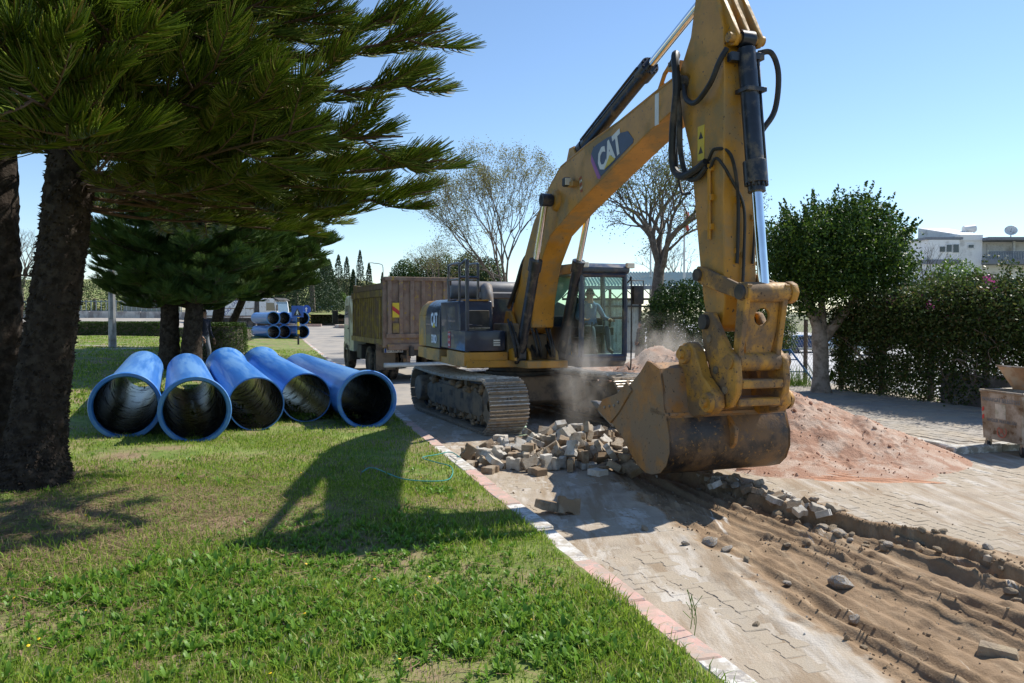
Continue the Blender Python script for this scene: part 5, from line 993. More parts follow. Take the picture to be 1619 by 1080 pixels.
# ================================================================== WASTE BIN
m_bin = mat('dull_galvanised_steel', (.36, .325, .28), .55, .25, var=.16, scale=2.5, dirt=(.25, .19, .13), damt=.45, dscale=3, chips=(.16, .10, .06), camt=.2, cscale=6, bump=.12)
m_binrust = mat('rusty_lid_inside', (.40, .24, .13), .7, var=.3, scale=3, dirt=(.45, .36, .26), damt=.4, dscale=4, bump=.2)
bw_, bd_, bh_ = .82, 1.15, .74
g0 = Vector((7.42, 12.40, 0)); bn = thing('waste_bin', 'dented grey metal wheeled waste bin with its lid propped open', 'waste bin', (g0.x, g0.y, 0), R(-79.5))
b = MB(); tpr = .04
V = [(tpr, 0 + tpr, .2), (bw_ - tpr, tpr, .2), (bw_ - tpr, bd_ - tpr, .2), (tpr, bd_ - tpr, .2), (0, 0, .2 + bh_), (bw_, 0, .2 + bh_), (bw_, bd_, .2 + bh_), (0, bd_, .2 + bh_)]
q = .02; Vi = [(x + (q if x < .5 else -q), y + (q if y < .5 else -q), z + (.03 if z < .5 else 0)) for x, y, z in V]
b.add(V + Vi, [(3, 2, 1, 0)] + [(i, (i + 1) % 4, 4 + (i + 1) % 4, 4 + i) for i in range(4)] + [(8, 9, 10, 11)] + [(8 + (i + 1) % 4, 8 + i, 12 + i, 12 + (i + 1) % 4) for i in range(4)] + [(4 + i, 4 + (i + 1) % 4, 12 + (i + 1) % 4, 12 + i) for i in range(4)])
b.build('bin_body', m_bin, bn, .006, fixn=False)
e = MB()
for a, b_ in ((V[4], V[5]), (V[5], V[6]), (V[6], V[7]), (V[7], V[4])): e.tube([(a[0], a[1], a[2] + .012), (b_[0], b_[1], b_[2] + .012)], .022, 8)
e.build('bin_rim', m_bin, bn)
for (sx_, sy_) in ((.07, .1), (bw_ - .08, .1), (.07, bd_ - .1), (bw_ - .08, bd_ - .1)):
    w = MB(); w.lathe([(0, -.025), (.075, -.025), (.09, -.015), (.09, .015), (.075, .025), (0, .025)], (sx_, sy_, .09), (.5, 1, 0), 18); cw_ = w.build('caster', m_black, bn); MB().box((sx_ + .02, sy_, .15), (.07, .07, .11)).build('fork', m_steel, cw_, .006); MB().lathe([(0, .03), (.045, .028), (.05, .02)], (sx_, sy_, .09), (-.5, -1, 0), 14).build('hub', m_steel, cw_)
ld = MB(); 
L0 = [(.12, bd_ * .55, 1.16), (bw_ - .05, bd_ * .55, 1.16), (bw_ + .12, bd_ * .75, 1.66), (-.10, bd_ * .75, 1.66)]
ld.prism([(0, 0), (1, 0), (1, 1), (0, 1)], 0, 1, 'z'); ld = MB()
L1 = [(.06, .56, .96), (bw_ - .02, .56, .96), (bw_ + .10, .40, 1.32), (-.10, .40, 1.32)]
ld.mat(1).add(L1, [(0, 1, 2, 3)]); L2 = [(x, y + .03, z + .01) for x, y, z in L1]; ld.mat(0).add(L2, [(3, 2, 1, 0)])
ld.mat(0).add(L1 + L2, [(0, 4, 5, 1), (1, 5, 6, 2), (2, 6, 7, 3), (3, 7, 4, 0)])
S1 = [L1[3], L1[0], (.0, bd_ * .30, 1.14), (-.2, bd_ * .42, 1.66)]
for sgn, (a, c_) in ((1, (L1[3], L1[0])), (-1, (L1[2], L1[1]))):
    dx = -.05 if sgn > 0 else .05; p4 = [a, c_, (c_[0] + dx * .4, c_[1] + .06, c_[2]), (a[0] + dx * .5, a[1] + .1, a[2] + .01)]; ld.mat(0).add(p4 + [(x + dx * .3, y, z) for x, y, z in p4], [(0, 1, 2, 3), (7, 6, 5, 4), (3, 2, 6, 7), (0, 3, 7, 4), (1, 0, 4, 5), (2, 1, 5, 6)])
lid = ld.build('lid', [m_bin, m_binrust], bn, smooth=0, fixn=False); MB().tube([(L1[3][0] - .03, L1[3][1], 1.325), (L1[2][0] + .03, L1[2][1], 1.325)], .014, 8).build('lid_rim', m_bin, lid)
m_faint = mat('faded_blue_grey_print', (.17, .19, .21), .7, var=.2); m_redf = mat('faded_red_print', (.38, .12, .08), .7, var=.2)
fy = lambda z: .04 - .04 * (z - .2) / bh_ - .004
text_on('MANAVGAT BELEDİYESİ', .095, m_faint, bn, (bw_ / 2, fy(.82), .82), (1, 0, 0), (0, .04, 1), sx=.70); text_on('TEMİZLİK MÜDÜRLÜĞÜ', .068, m_faint, bn, (bw_ / 2, fy(.50), .50), (1, 0, 0), (0, .04, 1), sx=.78)
MB().box((.40, fy(.655) + .001, .655), (.20, .004, .225), (.04, 0, 0)).build('pasted_sheet', mat('pasted_paper', (.52, .49, .43), .8, var=.12, scale=9, dirt=(.36, .35, .27), damt=.4, dscale=6), bn)
rg = MB(); rg.lathe([(.078, -.002), (.096, -.002), (.096, .002), (.078, .002)], (.42, fy(.345), .345), (0, -1, .04), 32, closed=True); rg.box((.42, fy(.345), .345), (.16, .003, .018), (0, R(45), 0)); rg.build('round_mark', m_redf, bn); text_on('R', .12, m_redf, bn, (.42, fy(.345) - .001, .345), (1, 0, 0), (0, .04, 1))
for z in (.66, .54): MB().prism([(.035, z - .04), (.075, z - .025), (.075, z + .045), (.04, z + .025)], fy(z) - .001, fy(z) + .003, 'y').build('reflector_patch', m_red, bn)
MB().box((bw_ - .016, .2, .7), (.006, .1, .12)).build('reflector_patch', m_red, bn)

# ================================================================== TIPPER TRUCK
def plain(col, name, **k): return mat(name, col, **k)
m_tyre = mat('tyre_rubber', (.022, .021, .02), .85, var=.3, dirt=(.20, .155, .11), damt=.4, dscale=4)
m_rim = mat('dusty_rim', (.20, .18, .16), .6, .3, var=.2, dirt=(.26, .2, .15), damt=.5)
m_cabw = mat('cab_pale_paint', (.50, .55, .54), .4, var=.06, dirt=(.36, .32, .26), damt=.3, dscale=2, coat=.2)
def wheel(parent, x, y, r, w, side, name='wheel'):
    mb = MB(); mb.lathe([(r * .6, -w / 2), (r * .92, -w / 2), (r, -w * .38), (r, w * .38), (r * .92, w / 2), (r * .6, w / 2)], (x, y, r), (0, 1, 0), 28)
    wh = mb.build(name, m_tyre, parent)
    MB().lathe([(r * .62, w * .45), (r * .58, w * .3), (r * .3, w * .18), (r * .22, w * .40), (0, w * .42)], (x, y, r), (0, side, 0), 20).build('rim', m_rim, wh)
    return wh
tr = G(608, 600); TA = RANG + R(5.0)
# local: x forward (away from the camera), y left
tk = thing('tipper_truck', 'dusty tipper truck with faded yellow ribbed sides and rusty tailgate seen from behind', 'dump truck', (tr.x, tr.y, 0), TA)
o0 = 0.0; YL, YR = .28, -2.22                               # left wheel face at local y .28
BX0, BX1, BZ0, BZ1 = -1.15, 3.9, 1.18, 3.15
def Lp(x, y, z): return (x, y, z)
bx = MB()
for y, t in ((YL, -.06), (YR, .06)): bx.prism([(BX0, BZ0), (BX1, BZ0), (BX1, BZ1), (BX0, BZ1)], min(y, y + t), max(y, y + t), 'y')
bx.box(((BX0 + BX1) / 2, (YL + YR) / 2, BZ0 + .04), (BX1 - BX0, YL - YR - .12, .08)); bx.box((BX1 - .03, (YL + YR) / 2, 2.2), (.06, YL - YR - .12, 2.0))
tbx = bx.build('tipper_box', [m_dumpyel], tk, .008)
for y, sg in ((YL, 1), (YR, -1)):
    nr = 15
    for i in range(nr): MB().box((BX0 + .35 + i * (BX1 - BX0 - .6) / (nr - 1), y + sg * .035, 2.02), (.11, .07, 1.35)).build('side_rib', m_dumpyel, tbx, .012)
    MB().box(((BX0 + BX1) / 2, y + sg * .035, 2.82), (BX1 - BX0, .07, .22)).box(((BX0 + BX1) / 2, y + sg * .04, 1.27), (BX1 - BX0, .08, .18)).build('side_rail', m_dumpyel, tbx, .012)
    # sagging rusty extension board
    MB().prism([(BX0 + .1, 2.95), (BX1 - .2, 2.95), (BX1 - .2, 3.22), (1.9, 3.10), (.6, 3.07), (BX0 + .1, 3.14)], y - .02, y + .03, 'y').build('top_board', m_rust, tbx)
MB().box((BX0 - .03, (YL + YR) / 2, 1.3), (.12, 2.5, .24)).box((BX0, YL - .03, 2.2), (.16, .14, 2.2)).box((BX0, YR + .03, 2.2), (.16, .14, 2.2)).build('rear_frame', m_rust, tbx, .012)
tg = MB(); tg.box((BX0 - .07, (YL + YR) / 2, 2.36), (.05, 2.3, 1.88)); gate = tg.build('tailgate', m_rust, tk)
nb = 7
for i in range(nb): MB().box((BX0 - .12, YL - .16 - i * (YL - YR - .32) / (nb - 1), 2.36), (.09, .13, 1.75)).build('gate_rib', m_rust, gate, .012)
MB().box((BX0 - .12, (YL + YR) / 2, 3.27), (.12, 2.5, .12)).build('gate_rail', m_rust, gate, .012); MB().box((BX0 - .12, (YL + YR) / 2, 1.47), (.12, 2.4, .14)).build('gate_rail', m_rust, gate, .012)
MB().box((BX0 - .05, (YL + YR) / 2, 1.12), (.2, 2.3, .2)).build('gate_sill', m_rust, gate, .02)
mk = MB(); mk.box((BX0 - .176, YL - .35, 2.28), (.012, .22, .46)); mk = mk.build('warning_plate', m_yellett, tk)
MB().prism([(YL - .46, 2.12), (YL - .46, 2.26), (YL - .24, 2.42), (YL - .24, 2.28)], BX0 - .187, BX0 - .183, 'x').build('red_stripe', m_red, mk, smooth=0)
mk = MB().box((BX0 - .176, YL - .35, 1.72), (.012, .20, .30)).build('rear_plate', m_dumpyel, tk)
ch = MB(); ch.box((2.3, -.55, .98), (7.6, .12, .3)); ch.box((2.3, -1.40, .98), (7.6, .12, .3)); ch.box((-1.1, -.97, .98), (.2, 1.0, .3)); ch.box((4.6, -.97, .9), (1.2, 1.5, .4)); ch.build('chassis', m_dark, tk)
for x in (0.0, 1.38):
    for (y, sd_) in ((.10, 1), (-.22, 1), (-1.72, -1), (-2.04, -1)): wheel(tk, x, y, .53, .3, sd_)
for (y, sd_) in ((.10, 1), (-2.04, -1)): wheel(tk, 5.55, y, .53, .32, sd_)
MB().box((2.9, .02, .8), (.8, .5, .5)).cyl((3.5, -.2, .75), (4.4, -.2, .75), .28).build('side_tank', m_dark, tk, .03)
for y in (.13, -2.07): MB().box((-.75, y, .8), (.03, .62, .85)).build('mudflap', m_frame, tk)
MB().tube([(-1.25, .30, .55), (-1.25, -2.25, .55)], .075, 10).build('rear_bar', m_cabw, tk); MB().box((-1.2, -.5, .85), (.1, .1, .6)).box((-1.2, -1.5, .85), (.1, .1, .6)).build('bar_bracket', m_rust, tk)
pl_ = MB().box((-.80, -.12, .99), (.02, .62, .13)).build('number_plate', m_white, tk); MB().box((-.812, .15, .99), (.008, .06, .125)).build('plate_strip', mat('plate_blue', (.03, .1, .4), .5), pl_)
text_on('07 LER 24', .115, m_dark, pl_, (-.813, -.15, .985), (0, -1, 0), (0, 0, 1))
MB().box((-.9, -.3, 1.1), (.03, .45, .12)).build('tail_light', m_red, tk, .01)
# cab
cb = MB(); cb.prism([(4.15, .75), (6.1, .75), (6.2, 1.25), (6.12, 1.75), (5.85, 2.72), (5.6, 2.86), (4.3, 2.86), (4.15, 2.7)], YR + .04, YL - .04, 'y'); cbo = cb.build('truck_cab', m_cabw, tk, .06, segs=2)
for y, sg in ((YL - .04, 1), (YR + .04, -1)):
    dr = MB(); dr.prism([(4.85, .95), (5.85, .95), (5.9, 1.7), (5.68, 2.55), (4.85, 2.6)], min(y, y + sg * .02), max(y, y + sg * .02), 'y'); dr = dr.build('truck_door', m_cabw, cbo, .01)
    MB().prism([(4.95, 1.75), (5.8, 1.75), (5.6, 2.48), (4.95, 2.5)], min(y + sg * .015, y + sg * .03), max(y + sg * .015, y + sg * .03), 'y').build('door_pane', m_dglass, dr, .004)
    MB().box((5.0, y + sg * .04, 1.6), (.12, .03, .04)).build('door_handle', m_dark, dr)
    m_ = MB(); m_.tube([(5.95, y, 2.1), (6.05, y + sg * .3, 2.2)], .02, 6); m_.box((6.05, y + sg * .36, 2.05), (.12, .22, .5)); m_.build('wing_mirror', m_dark, tk, .02)
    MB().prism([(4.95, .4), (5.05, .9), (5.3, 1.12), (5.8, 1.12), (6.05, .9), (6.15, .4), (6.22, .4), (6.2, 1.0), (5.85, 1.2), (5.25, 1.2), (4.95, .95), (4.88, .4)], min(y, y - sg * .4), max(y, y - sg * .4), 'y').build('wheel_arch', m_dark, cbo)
MB().prism([(6.13, 1.8), (5.9, 2.65), (5.93, 2.66), (6.16, 1.81)], YR + .15, YL - .15, 'y').build('windscreen', m_dglass, cbo)

# ================================================================== WHITE TRUCK IN THE SIDE STREET
Y0 = 84; z0 = float(rise(Y0)); wx = (449 - 809.5) / F * Y0
wt = thing('white_truck', 'white high sided tipper truck with blue lettering standing behind the far pipe stack', 'truck', (wx, Y0, z0), R(-14))
wb = MB(); wb.prism([(-10.6, 1.3), (-2.9, 1.3), (-2.75, 3.0), (-10.6, 3.0)], -1.25, 1.25, 'y'); body = wb.build('tipper_box', m_white, wt, .03)
for i in range(3): MB().box((-9.7 + i * 2.9, -1.28, 2.15), (.14, .08, 1.66)).build('side_rib', m_white, body)
MB().box((-6.7, -1.28, 2.18), (7.7, .05, .07)).box((-6.7, -1.29, 1.36), (7.7, .08, .12)).build('side_rail', m_rust, body)
MB().add([(-7.0, -1.262, 1.45), (-5.9, -1.262, 1.45), (-4.4, -1.262, 2.95), (-5.5, -1.262, 2.95)], [(0, 1, 2, 3)]).add([(-7.0, -1.255, 1.45), (-5.9, -1.255, 1.45), (-4.4, -1.255, 2.95), (-5.5, -1.255, 2.95)], [(3, 2, 1, 0)]).build('pale_band', m_lett, body, smooth=0)
text_on('HORZ-SAN', .52, mat('blue_lettering', (.05, .07, .30), .6), body, (-5.6, -1.275, 2.2), (1, 0, 1.0), (-1, 0, 1))
cb = MB(); cb.prism([(-2.2, .7), (-.05, .7), (0, 1.5), (-.22, 2.9), (-.5, 3.2), (-2.2, 3.25)], -1.22, 1.22, 'y'); cbo = cb.build('truck_cab', m_white, wt, .08, segs=2)
MB().prism([(-1.35, 1.95), (-.3, 1.95), (-.42, 2.75), (-1.35, 2.8)], -1.24, -1.21, 'y').build('door_pane', m_dglass, cbo); MB().prism([(-.08, 1.75), (-.22, 2.85), (-.18, 2.85), (-.04, 1.75)], -1.05, 1.05, 'y').build('windscreen', mat('screen_glass', (.09, .14, .2), .05, spec=.8), cbo)
MB().prism([(-.5, 3.2), (.06, 3.0), (.06, 3.08), (-.5, 3.3)], -1.2, 1.2, 'y').build('sun_visor', m_dark, cbo); MB().box((.02, 0, 1.1), (.06, 2.0, .55)).build('front_grille', m_dark, cbo)
MB().box((-2.5, 0, 2.3), (.5, 2.3, 2.0)).build('cab_back', m_dark, wt); MB().box((-5.5, 0, .95), (10, 1.2, .4)).build('chassis', m_dark, wt)
MB().tube([(-.1, -1.2, 2.6), (.1, -1.5, 2.6), (.1, -1.5, 1.9)], .05, 6).box((.1, -1.5, 2.25), (.1, .2, .6)).build('wing_mirror', m_dark, wt)
for x in (-1.1, -3.3, -7.9, -9.3):
    for (y, s_) in ((-1.05, -1), (1.05, 1)): wheel(wt, x, y, .53, .3, s_)

# ================================================================== CARS IN THE CAR PARK
def car(name, lab, loc, rot, paint):
    t = thing(name, lab, 'car', loc, rot, 'cars parked behind the hedge')
    L = 2.15
    prof = [(-L, .35), (-L, .75), (-1.95, .93), (-1.5, .97), (-.95, 1.40), (-.3, 1.47), (.45, 1.42), (1.15, .98), (1.9, .86), (L, .68), (L, .35)]
    mb = MB(); n = len(prof)
    rows = []
    for (y, s_, dz) in ((-.86, 1, 0), (-.72, 1, .0), (.72, 1, 0), (.86, 1, 0)):
        rows.append([(x * (.985 if abs(y) > .8 else 1), y * (.80 if (z > 1.1) else 1) * (1 if abs(y) > .8 else 1), z - (.03 if abs(y) > .8 else 0)) for x, z in prof])
    vs = [p for r_ in rows for p in r_]; fs = [tuple(range(n))[::-1], tuple(range(3 * n, 4 * n))]
    for k in range(3): fs += [(k * n + i, k * n + (i + 1) % n, (k + 1) * n + (i + 1) % n, (k + 1) * n + i) for i in range(n)]
    mb.add(vs, fs); b = mb.build('car_body', paint, t, .03, segs=2)
    for sg in (-1, 1):
        y = sg * .745
        for poly in ([(-1.35, .99), (-.92, 1.33), (-.32, 1.39), (-.32, .99)], [(-.26, .99), (-.26, 1.39), (.38, 1.35), (.98, .99)]):
            MB().prism(poly, y - .06 if sg > 0 else y - .05, y + .05 if sg > 0 else y + .06, 'y').build('side_window', m_dglass, b)
        for x in (-1.3, 1.32): wheel(t, x, sg * .76, .32, .2, sg)
        MB().box((.75, sg * .93, 1.0), (.12, .16, .12)).build('wing_mirror', paint, t, .03)
        MB().box((2.1, sg * .6, .68), (.08, .35, .13)).build('headlight', m_lamp, t, .03); MB().box((-2.12, sg * .66, .78), (.06, .26, .16)).build('tail_light', m_red, t, .02)
    MB().add([(.50, -.62, 1.41), (.50, .62, 1.41), (1.10, .70, 1.02), (1.10, -.70, 1.02)], [(0, 1, 2, 3)]).build('windscreen', m_dglass, b, loc=(.015, 0, .02)); MB().add([(-.98, -.62, 1.39), (-1.46, -.68, 1.0), (-1.46, .68, 1.0), (-.98, .62, 1.39)], [(0, 1, 2, 3)]).build('rear_window', m_dglass, b, loc=(-.02, 0, .02))
    return t
def park(px, py, D): x = (px - 809.5) / F * D; return (x, D, -.97)
m_silver = mat('silver_car_paint', (.52, .55, .58), .25, .4, var=.04, coat=.5); m_navycar = mat('navy_car_paint', (.03, .05, .12), .25, var=.05, coat=.5)
car('parked_car', 'silver white car behind the fence right of the pale tree trunk', park(1338, 0, 60), R(186), m_silver)
car('parked_car', 'dark blue car behind the fence left of the pale tree trunk', park(1274, 0, 63), R(10), m_navycar)
car('parked_car', 'pale car half hidden by the pale tree trunk', park(1302, 0, 67), R(184), m_white)

# ================================================================== SIGNS AND POLES
m_pole = mat('galvanised_pole', (.30, .31, .32), .5, .4, var=.12, scale=3, dirt=(.22, .21, .19), damt=.3)
m_signblue = mat('sign_blue', (.02, .09, .42), .4, var=.06); m_signyel = mat('sign_yellow', (.72, .50, .03), .5, var=.05); m_signblk = mat('sign_black', (.015, .015, .015), .5)
Ys = 53.5; sx = (471.5 - 809.5) / F * Ys; zs = lz(sx, Ys)
sg = thing('crossing_sign', 'blue pedestrian crossing sign on a yellow and black banded post', 'road sign', (sx, Ys, zs - .02), 0)
ph = (497 + 0 - 0);
MB().cyl((0, 0, 0), (0, 0, 2.3), .07, n=12).build('sign_post', m_signblk, sg)
for i in range(3): MB().lathe([(.074, 0), (.074, .26)], (0, 0, .75 + i * .55), (0, 0, 1), 12).build('yellow_band', m_signyel, sg)
MB().box((-.02, -.09, 2.28), (.80, .03, .78)).build('sign_face', m_signblue, sg, .006)
MB().prism([(-.30, 2.0), (.26, 2.0), (-.02, 2.50)], -.113, -.107, 'y').build('white_triangle', m_signblk, sg, smooth=0)
fg = MB(); fg.tube([(-.02, -.118, 2.33), (-.02, -.118, 2.2)], .035, 6); fg.tube([(-.02, -.118, 2.2), (-.09, -.118, 2.06)], .022, 6); fg.tube([(-.02, -.118, 2.2), (.06, -.118, 2.06)], .022, 6); fg.lathe([(0, -.03), (.03, 0), (0, .03)], (-.02, -.118, 2.38), (0, 0, 1), 8); fg.tube([(-.09, -.118, 2.2), (-.02, -.118, 2.29), (.06, -.118, 2.2)], .018, 6); tag(fg.build('walking_figure', m_lett, sg))
Y2 = 74; x2 = (485 - 809.5) / F * Y2; z2 = float(rise(Y2))
s2 = thing('keep_right_sign', 'round blue arrow sign above a yellow and black chevron board', 'road sign', (x2, Y2, z2))
MB().cyl((0, 0, 0), (0, 0, 2.5), .05).build('sign_post', m_pole, s2); MB().lathe([(0, .0), (.42, .0), (.42, .03), (0, .03)], (0, -.06, 2.25), (0, -1, 0), 24).build('round_face', m_signblue, s2)
MB().prism([(-.05, 2.05), (.05, 2.05), (.05, 2.3), (.14, 2.3), (0, 2.48), (-.14, 2.3), (-.05, 2.3)], -.105, -.095, 'y').build('arrow', m_lett, s2, smooth=0)
MB().box((0, -.08, 1.35), (.8, .03, .9)).build('chevron_board', m_signblk, s2)
for i in range(3): MB().prism([(-.4, .98 + i * .28), (0, 1.22 + i * .28), (.4, .98 + i * .28), (.4, 1.11 + i * .28), (0, 1.35 + i * .28), (-.4, 1.11 + i * .28)], -.106, -.098, 'y').build('chevron', m_signyel, s2, smooth=0)
# grey lamp post on the lawn
Y3 = 30.4; x3 = (177.5 - 809.5) / F * Y3; z3 = lz(x3, Y3)
lp = thing('lamp_post', 'grey octagonal lamp post on a concrete footing in the lawn', 'lamp post', (x3, Y3, z3 - .02))
MB().tube([(0, 0, 0), (0, 0, 7.5)], [.155, .07], 8).build('post', m_pole, lp, smooth=0); MB().box((.02, -.155, .85), (.15, .02, .6)).build('service_door', m_pole, lp, .005)
MB().box((.3, -.1, .02), (2.4, .9, .05)).build('footing', m_concrete, lp, .01); MB().tube([(0, 0, 7.5), (.9, -.2, 7.8)], .04, 8).box((1.1, -.2, 7.82), (.5, .2, .1)).build('lamp_arm', m_pole, lp)
for (px, pt, Y, lab, dr) in ((606, 418, 170, 'tall curved street lamp against the sky above the tipper truck', -1), (563, 437, 150, 'smaller street lamp in front of the cypresses', 1)):
    x = (px - 809.5) / F * Y; h = HC + (497 - pt) / F * Y; z = float(rise(Y)); t = thing('street_lamp', lab, 'street lamp', (x, Y, z)); hh = h - z
    MB().tube(crom([(0, 0, 0), (0, 0, hh * .6), (0, 0, hh * .93), (dr * .5, 0, hh), (dr * 2.2, 0, hh + .25)], 4), .09, 6).build('post', m_pole, t); MB().box((dr * 2.6, 0, hh + .3), (1.0, .3, .16)).build('lamp_head', m_white, t, .03)
# thin white flag poles in the right background
for (px, pt, Y, lab, fl_) in ((1081, 350, 44, 'white flag pole right of the bare tree behind the stick', 1), (1028, 408, 46, 'thin pale pole beside the bare tree trunk', 0)):
    x = (px - 809.5) / F * Y; h = HC + (497 - pt) / F * Y + 1; t = thing('flag_pole', lab, 'pole', (x, Y, -.4)); MB().tube([(0, 0, 0), (0, 0, h + .4)], [.07, .05], 8).build('pole', m_white, t)
    if fl_: MB().tube(crom([(.05, 0, h - .1), (.2, .05, h - .35), (.12, 0, h - .8), (.22, .03, h - 1.2)], 4), [.03] + [.10] * 11 + [.04], 6).build('furled_flag', m_red, t)
# blue metal trestle and leaning frame behind the pink heap
m_tres = mat('blue_metal_tube', (.05, .15, .36), .5, var=.1)
Yt = 23.5; xt = (1246 - 809.5) / F * Yt
t = thing('trestle', 'blue tubular metal trestle behind the bucket and large pink heap', 'trestle', (xt, Yt, .1), R(-12))
mb = MB(); mb.tube([(-.55, 0, 0), (-.55, 0, 1.0)], .025, 6).tube([(.05, 0, 0), (.05, 0, 1.0)], .025, 6).tube([(.05, -.05, 1.0), (.75, -.4, 0)], .03, 6).tube([(-.55, -.05, 1.0), (.1, -.4, 0)], .03, 6); mb.build('legs', m_tres, t)
for z in (.98, .7, .4): MB().tube([(-.58, 0, z), (.1, 0, z)], .022, 6).build('rung', m_tres, t)
for z in (.7, .35): MB().tube([(-.55 + (1 - z) * .65, -.05 - (1 - z) * .35, z), (.05 + (1 - z) * .7, -.05 - (1 - z) * .35, z)], .02, 6).build('rung', m_tres, t)
Yt = 24.0; t = thing('goal_frame', 'rusty white tube frame leaning behind the pale tree trunk', 'metal frame', ((1265 - 809.5) / F * Yt, Yt, .1))
MB().tube([(.55, 0, 0), (0, .1, 1.0), (2.0, .1, .95)], .035, 8).build('tube', m_cabw, t)

# ================================================================== PEOPLE
def person(name, lab, loc, rotz, J, E, mats, regions, hands=(), cat='person'):
    """J: joint -> (pos, radius); E: edges; regions: joint-edge -> material index"""
    keys = list(J); me = bpy.data.meshes.new('body'); me.from_pydata([J[k][0] for k in keys], [(keys.index(a), keys.index(b)) for a, b in E], [])
    o = bpy.data.objects.new('body', me); COL.objects.link(o)
    o.modifiers.new('skin', 'SKIN'); sub = o.modifiers.new('sub', 'SUBSURF'); sub.levels = 2
    sv_ = me.skin_vertices[0].data
    for i, k in enumerate(keys):
        r_ = J[k][1]; sv_[i].radius = r_ if isinstance(r_, tuple) else (r_, r_)
    sv_[keys.index('pelvis')].use_root = True
    dg = bpy.context.evaluated_depsgraph_get(); m2 = bpy.data.meshes.new_from_object(o.evaluated_get(dg)); bpy.data.objects.remove(o)
    bm = bmesh.new(); bm.from_mesh(m2)
    for f in bm.faces: f.smooth = True
    # fingers: five tapered, bent chains rooted in each palm
    for (hp_, fd, sdv) in hands:
        hp_, fd, sdv = Vector(hp_), Vector(fd).normalized(), Vector(sdv).normalized(); dn = fd.cross(sdv)
        for q, (off, ln) in enumerate(((-.032, .062), (-.011, .075), (.011, .08), (.032, .07), (.045, .05))):
            p = hp_ + sdv * off + fd * (.03 if q < 4 else -.02); dirn = fd if q < 4 else (fd * .6 + sdv * .8).normalized()
            tb = MB().tube([p - dirn * .02, p + dirn * ln * .5, p + dirn * ln * .8 + dn * .015, p + dirn * ln * .95 + dn * .03], [.011, .010, .009, .006], 6)
            k = [bm.verts.new(v) for v in tb.v]
            for f in tb.f:
                nf = bm.faces.new([k[i] for i in f]); nf.smooth = True
    bm.verts.ensure_lookup_table()
    segs_ = [(Vector(J[a][0]), Vector(J[b][0]), regions.get((a, b), 0)) for a, b in E]
    for f in bm.faces:
        c = f.calc_center_median(); best = None
        for a, b, r_ in segs_:
            ab = b - a; t_ = max(0, min(1, (c - a).dot(ab) / max(ab.length_squared, 1e-9))); d = (c - a - ab * t_).length
            if best is None or d < best[0]: best = (d, r_)
        f.material_index = best[1]
    bm.to_mesh(m2); bm.free()
    for m in mats: m2.materials.append(m)
    root = thing(name, lab, cat, loc, rotz)
    link('body', m2, root); return root
def head_parts(root, c, fwd, hairmat, glasses=None, beard=False, scarf=None, s=1.0):
    c = Vector(c); f = Vector(fwd).normalized(); up = Vector((0, 0, 1)); r_ = f.cross(up).normalized(); up = r_.cross(f)
    def T(a, b, z): return c + f * a * s + r_ * b * s + up * z * s
    n = 14; mb = MB()
    # hair cap: upper back part of an ellipsoid
    V = []; 
    for i in range(8):
        ph_ = math.pi * .5 * i / 7
        for j in range(n):
            a = 2 * math.pi * j / n; lo = .62 if math.cos(a) > .35 else 1.25
            p2 = ph_ * lo; V.append(T(.103 * math.sin(p2) * math.cos(a) - .012, .083 * math.sin(p2) * math.sin(a), .03 + .105 * math.cos(p2)))
    mb.add(V, [(i * n + j, i * n + (j + 1) % n, (i + 1) * n + (j + 1) % n, (i + 1) * n + j) for i in range(7) for j in range(n)]); mb.build('hair' if not scarf else 'head_cover', hairmat if not scarf else scarf, root, smooth=80)
    MB().add([T(.095, -.016, -.02), T(.095, .016, -.02), T(.09, 0, .025), T(.122, 0, -.012)], [(0, 3, 2), (3, 1, 2), (0, 1, 3)]).build('nose', m_skin, root)
    for sgn in (-1, 1):
        MB().lathe([(0, -.008), (.012, 0), (0, .008)], T(.09, sgn * .032, .028), f, 8).build('eye', m_dark, root)
        MB().lathe([(0, -.02), (.02, -.012), (.028, 0), (.02, .012), (0, .016)], T(-.005, sgn * .085, 0), r_, 8).build('ear', m_skin, root)
    MB().box(T(.093, 0, -.062), (.01, .04, .012), Matrix((f, r_, up)).transposed()).build('mouth', mat('lips', (.28, .11, .09), .5), root)
    if glasses:
        g = MB()
        for sgn in (-1, 1): g.box(T(.102, sgn * .036, .026), (.012, .055, .036), Matrix((f, r_, up)).transposed()); g.tube([T(.1, sgn * .065, .03), T(0, sgn * .085, .025)], .004, 5)
        g.tube([T(.106, -.012, .03), T(.106, .012, .03)], .004, 5); g.build('sunglasses', glasses, root, .003)
    if beard:
        MB().lathe([(.03, -.03), (.068, -.01), (.07, .02)], T(.018, 0, -.085), up, 12).build('beard', hairmat, root)
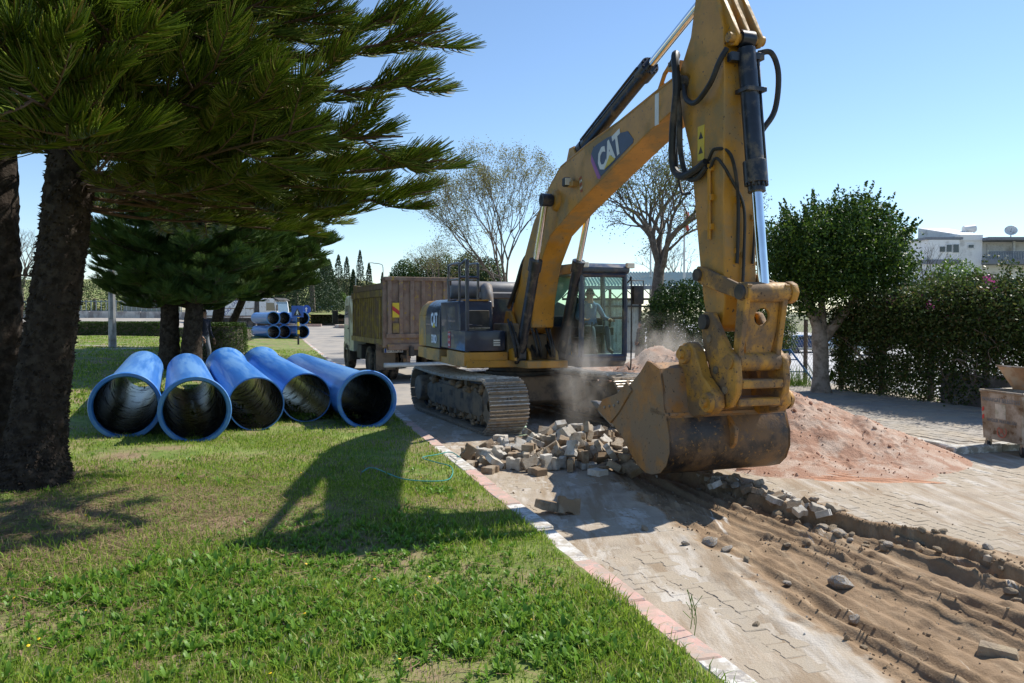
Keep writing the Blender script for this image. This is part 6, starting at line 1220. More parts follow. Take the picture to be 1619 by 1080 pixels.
def standing(arm_l=((.0, .24, 1.08), (.06, .26, .84)), arm_r=((.0, -.24, 1.08), (.06, -.26, .84)), leg=(.06, -.08), robe=False, h=1.0):
    J = {'pelvis': ((0, 0, .95), (.16, .12)), 'spine': ((0, 0, 1.15), (.15, .11)), 'chest': ((0, 0, 1.34), (.18, .12)), 'neckb': ((.0, 0, 1.46), .075), 'neck': ((.01, 0, 1.53), .056), 'headc': ((.03, 0, 1.64), (.085, .10)), 'headt': ((.015, 0, 1.72), (.07, .08))}
    E = [('pelvis', 'spine'), ('spine', 'chest'), ('chest', 'neckb'), ('neckb', 'neck'), ('neck', 'headc'), ('headc', 'headt')]
    for s, n, A in ((1, 'l', arm_l), (-1, 'r', arm_r)):
        J['sh' + n] = ((0, s * .19, 1.42), .062); J['el' + n] = (A[0], .045); J['wr' + n] = (A[1], .03); w = Vector(A[1]); dd = (w - Vector(A[0])).normalized(); J['ha' + n] = (tuple(w + dd * .08), (.04, .022))
        E += [('neckb', 'sh' + n), ('sh' + n, 'el' + n), ('el' + n, 'wr' + n), ('wr' + n, 'ha' + n)]
        k = leg[0] if s > 0 else leg[1]
        J['hip' + n] = ((0, s * .09, .88), .095); J['kn' + n] = ((k + .02, s * .10, .50), .065); J['an' + n] = ((k - .03, s * .10, .09), .045); J['to' + n] = ((k + .13, s * .11, .035), .035)
        E += [('pelvis', 'hip' + n), ('hip' + n, 'kn' + n), ('kn' + n, 'an' + n), ('an' + n, 'to' + n)]
    return J, E
def regs(E, top, legm, skin=0, shoe=None, sleeves=True):
    g = {}
    for a, b in E:
        if a in ('pelvis', 'spine', 'chest') or a == 'neckb' and b.startswith('sh'): g[(a, b)] = top
        if a.startswith('sh'): g[(a, b)] = top
        if a.startswith('el'): g[(a, b)] = top if sleeves else skin
        if a.startswith('hip') or (a == 'pelvis' and b.startswith('hip')) or a.startswith('kn'): g[(a, b)] = legm
        if a.startswith('an'): g[(a, b)] = shoe if shoe is not None else legm
    return g
m_shirt = mat('blue_denim_shirt', (.10, .19, .33), .85, var=.15, scale=8); m_jeans = mat('dark_trousers', (.06, .075, .10), .9, var=.2); m_shoe = mat('dark_shoes', (.03, .028, .026), .7); m_robe = mat('black_robe', (.022, .022, .026), .85, var=.2); m_navyc = mat('navy_jacket', (.03, .035, .06), .85, var=.2); m_ltr = mat('grey_trousers', (.17, .19, .23), .9, var=.2); m_tee = mat('white_tee', (.66, .68, .72), .8); m_brown = mat('tan_sleeve', (.32, .21, .15), .9)
# operator, seated
J = {'pelvis': ((0, 0, .12), (.16, .13)), 'spine': ((-.03, 0, .30), (.15, .12)), 'chest': ((-.04, 0, .50), (.18, .125)), 'neckb': ((-.03, 0, .62), .075), 'neck': ((-.01, 0, .69), .056), 'headc': ((.02, 0, .80), (.085, .10)), 'headt': ((.005, 0, .88), (.07, .08)),
     'shl': ((-.03, .19, .58), .064), 'ell': ((.06, .30, .34), .048), 'wrl': ((.30, .30, .30), .032), 'hal': ((.38, .29, .31), (.04, .024)), 'shr': ((-.03, -.19, .58), .064), 'elr': ((.06, -.30, .34), .048), 'wrr': ((.30, -.28, .30), .032), 'har': ((.38, -.27, .31), (.04, .024)),
     'hipl': ((.06, .10, .10), .10), 'knl': ((.46, .16, .14), .068), 'anl': ((.56, .16, -.28), .048), 'tol': ((.70, .17, -.33), .038), 'hipr': ((.06, -.10, .10), .10), 'knr': ((.46, -.16, .14), .068), 'anr': ((.56, -.16, -.28), .048), 'tor': ((.70, -.17, -.33), .038)}
E = [('pelvis', 'spine'), ('spine', 'chest'), ('chest', 'neckb'), ('neckb', 'neck'), ('neck', 'headc'), ('headc', 'headt')]
for n in 'lr': E += [('neckb', 'sh' + n), ('sh' + n, 'el' + n), ('el' + n, 'wr' + n), ('wr' + n, 'ha' + n), ('pelvis', 'hip' + n), ('hip' + n, 'kn' + n), ('kn' + n, 'an' + n), ('an' + n, 'to' + n)]
sp_ = TU @ Vector((1.15, 1.06, 1.74)); Mx = Matrix.Rotation(PH_T - math.pi / 2, 4, 'Z'); wp = Mx @ sp_
op = person('person', 'seated excavator operator in a blue shirt and sunglasses behind the cab windscreen', (EX[0] + wp.x, EX[1] + wp.y, wp.z), PH_U - math.pi / 2, J, E, [m_skin, m_shirt, m_jeans, m_shoe], regs(E, 1, 2, 0, 3), [((.40, .29, .31), (1, 0, -.2), (0, -1, 0)), ((.40, -.27, .31), (1, 0, -.2), (0, 1, 0))])
head_parts(op, (.02, 0, .80), (1, -.15, -.05), m_hair, m_signblk)
MB().prism([(.04, .62), (.07, .61), (.09, .53), (.07, .53)], -.022, .022, 'y').build('undershirt', m_tee, op, .01)
# man behind the pine, seen by the bush
J, E = standing(((.02, -.26 + .5, 1.10), (.10, .30, .88)), ((.02, -.25, 1.10), (.20, -.24, .92)), (.10, -.10))
Ym = 24.1; xm = (322 - 809.5) / F * Ym
mn = person('person', 'man in a navy jacket standing beside the round bush, half behind a trunk', (xm, Ym, lz(xm, Ym) - .01), R(-25), J, E, [m_skin, m_navyc, m_ltr, m_shoe], regs(E, 1, 2, 0, 3), [((.12, .31, .78), (.2, .1, -1), (1, 0, 0)), ((.25, -.235, .84), (.4, 0, -1), (1, 0, 0))])
head_parts(mn, (.03, 0, 1.64), (1, 0, 0), m_hair)
# dark robed person by the tree
J, E = standing(((.03, .23, 1.12), (.14, .12, .95)), ((.03, -.23, 1.12), (.14, -.12, .95)))
pr_ = Vector(((1013 - 809.5) / F * 32.0, 32.0, .1))
pw = person('person', 'person in a long dark robe standing by the tree trunk behind the further heap', pr_, R(200), J, E, [m_skin, m_robe, m_robe, m_shoe, m_brown], regs(E, 1, 2, 0, 3), [((.16, .08, .9), (.4, -.2, -1), (1, 0, 0)), ((.16, -.08, .9), (.4, .2, -1), (1, 0, 0))])
head_parts(pw, (.03, 0, 1.64), (1, 0, 0), m_hair, scarf=mat('grey_headscarf', (.16, .15, .16), .9))
rb = MB(); prof = []
for z, a, b_ in ((.06, .25, .30), (.4, .22, .27), (.8, .18, .23), (1.1, .165, .20), (1.3, .16, .215), (1.42, .10, .16)): prof.append((z, a, b_))
n = 18; V = []
for (z, a, b_) in prof:
    for j in range(n): t_ = 2 * math.pi * j / n; k = 1 + .06 * math.sin(5 * t_ + z) * (1.3 - z); V.append((a * k * math.cos(t_), b_ * k * math.sin(t_), z))
rb.add(V, [(i * n + j, i * n + (j + 1) % n, (i + 1) * n + (j + 1) % n, (i + 1) * n + j) for i in range(len(prof) - 1) for j in range(n)]).build('robe', m_robe, pw, smooth=80)

# ================================================================== TREES
m_bark = mat('dark_scaly_bark', (.034, .026, .021), .95, var=.45, scale=7, bump=1.0, bscale=26, dirt=(.065, .052, .042), damt=.35, dscale=9, spec=.1)
m_branch = mat('brown_branch', (.085, .05, .03), .9, var=.3, scale=9, bump=.4)
m_cord = leaf_mat('pine_cords', (.085, .15, .016), (.27, .345, .045), .5, .45, .35, (.28, .22, .08))
m_cord2 = leaf_mat('blue_green_cords', (.07, .135, .028), (.18, .27, .06), .48, .5, .3)
def cords(P0, D, U, L, r, S=4):
    """vectorised tapered three sided cords bending from direction D toward U; returns verts, quads"""
    n = len(P0); V = []
    D = D / np.linalg.norm(D, axis=1, keepdims=True); A = np.cross(D, U); A /= np.linalg.norm(A, axis=1, keepdims=True) + 1e-9; B = np.cross(D, A)
    for i in range(S + 1):
        t = i / S; c = P0 + D * (L * t)[:, None] + U * (L * .75 * t * t)[:, None]; w = r * (1.0 - .55 * t ** 2)
        for k in range(3):
            a = 2 * math.pi * k / 3; V.append(c + A * (math.cos(a) * w)[:, None] + B * (math.sin(a) * w)[:, None])
    V = np.stack(V, 1).reshape(-1, 3); b = (np.arange(n) * 3 * (S + 1))[:, None]; Fq = []
    for i in range(S):
        for k in range(3): Fq.append(b + np.array([i * 3 + k, i * 3 + (k + 1) % 3, i * 3 + 3 + (k + 1) % 3, i * 3 + 3 + k]))
    return V, np.concatenate(Fq)
def pine_branch(seed, L=3.6, nplume=11, ncord=135, clen=.225, cr=.0062, mats=None):
    g = np.random.default_rng(seed); wood = MB(); Vs = []; Fs = []; k = 0
    def axis(t): return Vector((L * t, .12 * math.sin(3 * t + seed) * L * .3, -.06 * L * math.sin(t * 2.6) + .10 * L * t * t))
    wood.tube([axis(t) for t in np.linspace(0, 1, 9)], list(np.linspace(.032, .008, 9)), 6)
    spec = [(1.0, 0, .62)]
    for i in range(nplume): t = .30 + .66 * (i + g.random() * .5) / nplume; spec.append((t, (1 if i % 2 else -1) * g.uniform(.35, .95), g.uniform(.55, 1.0) * (1.15 - .45 * t)))
    for (t, ang, pl_) in spec:
        if ang == 0: p0 = axis(.80); base = axis(1.0) - axis(.80); base = Vector((1, .05, .22))
        else: p0 = axis(t); base = Vector((math.cos(ang), math.sin(ang), g.uniform(-.06, .22)))
        base.normalize(); up = Vector((0, 0, 1)); pts = []
        for s in np.linspace(0, 1, 6): pts.append(p0 + base * (pl_ * s) + up * (pl_ * (.22 * s * s - .05 * s)))
        wood.tube(pts, list(np.linspace(.012, .005, 6)), 5)
        n = int(ncord * pl_ * 1.15); s = g.uniform(.06, 1.0, n) ** .8; base_n = np.array(base); upn = np.array([0, 0, 1.]); side = np.cross(base_n, upn); side /= np.linalg.norm(side); upl = np.cross(side, base_n)
        P0 = np.array(p0)[None] + base_n * (pl_ * s)[:, None] + upn * (pl_ * (.22 * s * s - .05 * s))[:, None]
        ph = g.uniform(-2.0, 2.0, n); lat = np.sin(ph); vert = np.cos(ph)
        D = base_n * (g.uniform(.35, .75, n) + .5 * s ** 3)[:, None] + side * (lat * .95)[:, None] + upl * (vert * .60 + .12)[:, None]
        U = base_n * .75 + upn * .45 + side * (-.12 * lat)[:, None]
        Lc = clen * g.uniform(.72, 1.15, n) * (1 - .35 * s ** 4)
        V, Fq = cords(P0, D, U, Lc, np.full(n, cr), 3 if cr > .008 else 4); Vs.append(V); Fs.append(Fq + k); k += len(V)
    wm = wood.mesh('w', m_branch, 0, fixn=False); nv = len(wm.vertices); wv = np.empty(nv * 3, np.float32); wm.vertices.foreach_get('co', wv); wv = wv.reshape(-1, 3)
    wq = np.array([tuple(p.vertices) for p in wm.polygons if len(p.vertices) == 4]); V = np.concatenate([wv] + Vs); Fq = np.concatenate([wq] + [f + nv for f in Fs])
    bpy.data.meshes.remove(wm)
    return np_mesh('branch', V, Fq, mats or [m_branch, m_cord], np.concatenate([np.zeros(len(wq)), np.ones(len(Fq) - len(wq))]), True)
br_me = [pine_branch(s) for s in range(4)]
br_me2 = [pine_branch(20 + s, 3.0, 11, 95, .26, .010, [m_branch, m_cord2]) for s in range(4)]
br_long = [pine_branch(40 + s, 3.6, 8, 180, .21, .0062) for s in range(3)]
def trunk_mesh(path, radii, n=56, rough=.10, m=None, flakes=0, seed=0):
    """bark tube with a broken outline"""
    pts = crom(path, 30); k = len(pts); rs = np.interp(np.linspace(0, len(path) - 1, k), range(len(path)), radii); V = []
    a = np.linspace(0, 2 * np.pi, n, endpoint=False)
    s_ = 0.
    for i, p in enumerate(pts):
        if i: s_ += (pts[i] - pts[i - 1]).length
        rr = rs[i] * (1 + rough * 2 * (fbm(np.cos(a) * 3 + 9 + seed, np.sin(a) * 3 + s_ * 9, 71) - .47) + rough * 1.6 * (vn(a / (2 * np.pi) * n * .5 + seed, np.full(n, s_ * 28), 73) - .5) * (vn(a * 3 + 1, np.full(n, s_ * 6), 4) > .3))
        V.append(np.stack([p.x + np.cos(a) * rr, p.y + np.sin(a) * rr, np.full(n, p.z)], 1))
    V = np.concatenate(V); i, j = np.meshgrid(range(k - 1), range(n), indexing='ij'); i, j = i.ravel(), j.ravel()
    return np_mesh('trunk', V, np.stack([i * n + j, i * n + (j + 1) % n, (i + 1) * n + (j + 1) % n, (i + 1) * n + j], 1), m or m_bark, smooth=False)
def put_branch(tree, base, me, p0, p1, roll=0., L=3.6, kz=1.0):
    d = p1 - p0; x = d.normalized(); y = Vector((0, 0, 1)).cross(x); y = y.normalized() if y.length > .01 else Vector((0, 1, 0)); z = x.cross(y)
    Rm = Matrix((x, y, z)).transposed() @ Matrix.Rotation(roll, 3, 'X'); s = d.length / L
    o = link('branch', me, tree); o.location = p0 - base; o.rotation_euler = Rm.to_euler(); o.scale = (s, max(.75, min(s, 1.15)) * kz, max(.75, min(s, 1.15)) * kz); return o
# ---- near big pine
Yb = 9.0; tb0 = Vector(((46 - 809.5) / F * Yb, Yb, 0)); tb0.z = lz(tb0.x, tb0.y) - .03
pine = thing('pine_tree', 'big dark pine with a thick scaly leaning trunk and plumed branches overhead', 'pine tree', tb0)
ax_ = [Vector((0, 0, 0)), Vector((.05, 0, .5)), Vector((.16, .0, 1.3)), Vector((.33, .02, 2.4)), Vector((.47, .03, 3.4)), Vector((.6, .06, 5)), Vector((.7, .05, 7.5)), Vector((.75, 0, 11))]
link('trunk', trunk_mesh(ax_, [.42, .31, .275, .255, .25, .22, .16, .05], 84, .085), pine)
fl_ = MB()
for i in range(2600):
    f = rng.random() ** 1.2; t_ = f * 4.6; q = np.interp(t_, [0, 1, 2, 3, 4, 5, 6, 7], range(8)); c = Vector([float(np.interp(q, range(8), [p[k] for p in ax_])) for k in range(3)]); rr = float(np.interp(q, range(8), [.42, .31, .275, .255, .25, .22, .16, .05])); a = rng.uniform(0, 2 * math.pi)
    n_ = Vector((math.cos(a), math.sin(a), 0)); tn_ = Vector((-n_.y, n_.x, 0)); s = rng.uniform(.008, .022); b0 = c + n_ * rr * .97; tip = n_ * rng.uniform(.015, .05) + Vector((0, 0, rng.uniform(-.04, .03)))
    fl_.add([b0 + tn_ * s + Vector((0, 0, s)), b0 - tn_ * s + Vector((0, 0, s)), b0 - tn_ * s * .7 - Vector((0, 0, s)), b0 + tn_ * s * .7 - Vector((0, 0, s)), b0 + tip], [(0, 1, 4), (1, 2, 4), (2, 3, 4), (3, 0, 4)])
tag(fl_.build('bark_scales', m_bark, pine, smooth=0, fixn=False), kind='stuff')
def axp(z):
    zz = [p.z for p in ax_]; return tb0 + Vector([float(np.interp(z, zz, [p[k] for p in ax_])) for k in (0, 1)] + [z])
# branches that show: (height on trunk, tip pixel, tip distance)
for i, (zb, px, py, Yt) in enumerate(((5.3, 737, 95, 8.6), (5.0, 715, 165, 8.3), (4.9, 640, 245, 8.0), (4.3, 728, 298, 8.9), (5.9, 630, 10, 8.4), (4.0, 700, 345, 9.6), (4.5, 560, 330, 8.6), (4.2, 470, 180, 7.2), (4.0, 520, 240, 7.4), (4.6, 450, 130, 7.0), (3.9, 560, 350, 9.8), (5.6, 560, 60, 8.0), (5.5, 690, 60, 9.4), (4.7, 600, 290, 9.4), (5.2, 480, 20, 7.4), (3.8, 430, 300, 8.0), (3.7, 330, 250, 7.6), (3.8, 260, 200, 7.0), (3.9, 500, 390, 10.4), (4.2, 380, 120, 6.8), (5.0, 300, 30, 6.6), (3.9, 640, 330, 10.2), (3.6, 330, 330, 11.0), (3.6, 430, 365, 11.5), (3.7, 250, 340, 11.5), (3.7, 500, 330, 11.0), (3.8, 390, 300, 9.5), (3.7, 300, 300, 9.8), (3.9, 560, 370, 11.2))):
    put_branch(pine, tb0, (br_long if i in (0, 1, 2, 3, 4, 5, 9, 12, 21) else br_me)[i % 3], axp(zb - .3), P(px, py, Yt), rng.normal(0, .25), 3.75)
for (zb, px, py, Yt) in ((4.2, 60, 205, 5.0), (4.3, 150, 265, 5.6), (4.6, 20, 120, 5.0), (4.6, 200, 80, 5.6), (5.0, 100, 20, 5.4), (4.5, 215, 240, 6.4), (4.2, -60, 230, 5.6), (5.2, 330, -40, 6.2)):
    put_branch(pine, tb0, br_me[int(rng.integers(4))], axp(zb), P(px, py, Yt), rng.normal(0, .3), 3.75)
for zb in list(np.arange(3.9, 5.6, .42)) + list(np.arange(6.0, 10.5, .75)):
    nb = 6 if zb < 5.6 else 5; a0 = rng.uniform(0, 6)
    for k in range(nb):
        a = a0 + 2 * math.pi * k / nb + rng.normal(0, .15); L = 3.6 * (1 - .62 * max(0, zb - 5) / 6) * rng.uniform(.8, 1.05); p0 = axp(zb + rng.normal(0, .06))
        if zb < 4.6 and math.sin(a) < -.2 and math.cos(a) < .5: continue
        if math.cos(a) > .55 and math.sin(a) < .75 and zb < 6.2: L *= .8
        put_branch(pine, tb0, br_me[int(rng.integers(4))], p0, p0 + Vector((math.cos(a), math.sin(a), rng.uniform(-.02, .16))) * L, rng.normal(0, .2))
for (zb, dx, ln) in ((2.25, -.6, .45), (2.75, -.55, .5), (1.6, -.5, .5)):
    pass
# ---- second trunk at the picture's left edge
Yb2 = 9.6; t2 = Vector(((-14 - 809.5) / F * Yb2, Yb2, 0)); t2.z = lz(t2.x, t2.y) - .03
pine2 = thing('pine_tree', 'dark pine at the far left of the lawn, only its trunk edge in view', 'pine tree', t2)
link('trunk', trunk_mesh([Vector((0, 0, 0)), Vector((.04, 0, .6)), Vector((.09, 0, 2)), Vector((.10, 0, 4)), Vector((.1, 0, 9))], [.34, .27, .25, .22, .07], 56, .11, seed=3), pine2)
for zb in np.arange(4.2, 8.5, .6):
    a0 = rng.uniform(0, 6)
    for k in range(5):
        a = a0 + 2 * math.pi * k / 5; p0 = t2 + Vector((.1, 0, zb)); put_branch(pine2, t2, br_me[int(rng.integers(4))], p0, p0 + Vector((math.cos(a), math.sin(a), .1)) * rng.uniform(2, 3), 0)
tw = MB()
for (z0_, dz_) in ((2.42, .0), (1.55, .12)):
    pts = crom([(.28, -.05, z0_), (.42, -.08, z0_ + .03 + dz_ * .3), (.58, -.1, z0_ + .02 + dz_)], 4); tw.tube(pts, .012, 5)
    for p in pts[1:]:
        for k in range(5): tw.tube([p, p + Vector((rng.uniform(-.01, .05), rng.normal(0, .02), rng.uniform(.03, .10)))], [.007, .003], 4)
tw.build('stub_twig', m_branch, pine2)
# ---- group of bluish pines further back
def back_pine(px, Yb_, h, r, zlow, lab, seed, lean=0.0, tr=.27):
    b0 = Vector(((px - 809.5) / F * Yb_, Yb_, 0)); b0.z = lz(b0.x, b0.y) - .04; t = thing('pine_tree', lab, 'pine tree', b0, 0, 'bushy pines behind the row of pipes')
    link('trunk', trunk_mesh([Vector((0, 0, 0)), Vector((lean * .3, 0, 1)), Vector((lean, 0, 3)), Vector((lean * 1.3, 0, h))], [tr * 1.35, tr, tr * .85, .04], 32, .09, seed=seed), t)
    for zb in np.arange(zlow, h, .36):
        a0 = rng.uniform(0, 6); f = (zb - zlow) / (h - zlow); L = r * (.72 + .9 * f if f < .3 else 1.0 - .78 * ((f - .3) / .7) ** 1.5)
        for k in range(9):
            a = a0 + 2 * math.pi * k / 9 + rng.normal(0, .2); p0 = b0 + Vector((lean, 0, zb)); put_branch(t, b0, br_me2[int(rng.integers(4))], p0, p0 + Vector((math.cos(a), math.sin(a), rng.uniform(-.16, .24))) * L * rng.uniform(.8, 1.1), rng.normal(0, .2), 3.15)
    return t
back_pine(267, 23.5, 6.6, 2.6, 2.0, 'bushy bluish pine whose straight trunk stands behind the two left pipes', 5, .05)
back_pine(300, 23.3, 6.8, 2.4, 2.1, 'bushy pine with a leaning trunk right behind the straight one', 6, .22)
back_pine(338, 27.5, 6.0, 2.6, 2.2, 'bushy pine with a low trunk close behind the round bush', 7, .35, .2)
back_pine(352, 31, 6.4, 3.5, 2.4, 'bright green bushy pine leaning out toward the far pipe stack', 8, 1.1, .16)

# ---- leaf crowns
def leaf_quads(C, size, up=.2, aspect=.55):
    n = len(C); d = rng.normal(0, 1, (n, 3)); d[:, 2] += up; d /= np.linalg.norm(d, axis=1, keepdims=True); e = np.cross(d, rng.normal(0, 1, (n, 3))); e /= np.linalg.norm(e, axis=1, keepdims=True)
    L = (size * rng.uniform(.7, 1.3, n))[:, None]; return np.stack([C - d * L * .5, C + e * L * aspect * .5, C + d * L * .5, C - e * L * aspect * .5], 1).reshape(-1, 3)
def leaf_obj(name, C, size, m, parent=None, up=.2, kind=None, aspect=.55):
    V = leaf_quads(C, size, up, aspect); return tag(link(name, np_mesh(name, V, np.arange(len(V)).reshape(-1, 4), m), parent), kind=kind)
def clumps(cs, n, spread):
    c = cs[rng.integers(len(cs), size=n)]; return c + rng.normal(0, 1, (n, 3)) * spread
m_ficus = leaf_mat('glossy_dark_leaves', (.018, .045, .009), (.070, .135, .020), .28, .5, .28, (.18, .27, .03))
m_hedge = leaf_mat('hedge_leaves', (.022, .05, .012), (.085, .145, .024), .3, .5, .25)
m_bough = leaf_mat('bougainvillea_leaves', (.022, .042, .012), (.10, .15, .03), .32, .45, .35, (.17, .12, .05))
m_bract = leaf_mat('magenta_bracts', (.30, .03, .16), (.42, .10, .28), .4, .6)
m_farleaf = leaf_mat('far_leaves', (.030, .055, .018), (.085, .12, .035), .25, .6, .3)
m_cyp = leaf_mat('cypress_leaves', (.016, .035, .014), (.045, .075, .026), .15, .6, .3)
m_bright = leaf_mat('spring_leaves', (.06, .12, .015), (.15, .24, .04), .4, .5, .4)
m_paletrunk = mat('pale_smooth_bark', (.36, .30, .24), .85, var=.14, scale=4, dirt=(.20, .16, .12), damt=.35, dscale=5, bump=.3, bscale=14)
m_greybark = mat('grey_bark', (.12, .095, .075), .95, var=.3, scale=8, bump=.7, bscale=22, dirt=(.19, .16, .13), damt=.35, dscale=5)
# ficus
Yf = 20.6; f0 = Vector(((1300 - 809.5) / F * Yf, Yf, 0.05)); fic = thing('ficus_tree', 'round clipped dark green tree on a pale smooth forked trunk by the hedge', 'tree', f0)
tk_ = MB(); tk_.tube([(0, 0, 0), (-.02, 0, .25), (-.02, 0, .5), (-.03, 0, 1.1), (-.06, 0, 1.4), (-.06, .02, 1.62), (-.04, .04, 1.8), (-.02, .05, 1.95)], [.29, .235, .205, .195, .21, .20, .14, .05], 18)
for (x, y, z, r) in ((-.42, -.1, 2.35, .12), (.05, .15, 2.4, .10), (.75, 0, 2.3, .12), (-.1, .4, 2.3, .1)): tk_.tube(crom([(-.06, 0, 1.35), (x * .35, y * .4, 1.75), (x * .8, y, 2.15), (x * 1.4, y * 1.6, z + .5)], 4), list(np.linspace(.17, r * .6, 13)), 10)
tk_.build('trunk', m_paletrunk, fic, smooth=70)
n = 900; th_ = rng.uniform(0, 2 * np.pi, n); ph_ = np.arccos(rng.uniform(-.95, 1, n)); rr = rng.uniform(.2, 1, n) ** .6
bl = np.stack([2.02 * rr * np.sin(ph_) * np.cos(th_) + .28, 1.9 * rr * np.sin(ph_) * np.sin(th_), 3.5 + 1.4 * rr * np.cos(ph_) * (1 + .0 * th_)], 1)
bl[:, 2] += .18 * (vn(bl[:, 0] * 1.6 + 5, bl[:, 1] * 1.6, 3) - .4) * 2
sh = bl[(bl[:, 2] > 4.0) | (rng.random(n) < .3)]; shoots = []
for c in sh[:240]:
    dv_ = (c - np.array([.28, 0, 3.0])); dv_[2] = abs(dv_[2]) + 1.2; dv_ /= np.linalg.norm(dv_); hgt = rng.uniform(.25, .7)
    k = 46; s = rng.random(k); shoots.append(c + dv_ * (s * hgt)[:, None] + rng.normal(0, 1, (k, 3)) * (.075 * (1.05 - s))[:, None])
leaf_obj('crown', np.concatenate([clumps(bl, 56000, .14)] + shoots), .085, m_ficus, fic, .5)
# ---- bougainvillea fence
FA, FB = Vector((9.0, 21.4, 0)), Vector((11.35, 14.6, 0)); fd_ = (FB - FA); flen = fd_.length; fdn = fd_.normalized(); fn_ = Vector((-fdn.y, fdn.x, 0))
fence = thing('fence', 'low wall and wire fence on brown posts almost buried in a dark flowering hedge', 'fence', FA)
m_post = mat('weathered_post', (.15, .105, .08), .9, var=.2, dirt=(.22, .18, .14), damt=.4)
for i, s in enumerate((0.0, 1.45, 2.95, 4.4, 5.9)): 
    p = fdn * s; MB().box((p.x, p.y, 1.12), (.11, .11, 2.3), (0, 0, .35)).build('post', m_post, fence, .01)
MB().box((fdn.x * 5.0, fdn.y * 5.0, .42), (.16, 3.4, .8), (0, 0, math.atan2(-fdn.x, fdn.y) )).build('low_wall', mat('stained_wall', (.22, .20, .18), .9, var=.2, dirt=(.1, .09, .08), damt=.4, dscale=2), fence)
def wire(parent, a, b_, z0_, z1_, step=.14):
    mb = MB(); d = b_ - a; L = d.length; dn = d.normalized(); h = z1_ - z0_
    k = int((L + h) / step)
    for i in range(k):
        s0 = i * step - h; q0 = max(0, s0); q1 = min(L, s0 + h)
        if q1 > q0: mb.tube([a + dn * q0 + Vector((0, 0, z0_ + q0 - s0)), a + dn * q1 + Vector((0, 0, z0_ + q1 - s0))], .0035, 3, False); mb.tube([a + dn * q0 + Vector((0, 0, z1_ - (q0 - s0))), a + dn * q1 + Vector((0, 0, z1_ - (q1 - s0)))], .0035, 3, False)
    mb.tube([a + Vector((0, 0, z1_)), b_ + Vector((0, 0, z1_))], .012, 5); o = mb.build('wire_mesh', m_pole, parent, fixn=False); return tag(o, kind='stuff')
wire(fence, Vector((0, 0, 0)), fdn * 6.0, .1, 2.2)
fence2 = thing('fence', 'wire mesh fence between thin dark posts beside the pale tree trunk', 'fence', (FA.x - .0, FA.y + .2, 0))
wire(fence2, Vector((-.0, .05, 0)), Vector((-.55, 3.3, 0)), .1, 2.1, .16); MB().box((-.27, 1.7, 1.0), (.10, .10, 2.0)).build('post', m_post, fence2, .01); MB().box((-.55, 3.3, 1.1), (.14, .14, 2.2)).build('post', m_post, fence2, .01)
def hedge_pts(n, s0, s1, zlo, zhi, wid, seed, gap=.47):
    s = rng.uniform(s0, s1, n); z = zlo + (zhi - zlo) * rng.random(n) ** .75; w = rng.normal(0, wid, n)
    top_ = 1 + .42 * (fbm(s * 1.1, s * 0 + seed, seed) - .47) * 2 + .08 * (vn(s * 5, s * 0, seed + 2) - .5)
    top_ = top_ * (.80 + .20 * sstep(.5, 3.6, s)); z = zlo + (z - zlo) * top_; w = w * (.7 + .9 * np.clip((z - 1.2) / 1.5, 0, 1))
    k = (fbm(s * 1.5, z * 1.5, seed + 5, 4) > gap - .22 * sstep(1.0, 2.0, z) - .12 * sstep(1.9, 3.2, s)); s, z, w = s[k], z[k], w[k]
    return np.stack([fdn.x * s + fn_.x * w, fdn.y * s + fn_.y * w, z], 1)
bg_ = thing('bougainvillea_hedge', 'tall dark overgrown bougainvillea hedge with a few magenta flowers beside the bin', 'hedge', FA)
HP = np.concatenate([hedge_pts(85000, -.1, 7.6, .08, 2.65, .26, 3, .38), hedge_pts(36000, -.2, 7.6, 1.3, 2.75, .36, 3, .36)])
leaf_obj('foliage', HP, .075, m_bough, bg_, .3, 'stuff')
hp_ = HP[HP[:, 2] > 1.9]; cl = hp_[rng.integers(len(hp_), size=26)]; leaf_obj('flowers', clumps(cl, 420, .055) + np.array([-.05, -.1, .08]), .05, m_bract, bg_, .3, 'stuff', .9)
st_ = MB()
for i in range(75):
    s = rng.uniform(.2, 7.2); z = rng.uniform(.2, 1.6); a = fdn * s + fn_ * rng.normal(0, .15); p = [a + Vector((0, 0, z))]
    for k in range(4): p.append(p[-1] + Vector((rng.normal(0, .13), rng.normal(0, .18), rng.uniform(-.05, .35))))
    st_.tube(crom(p, 3), .011, 4, False)
for i in range(3):
    s = rng.uniform(3.2, 7.2); a = fdn * s; st_.tube(crom([a + Vector((0, 0, 2.4)), a + Vector((-.2, -.1, 2.9)), a + Vector((-.45, -.2, 3.15 + rng.uniform(-.1, .3)))], 4), [.009] * 8 + [.003], 4, False)
tag(st_.build('stems', m_post, bg_, fixn=False), kind='stuff')
ar = []
for i in range(16):
    s = rng.uniform(2.2, 7.4); a = np.array(fdn * s) + np.array([0, 0, 2.75]); dv_ = np.array([rng.uniform(-.5, .3), rng.uniform(-.4, .3), rng.uniform(.3, .9)]); q = rng.random(60)[:, None]; ar.append(a + dv_ * q * rng.uniform(.4, .9) + rng.normal(0, .035, (60, 3)))
leaf_obj('arching_shoots', np.concatenate(ar), .065, m_bough, bg_, .3, 'stuff')
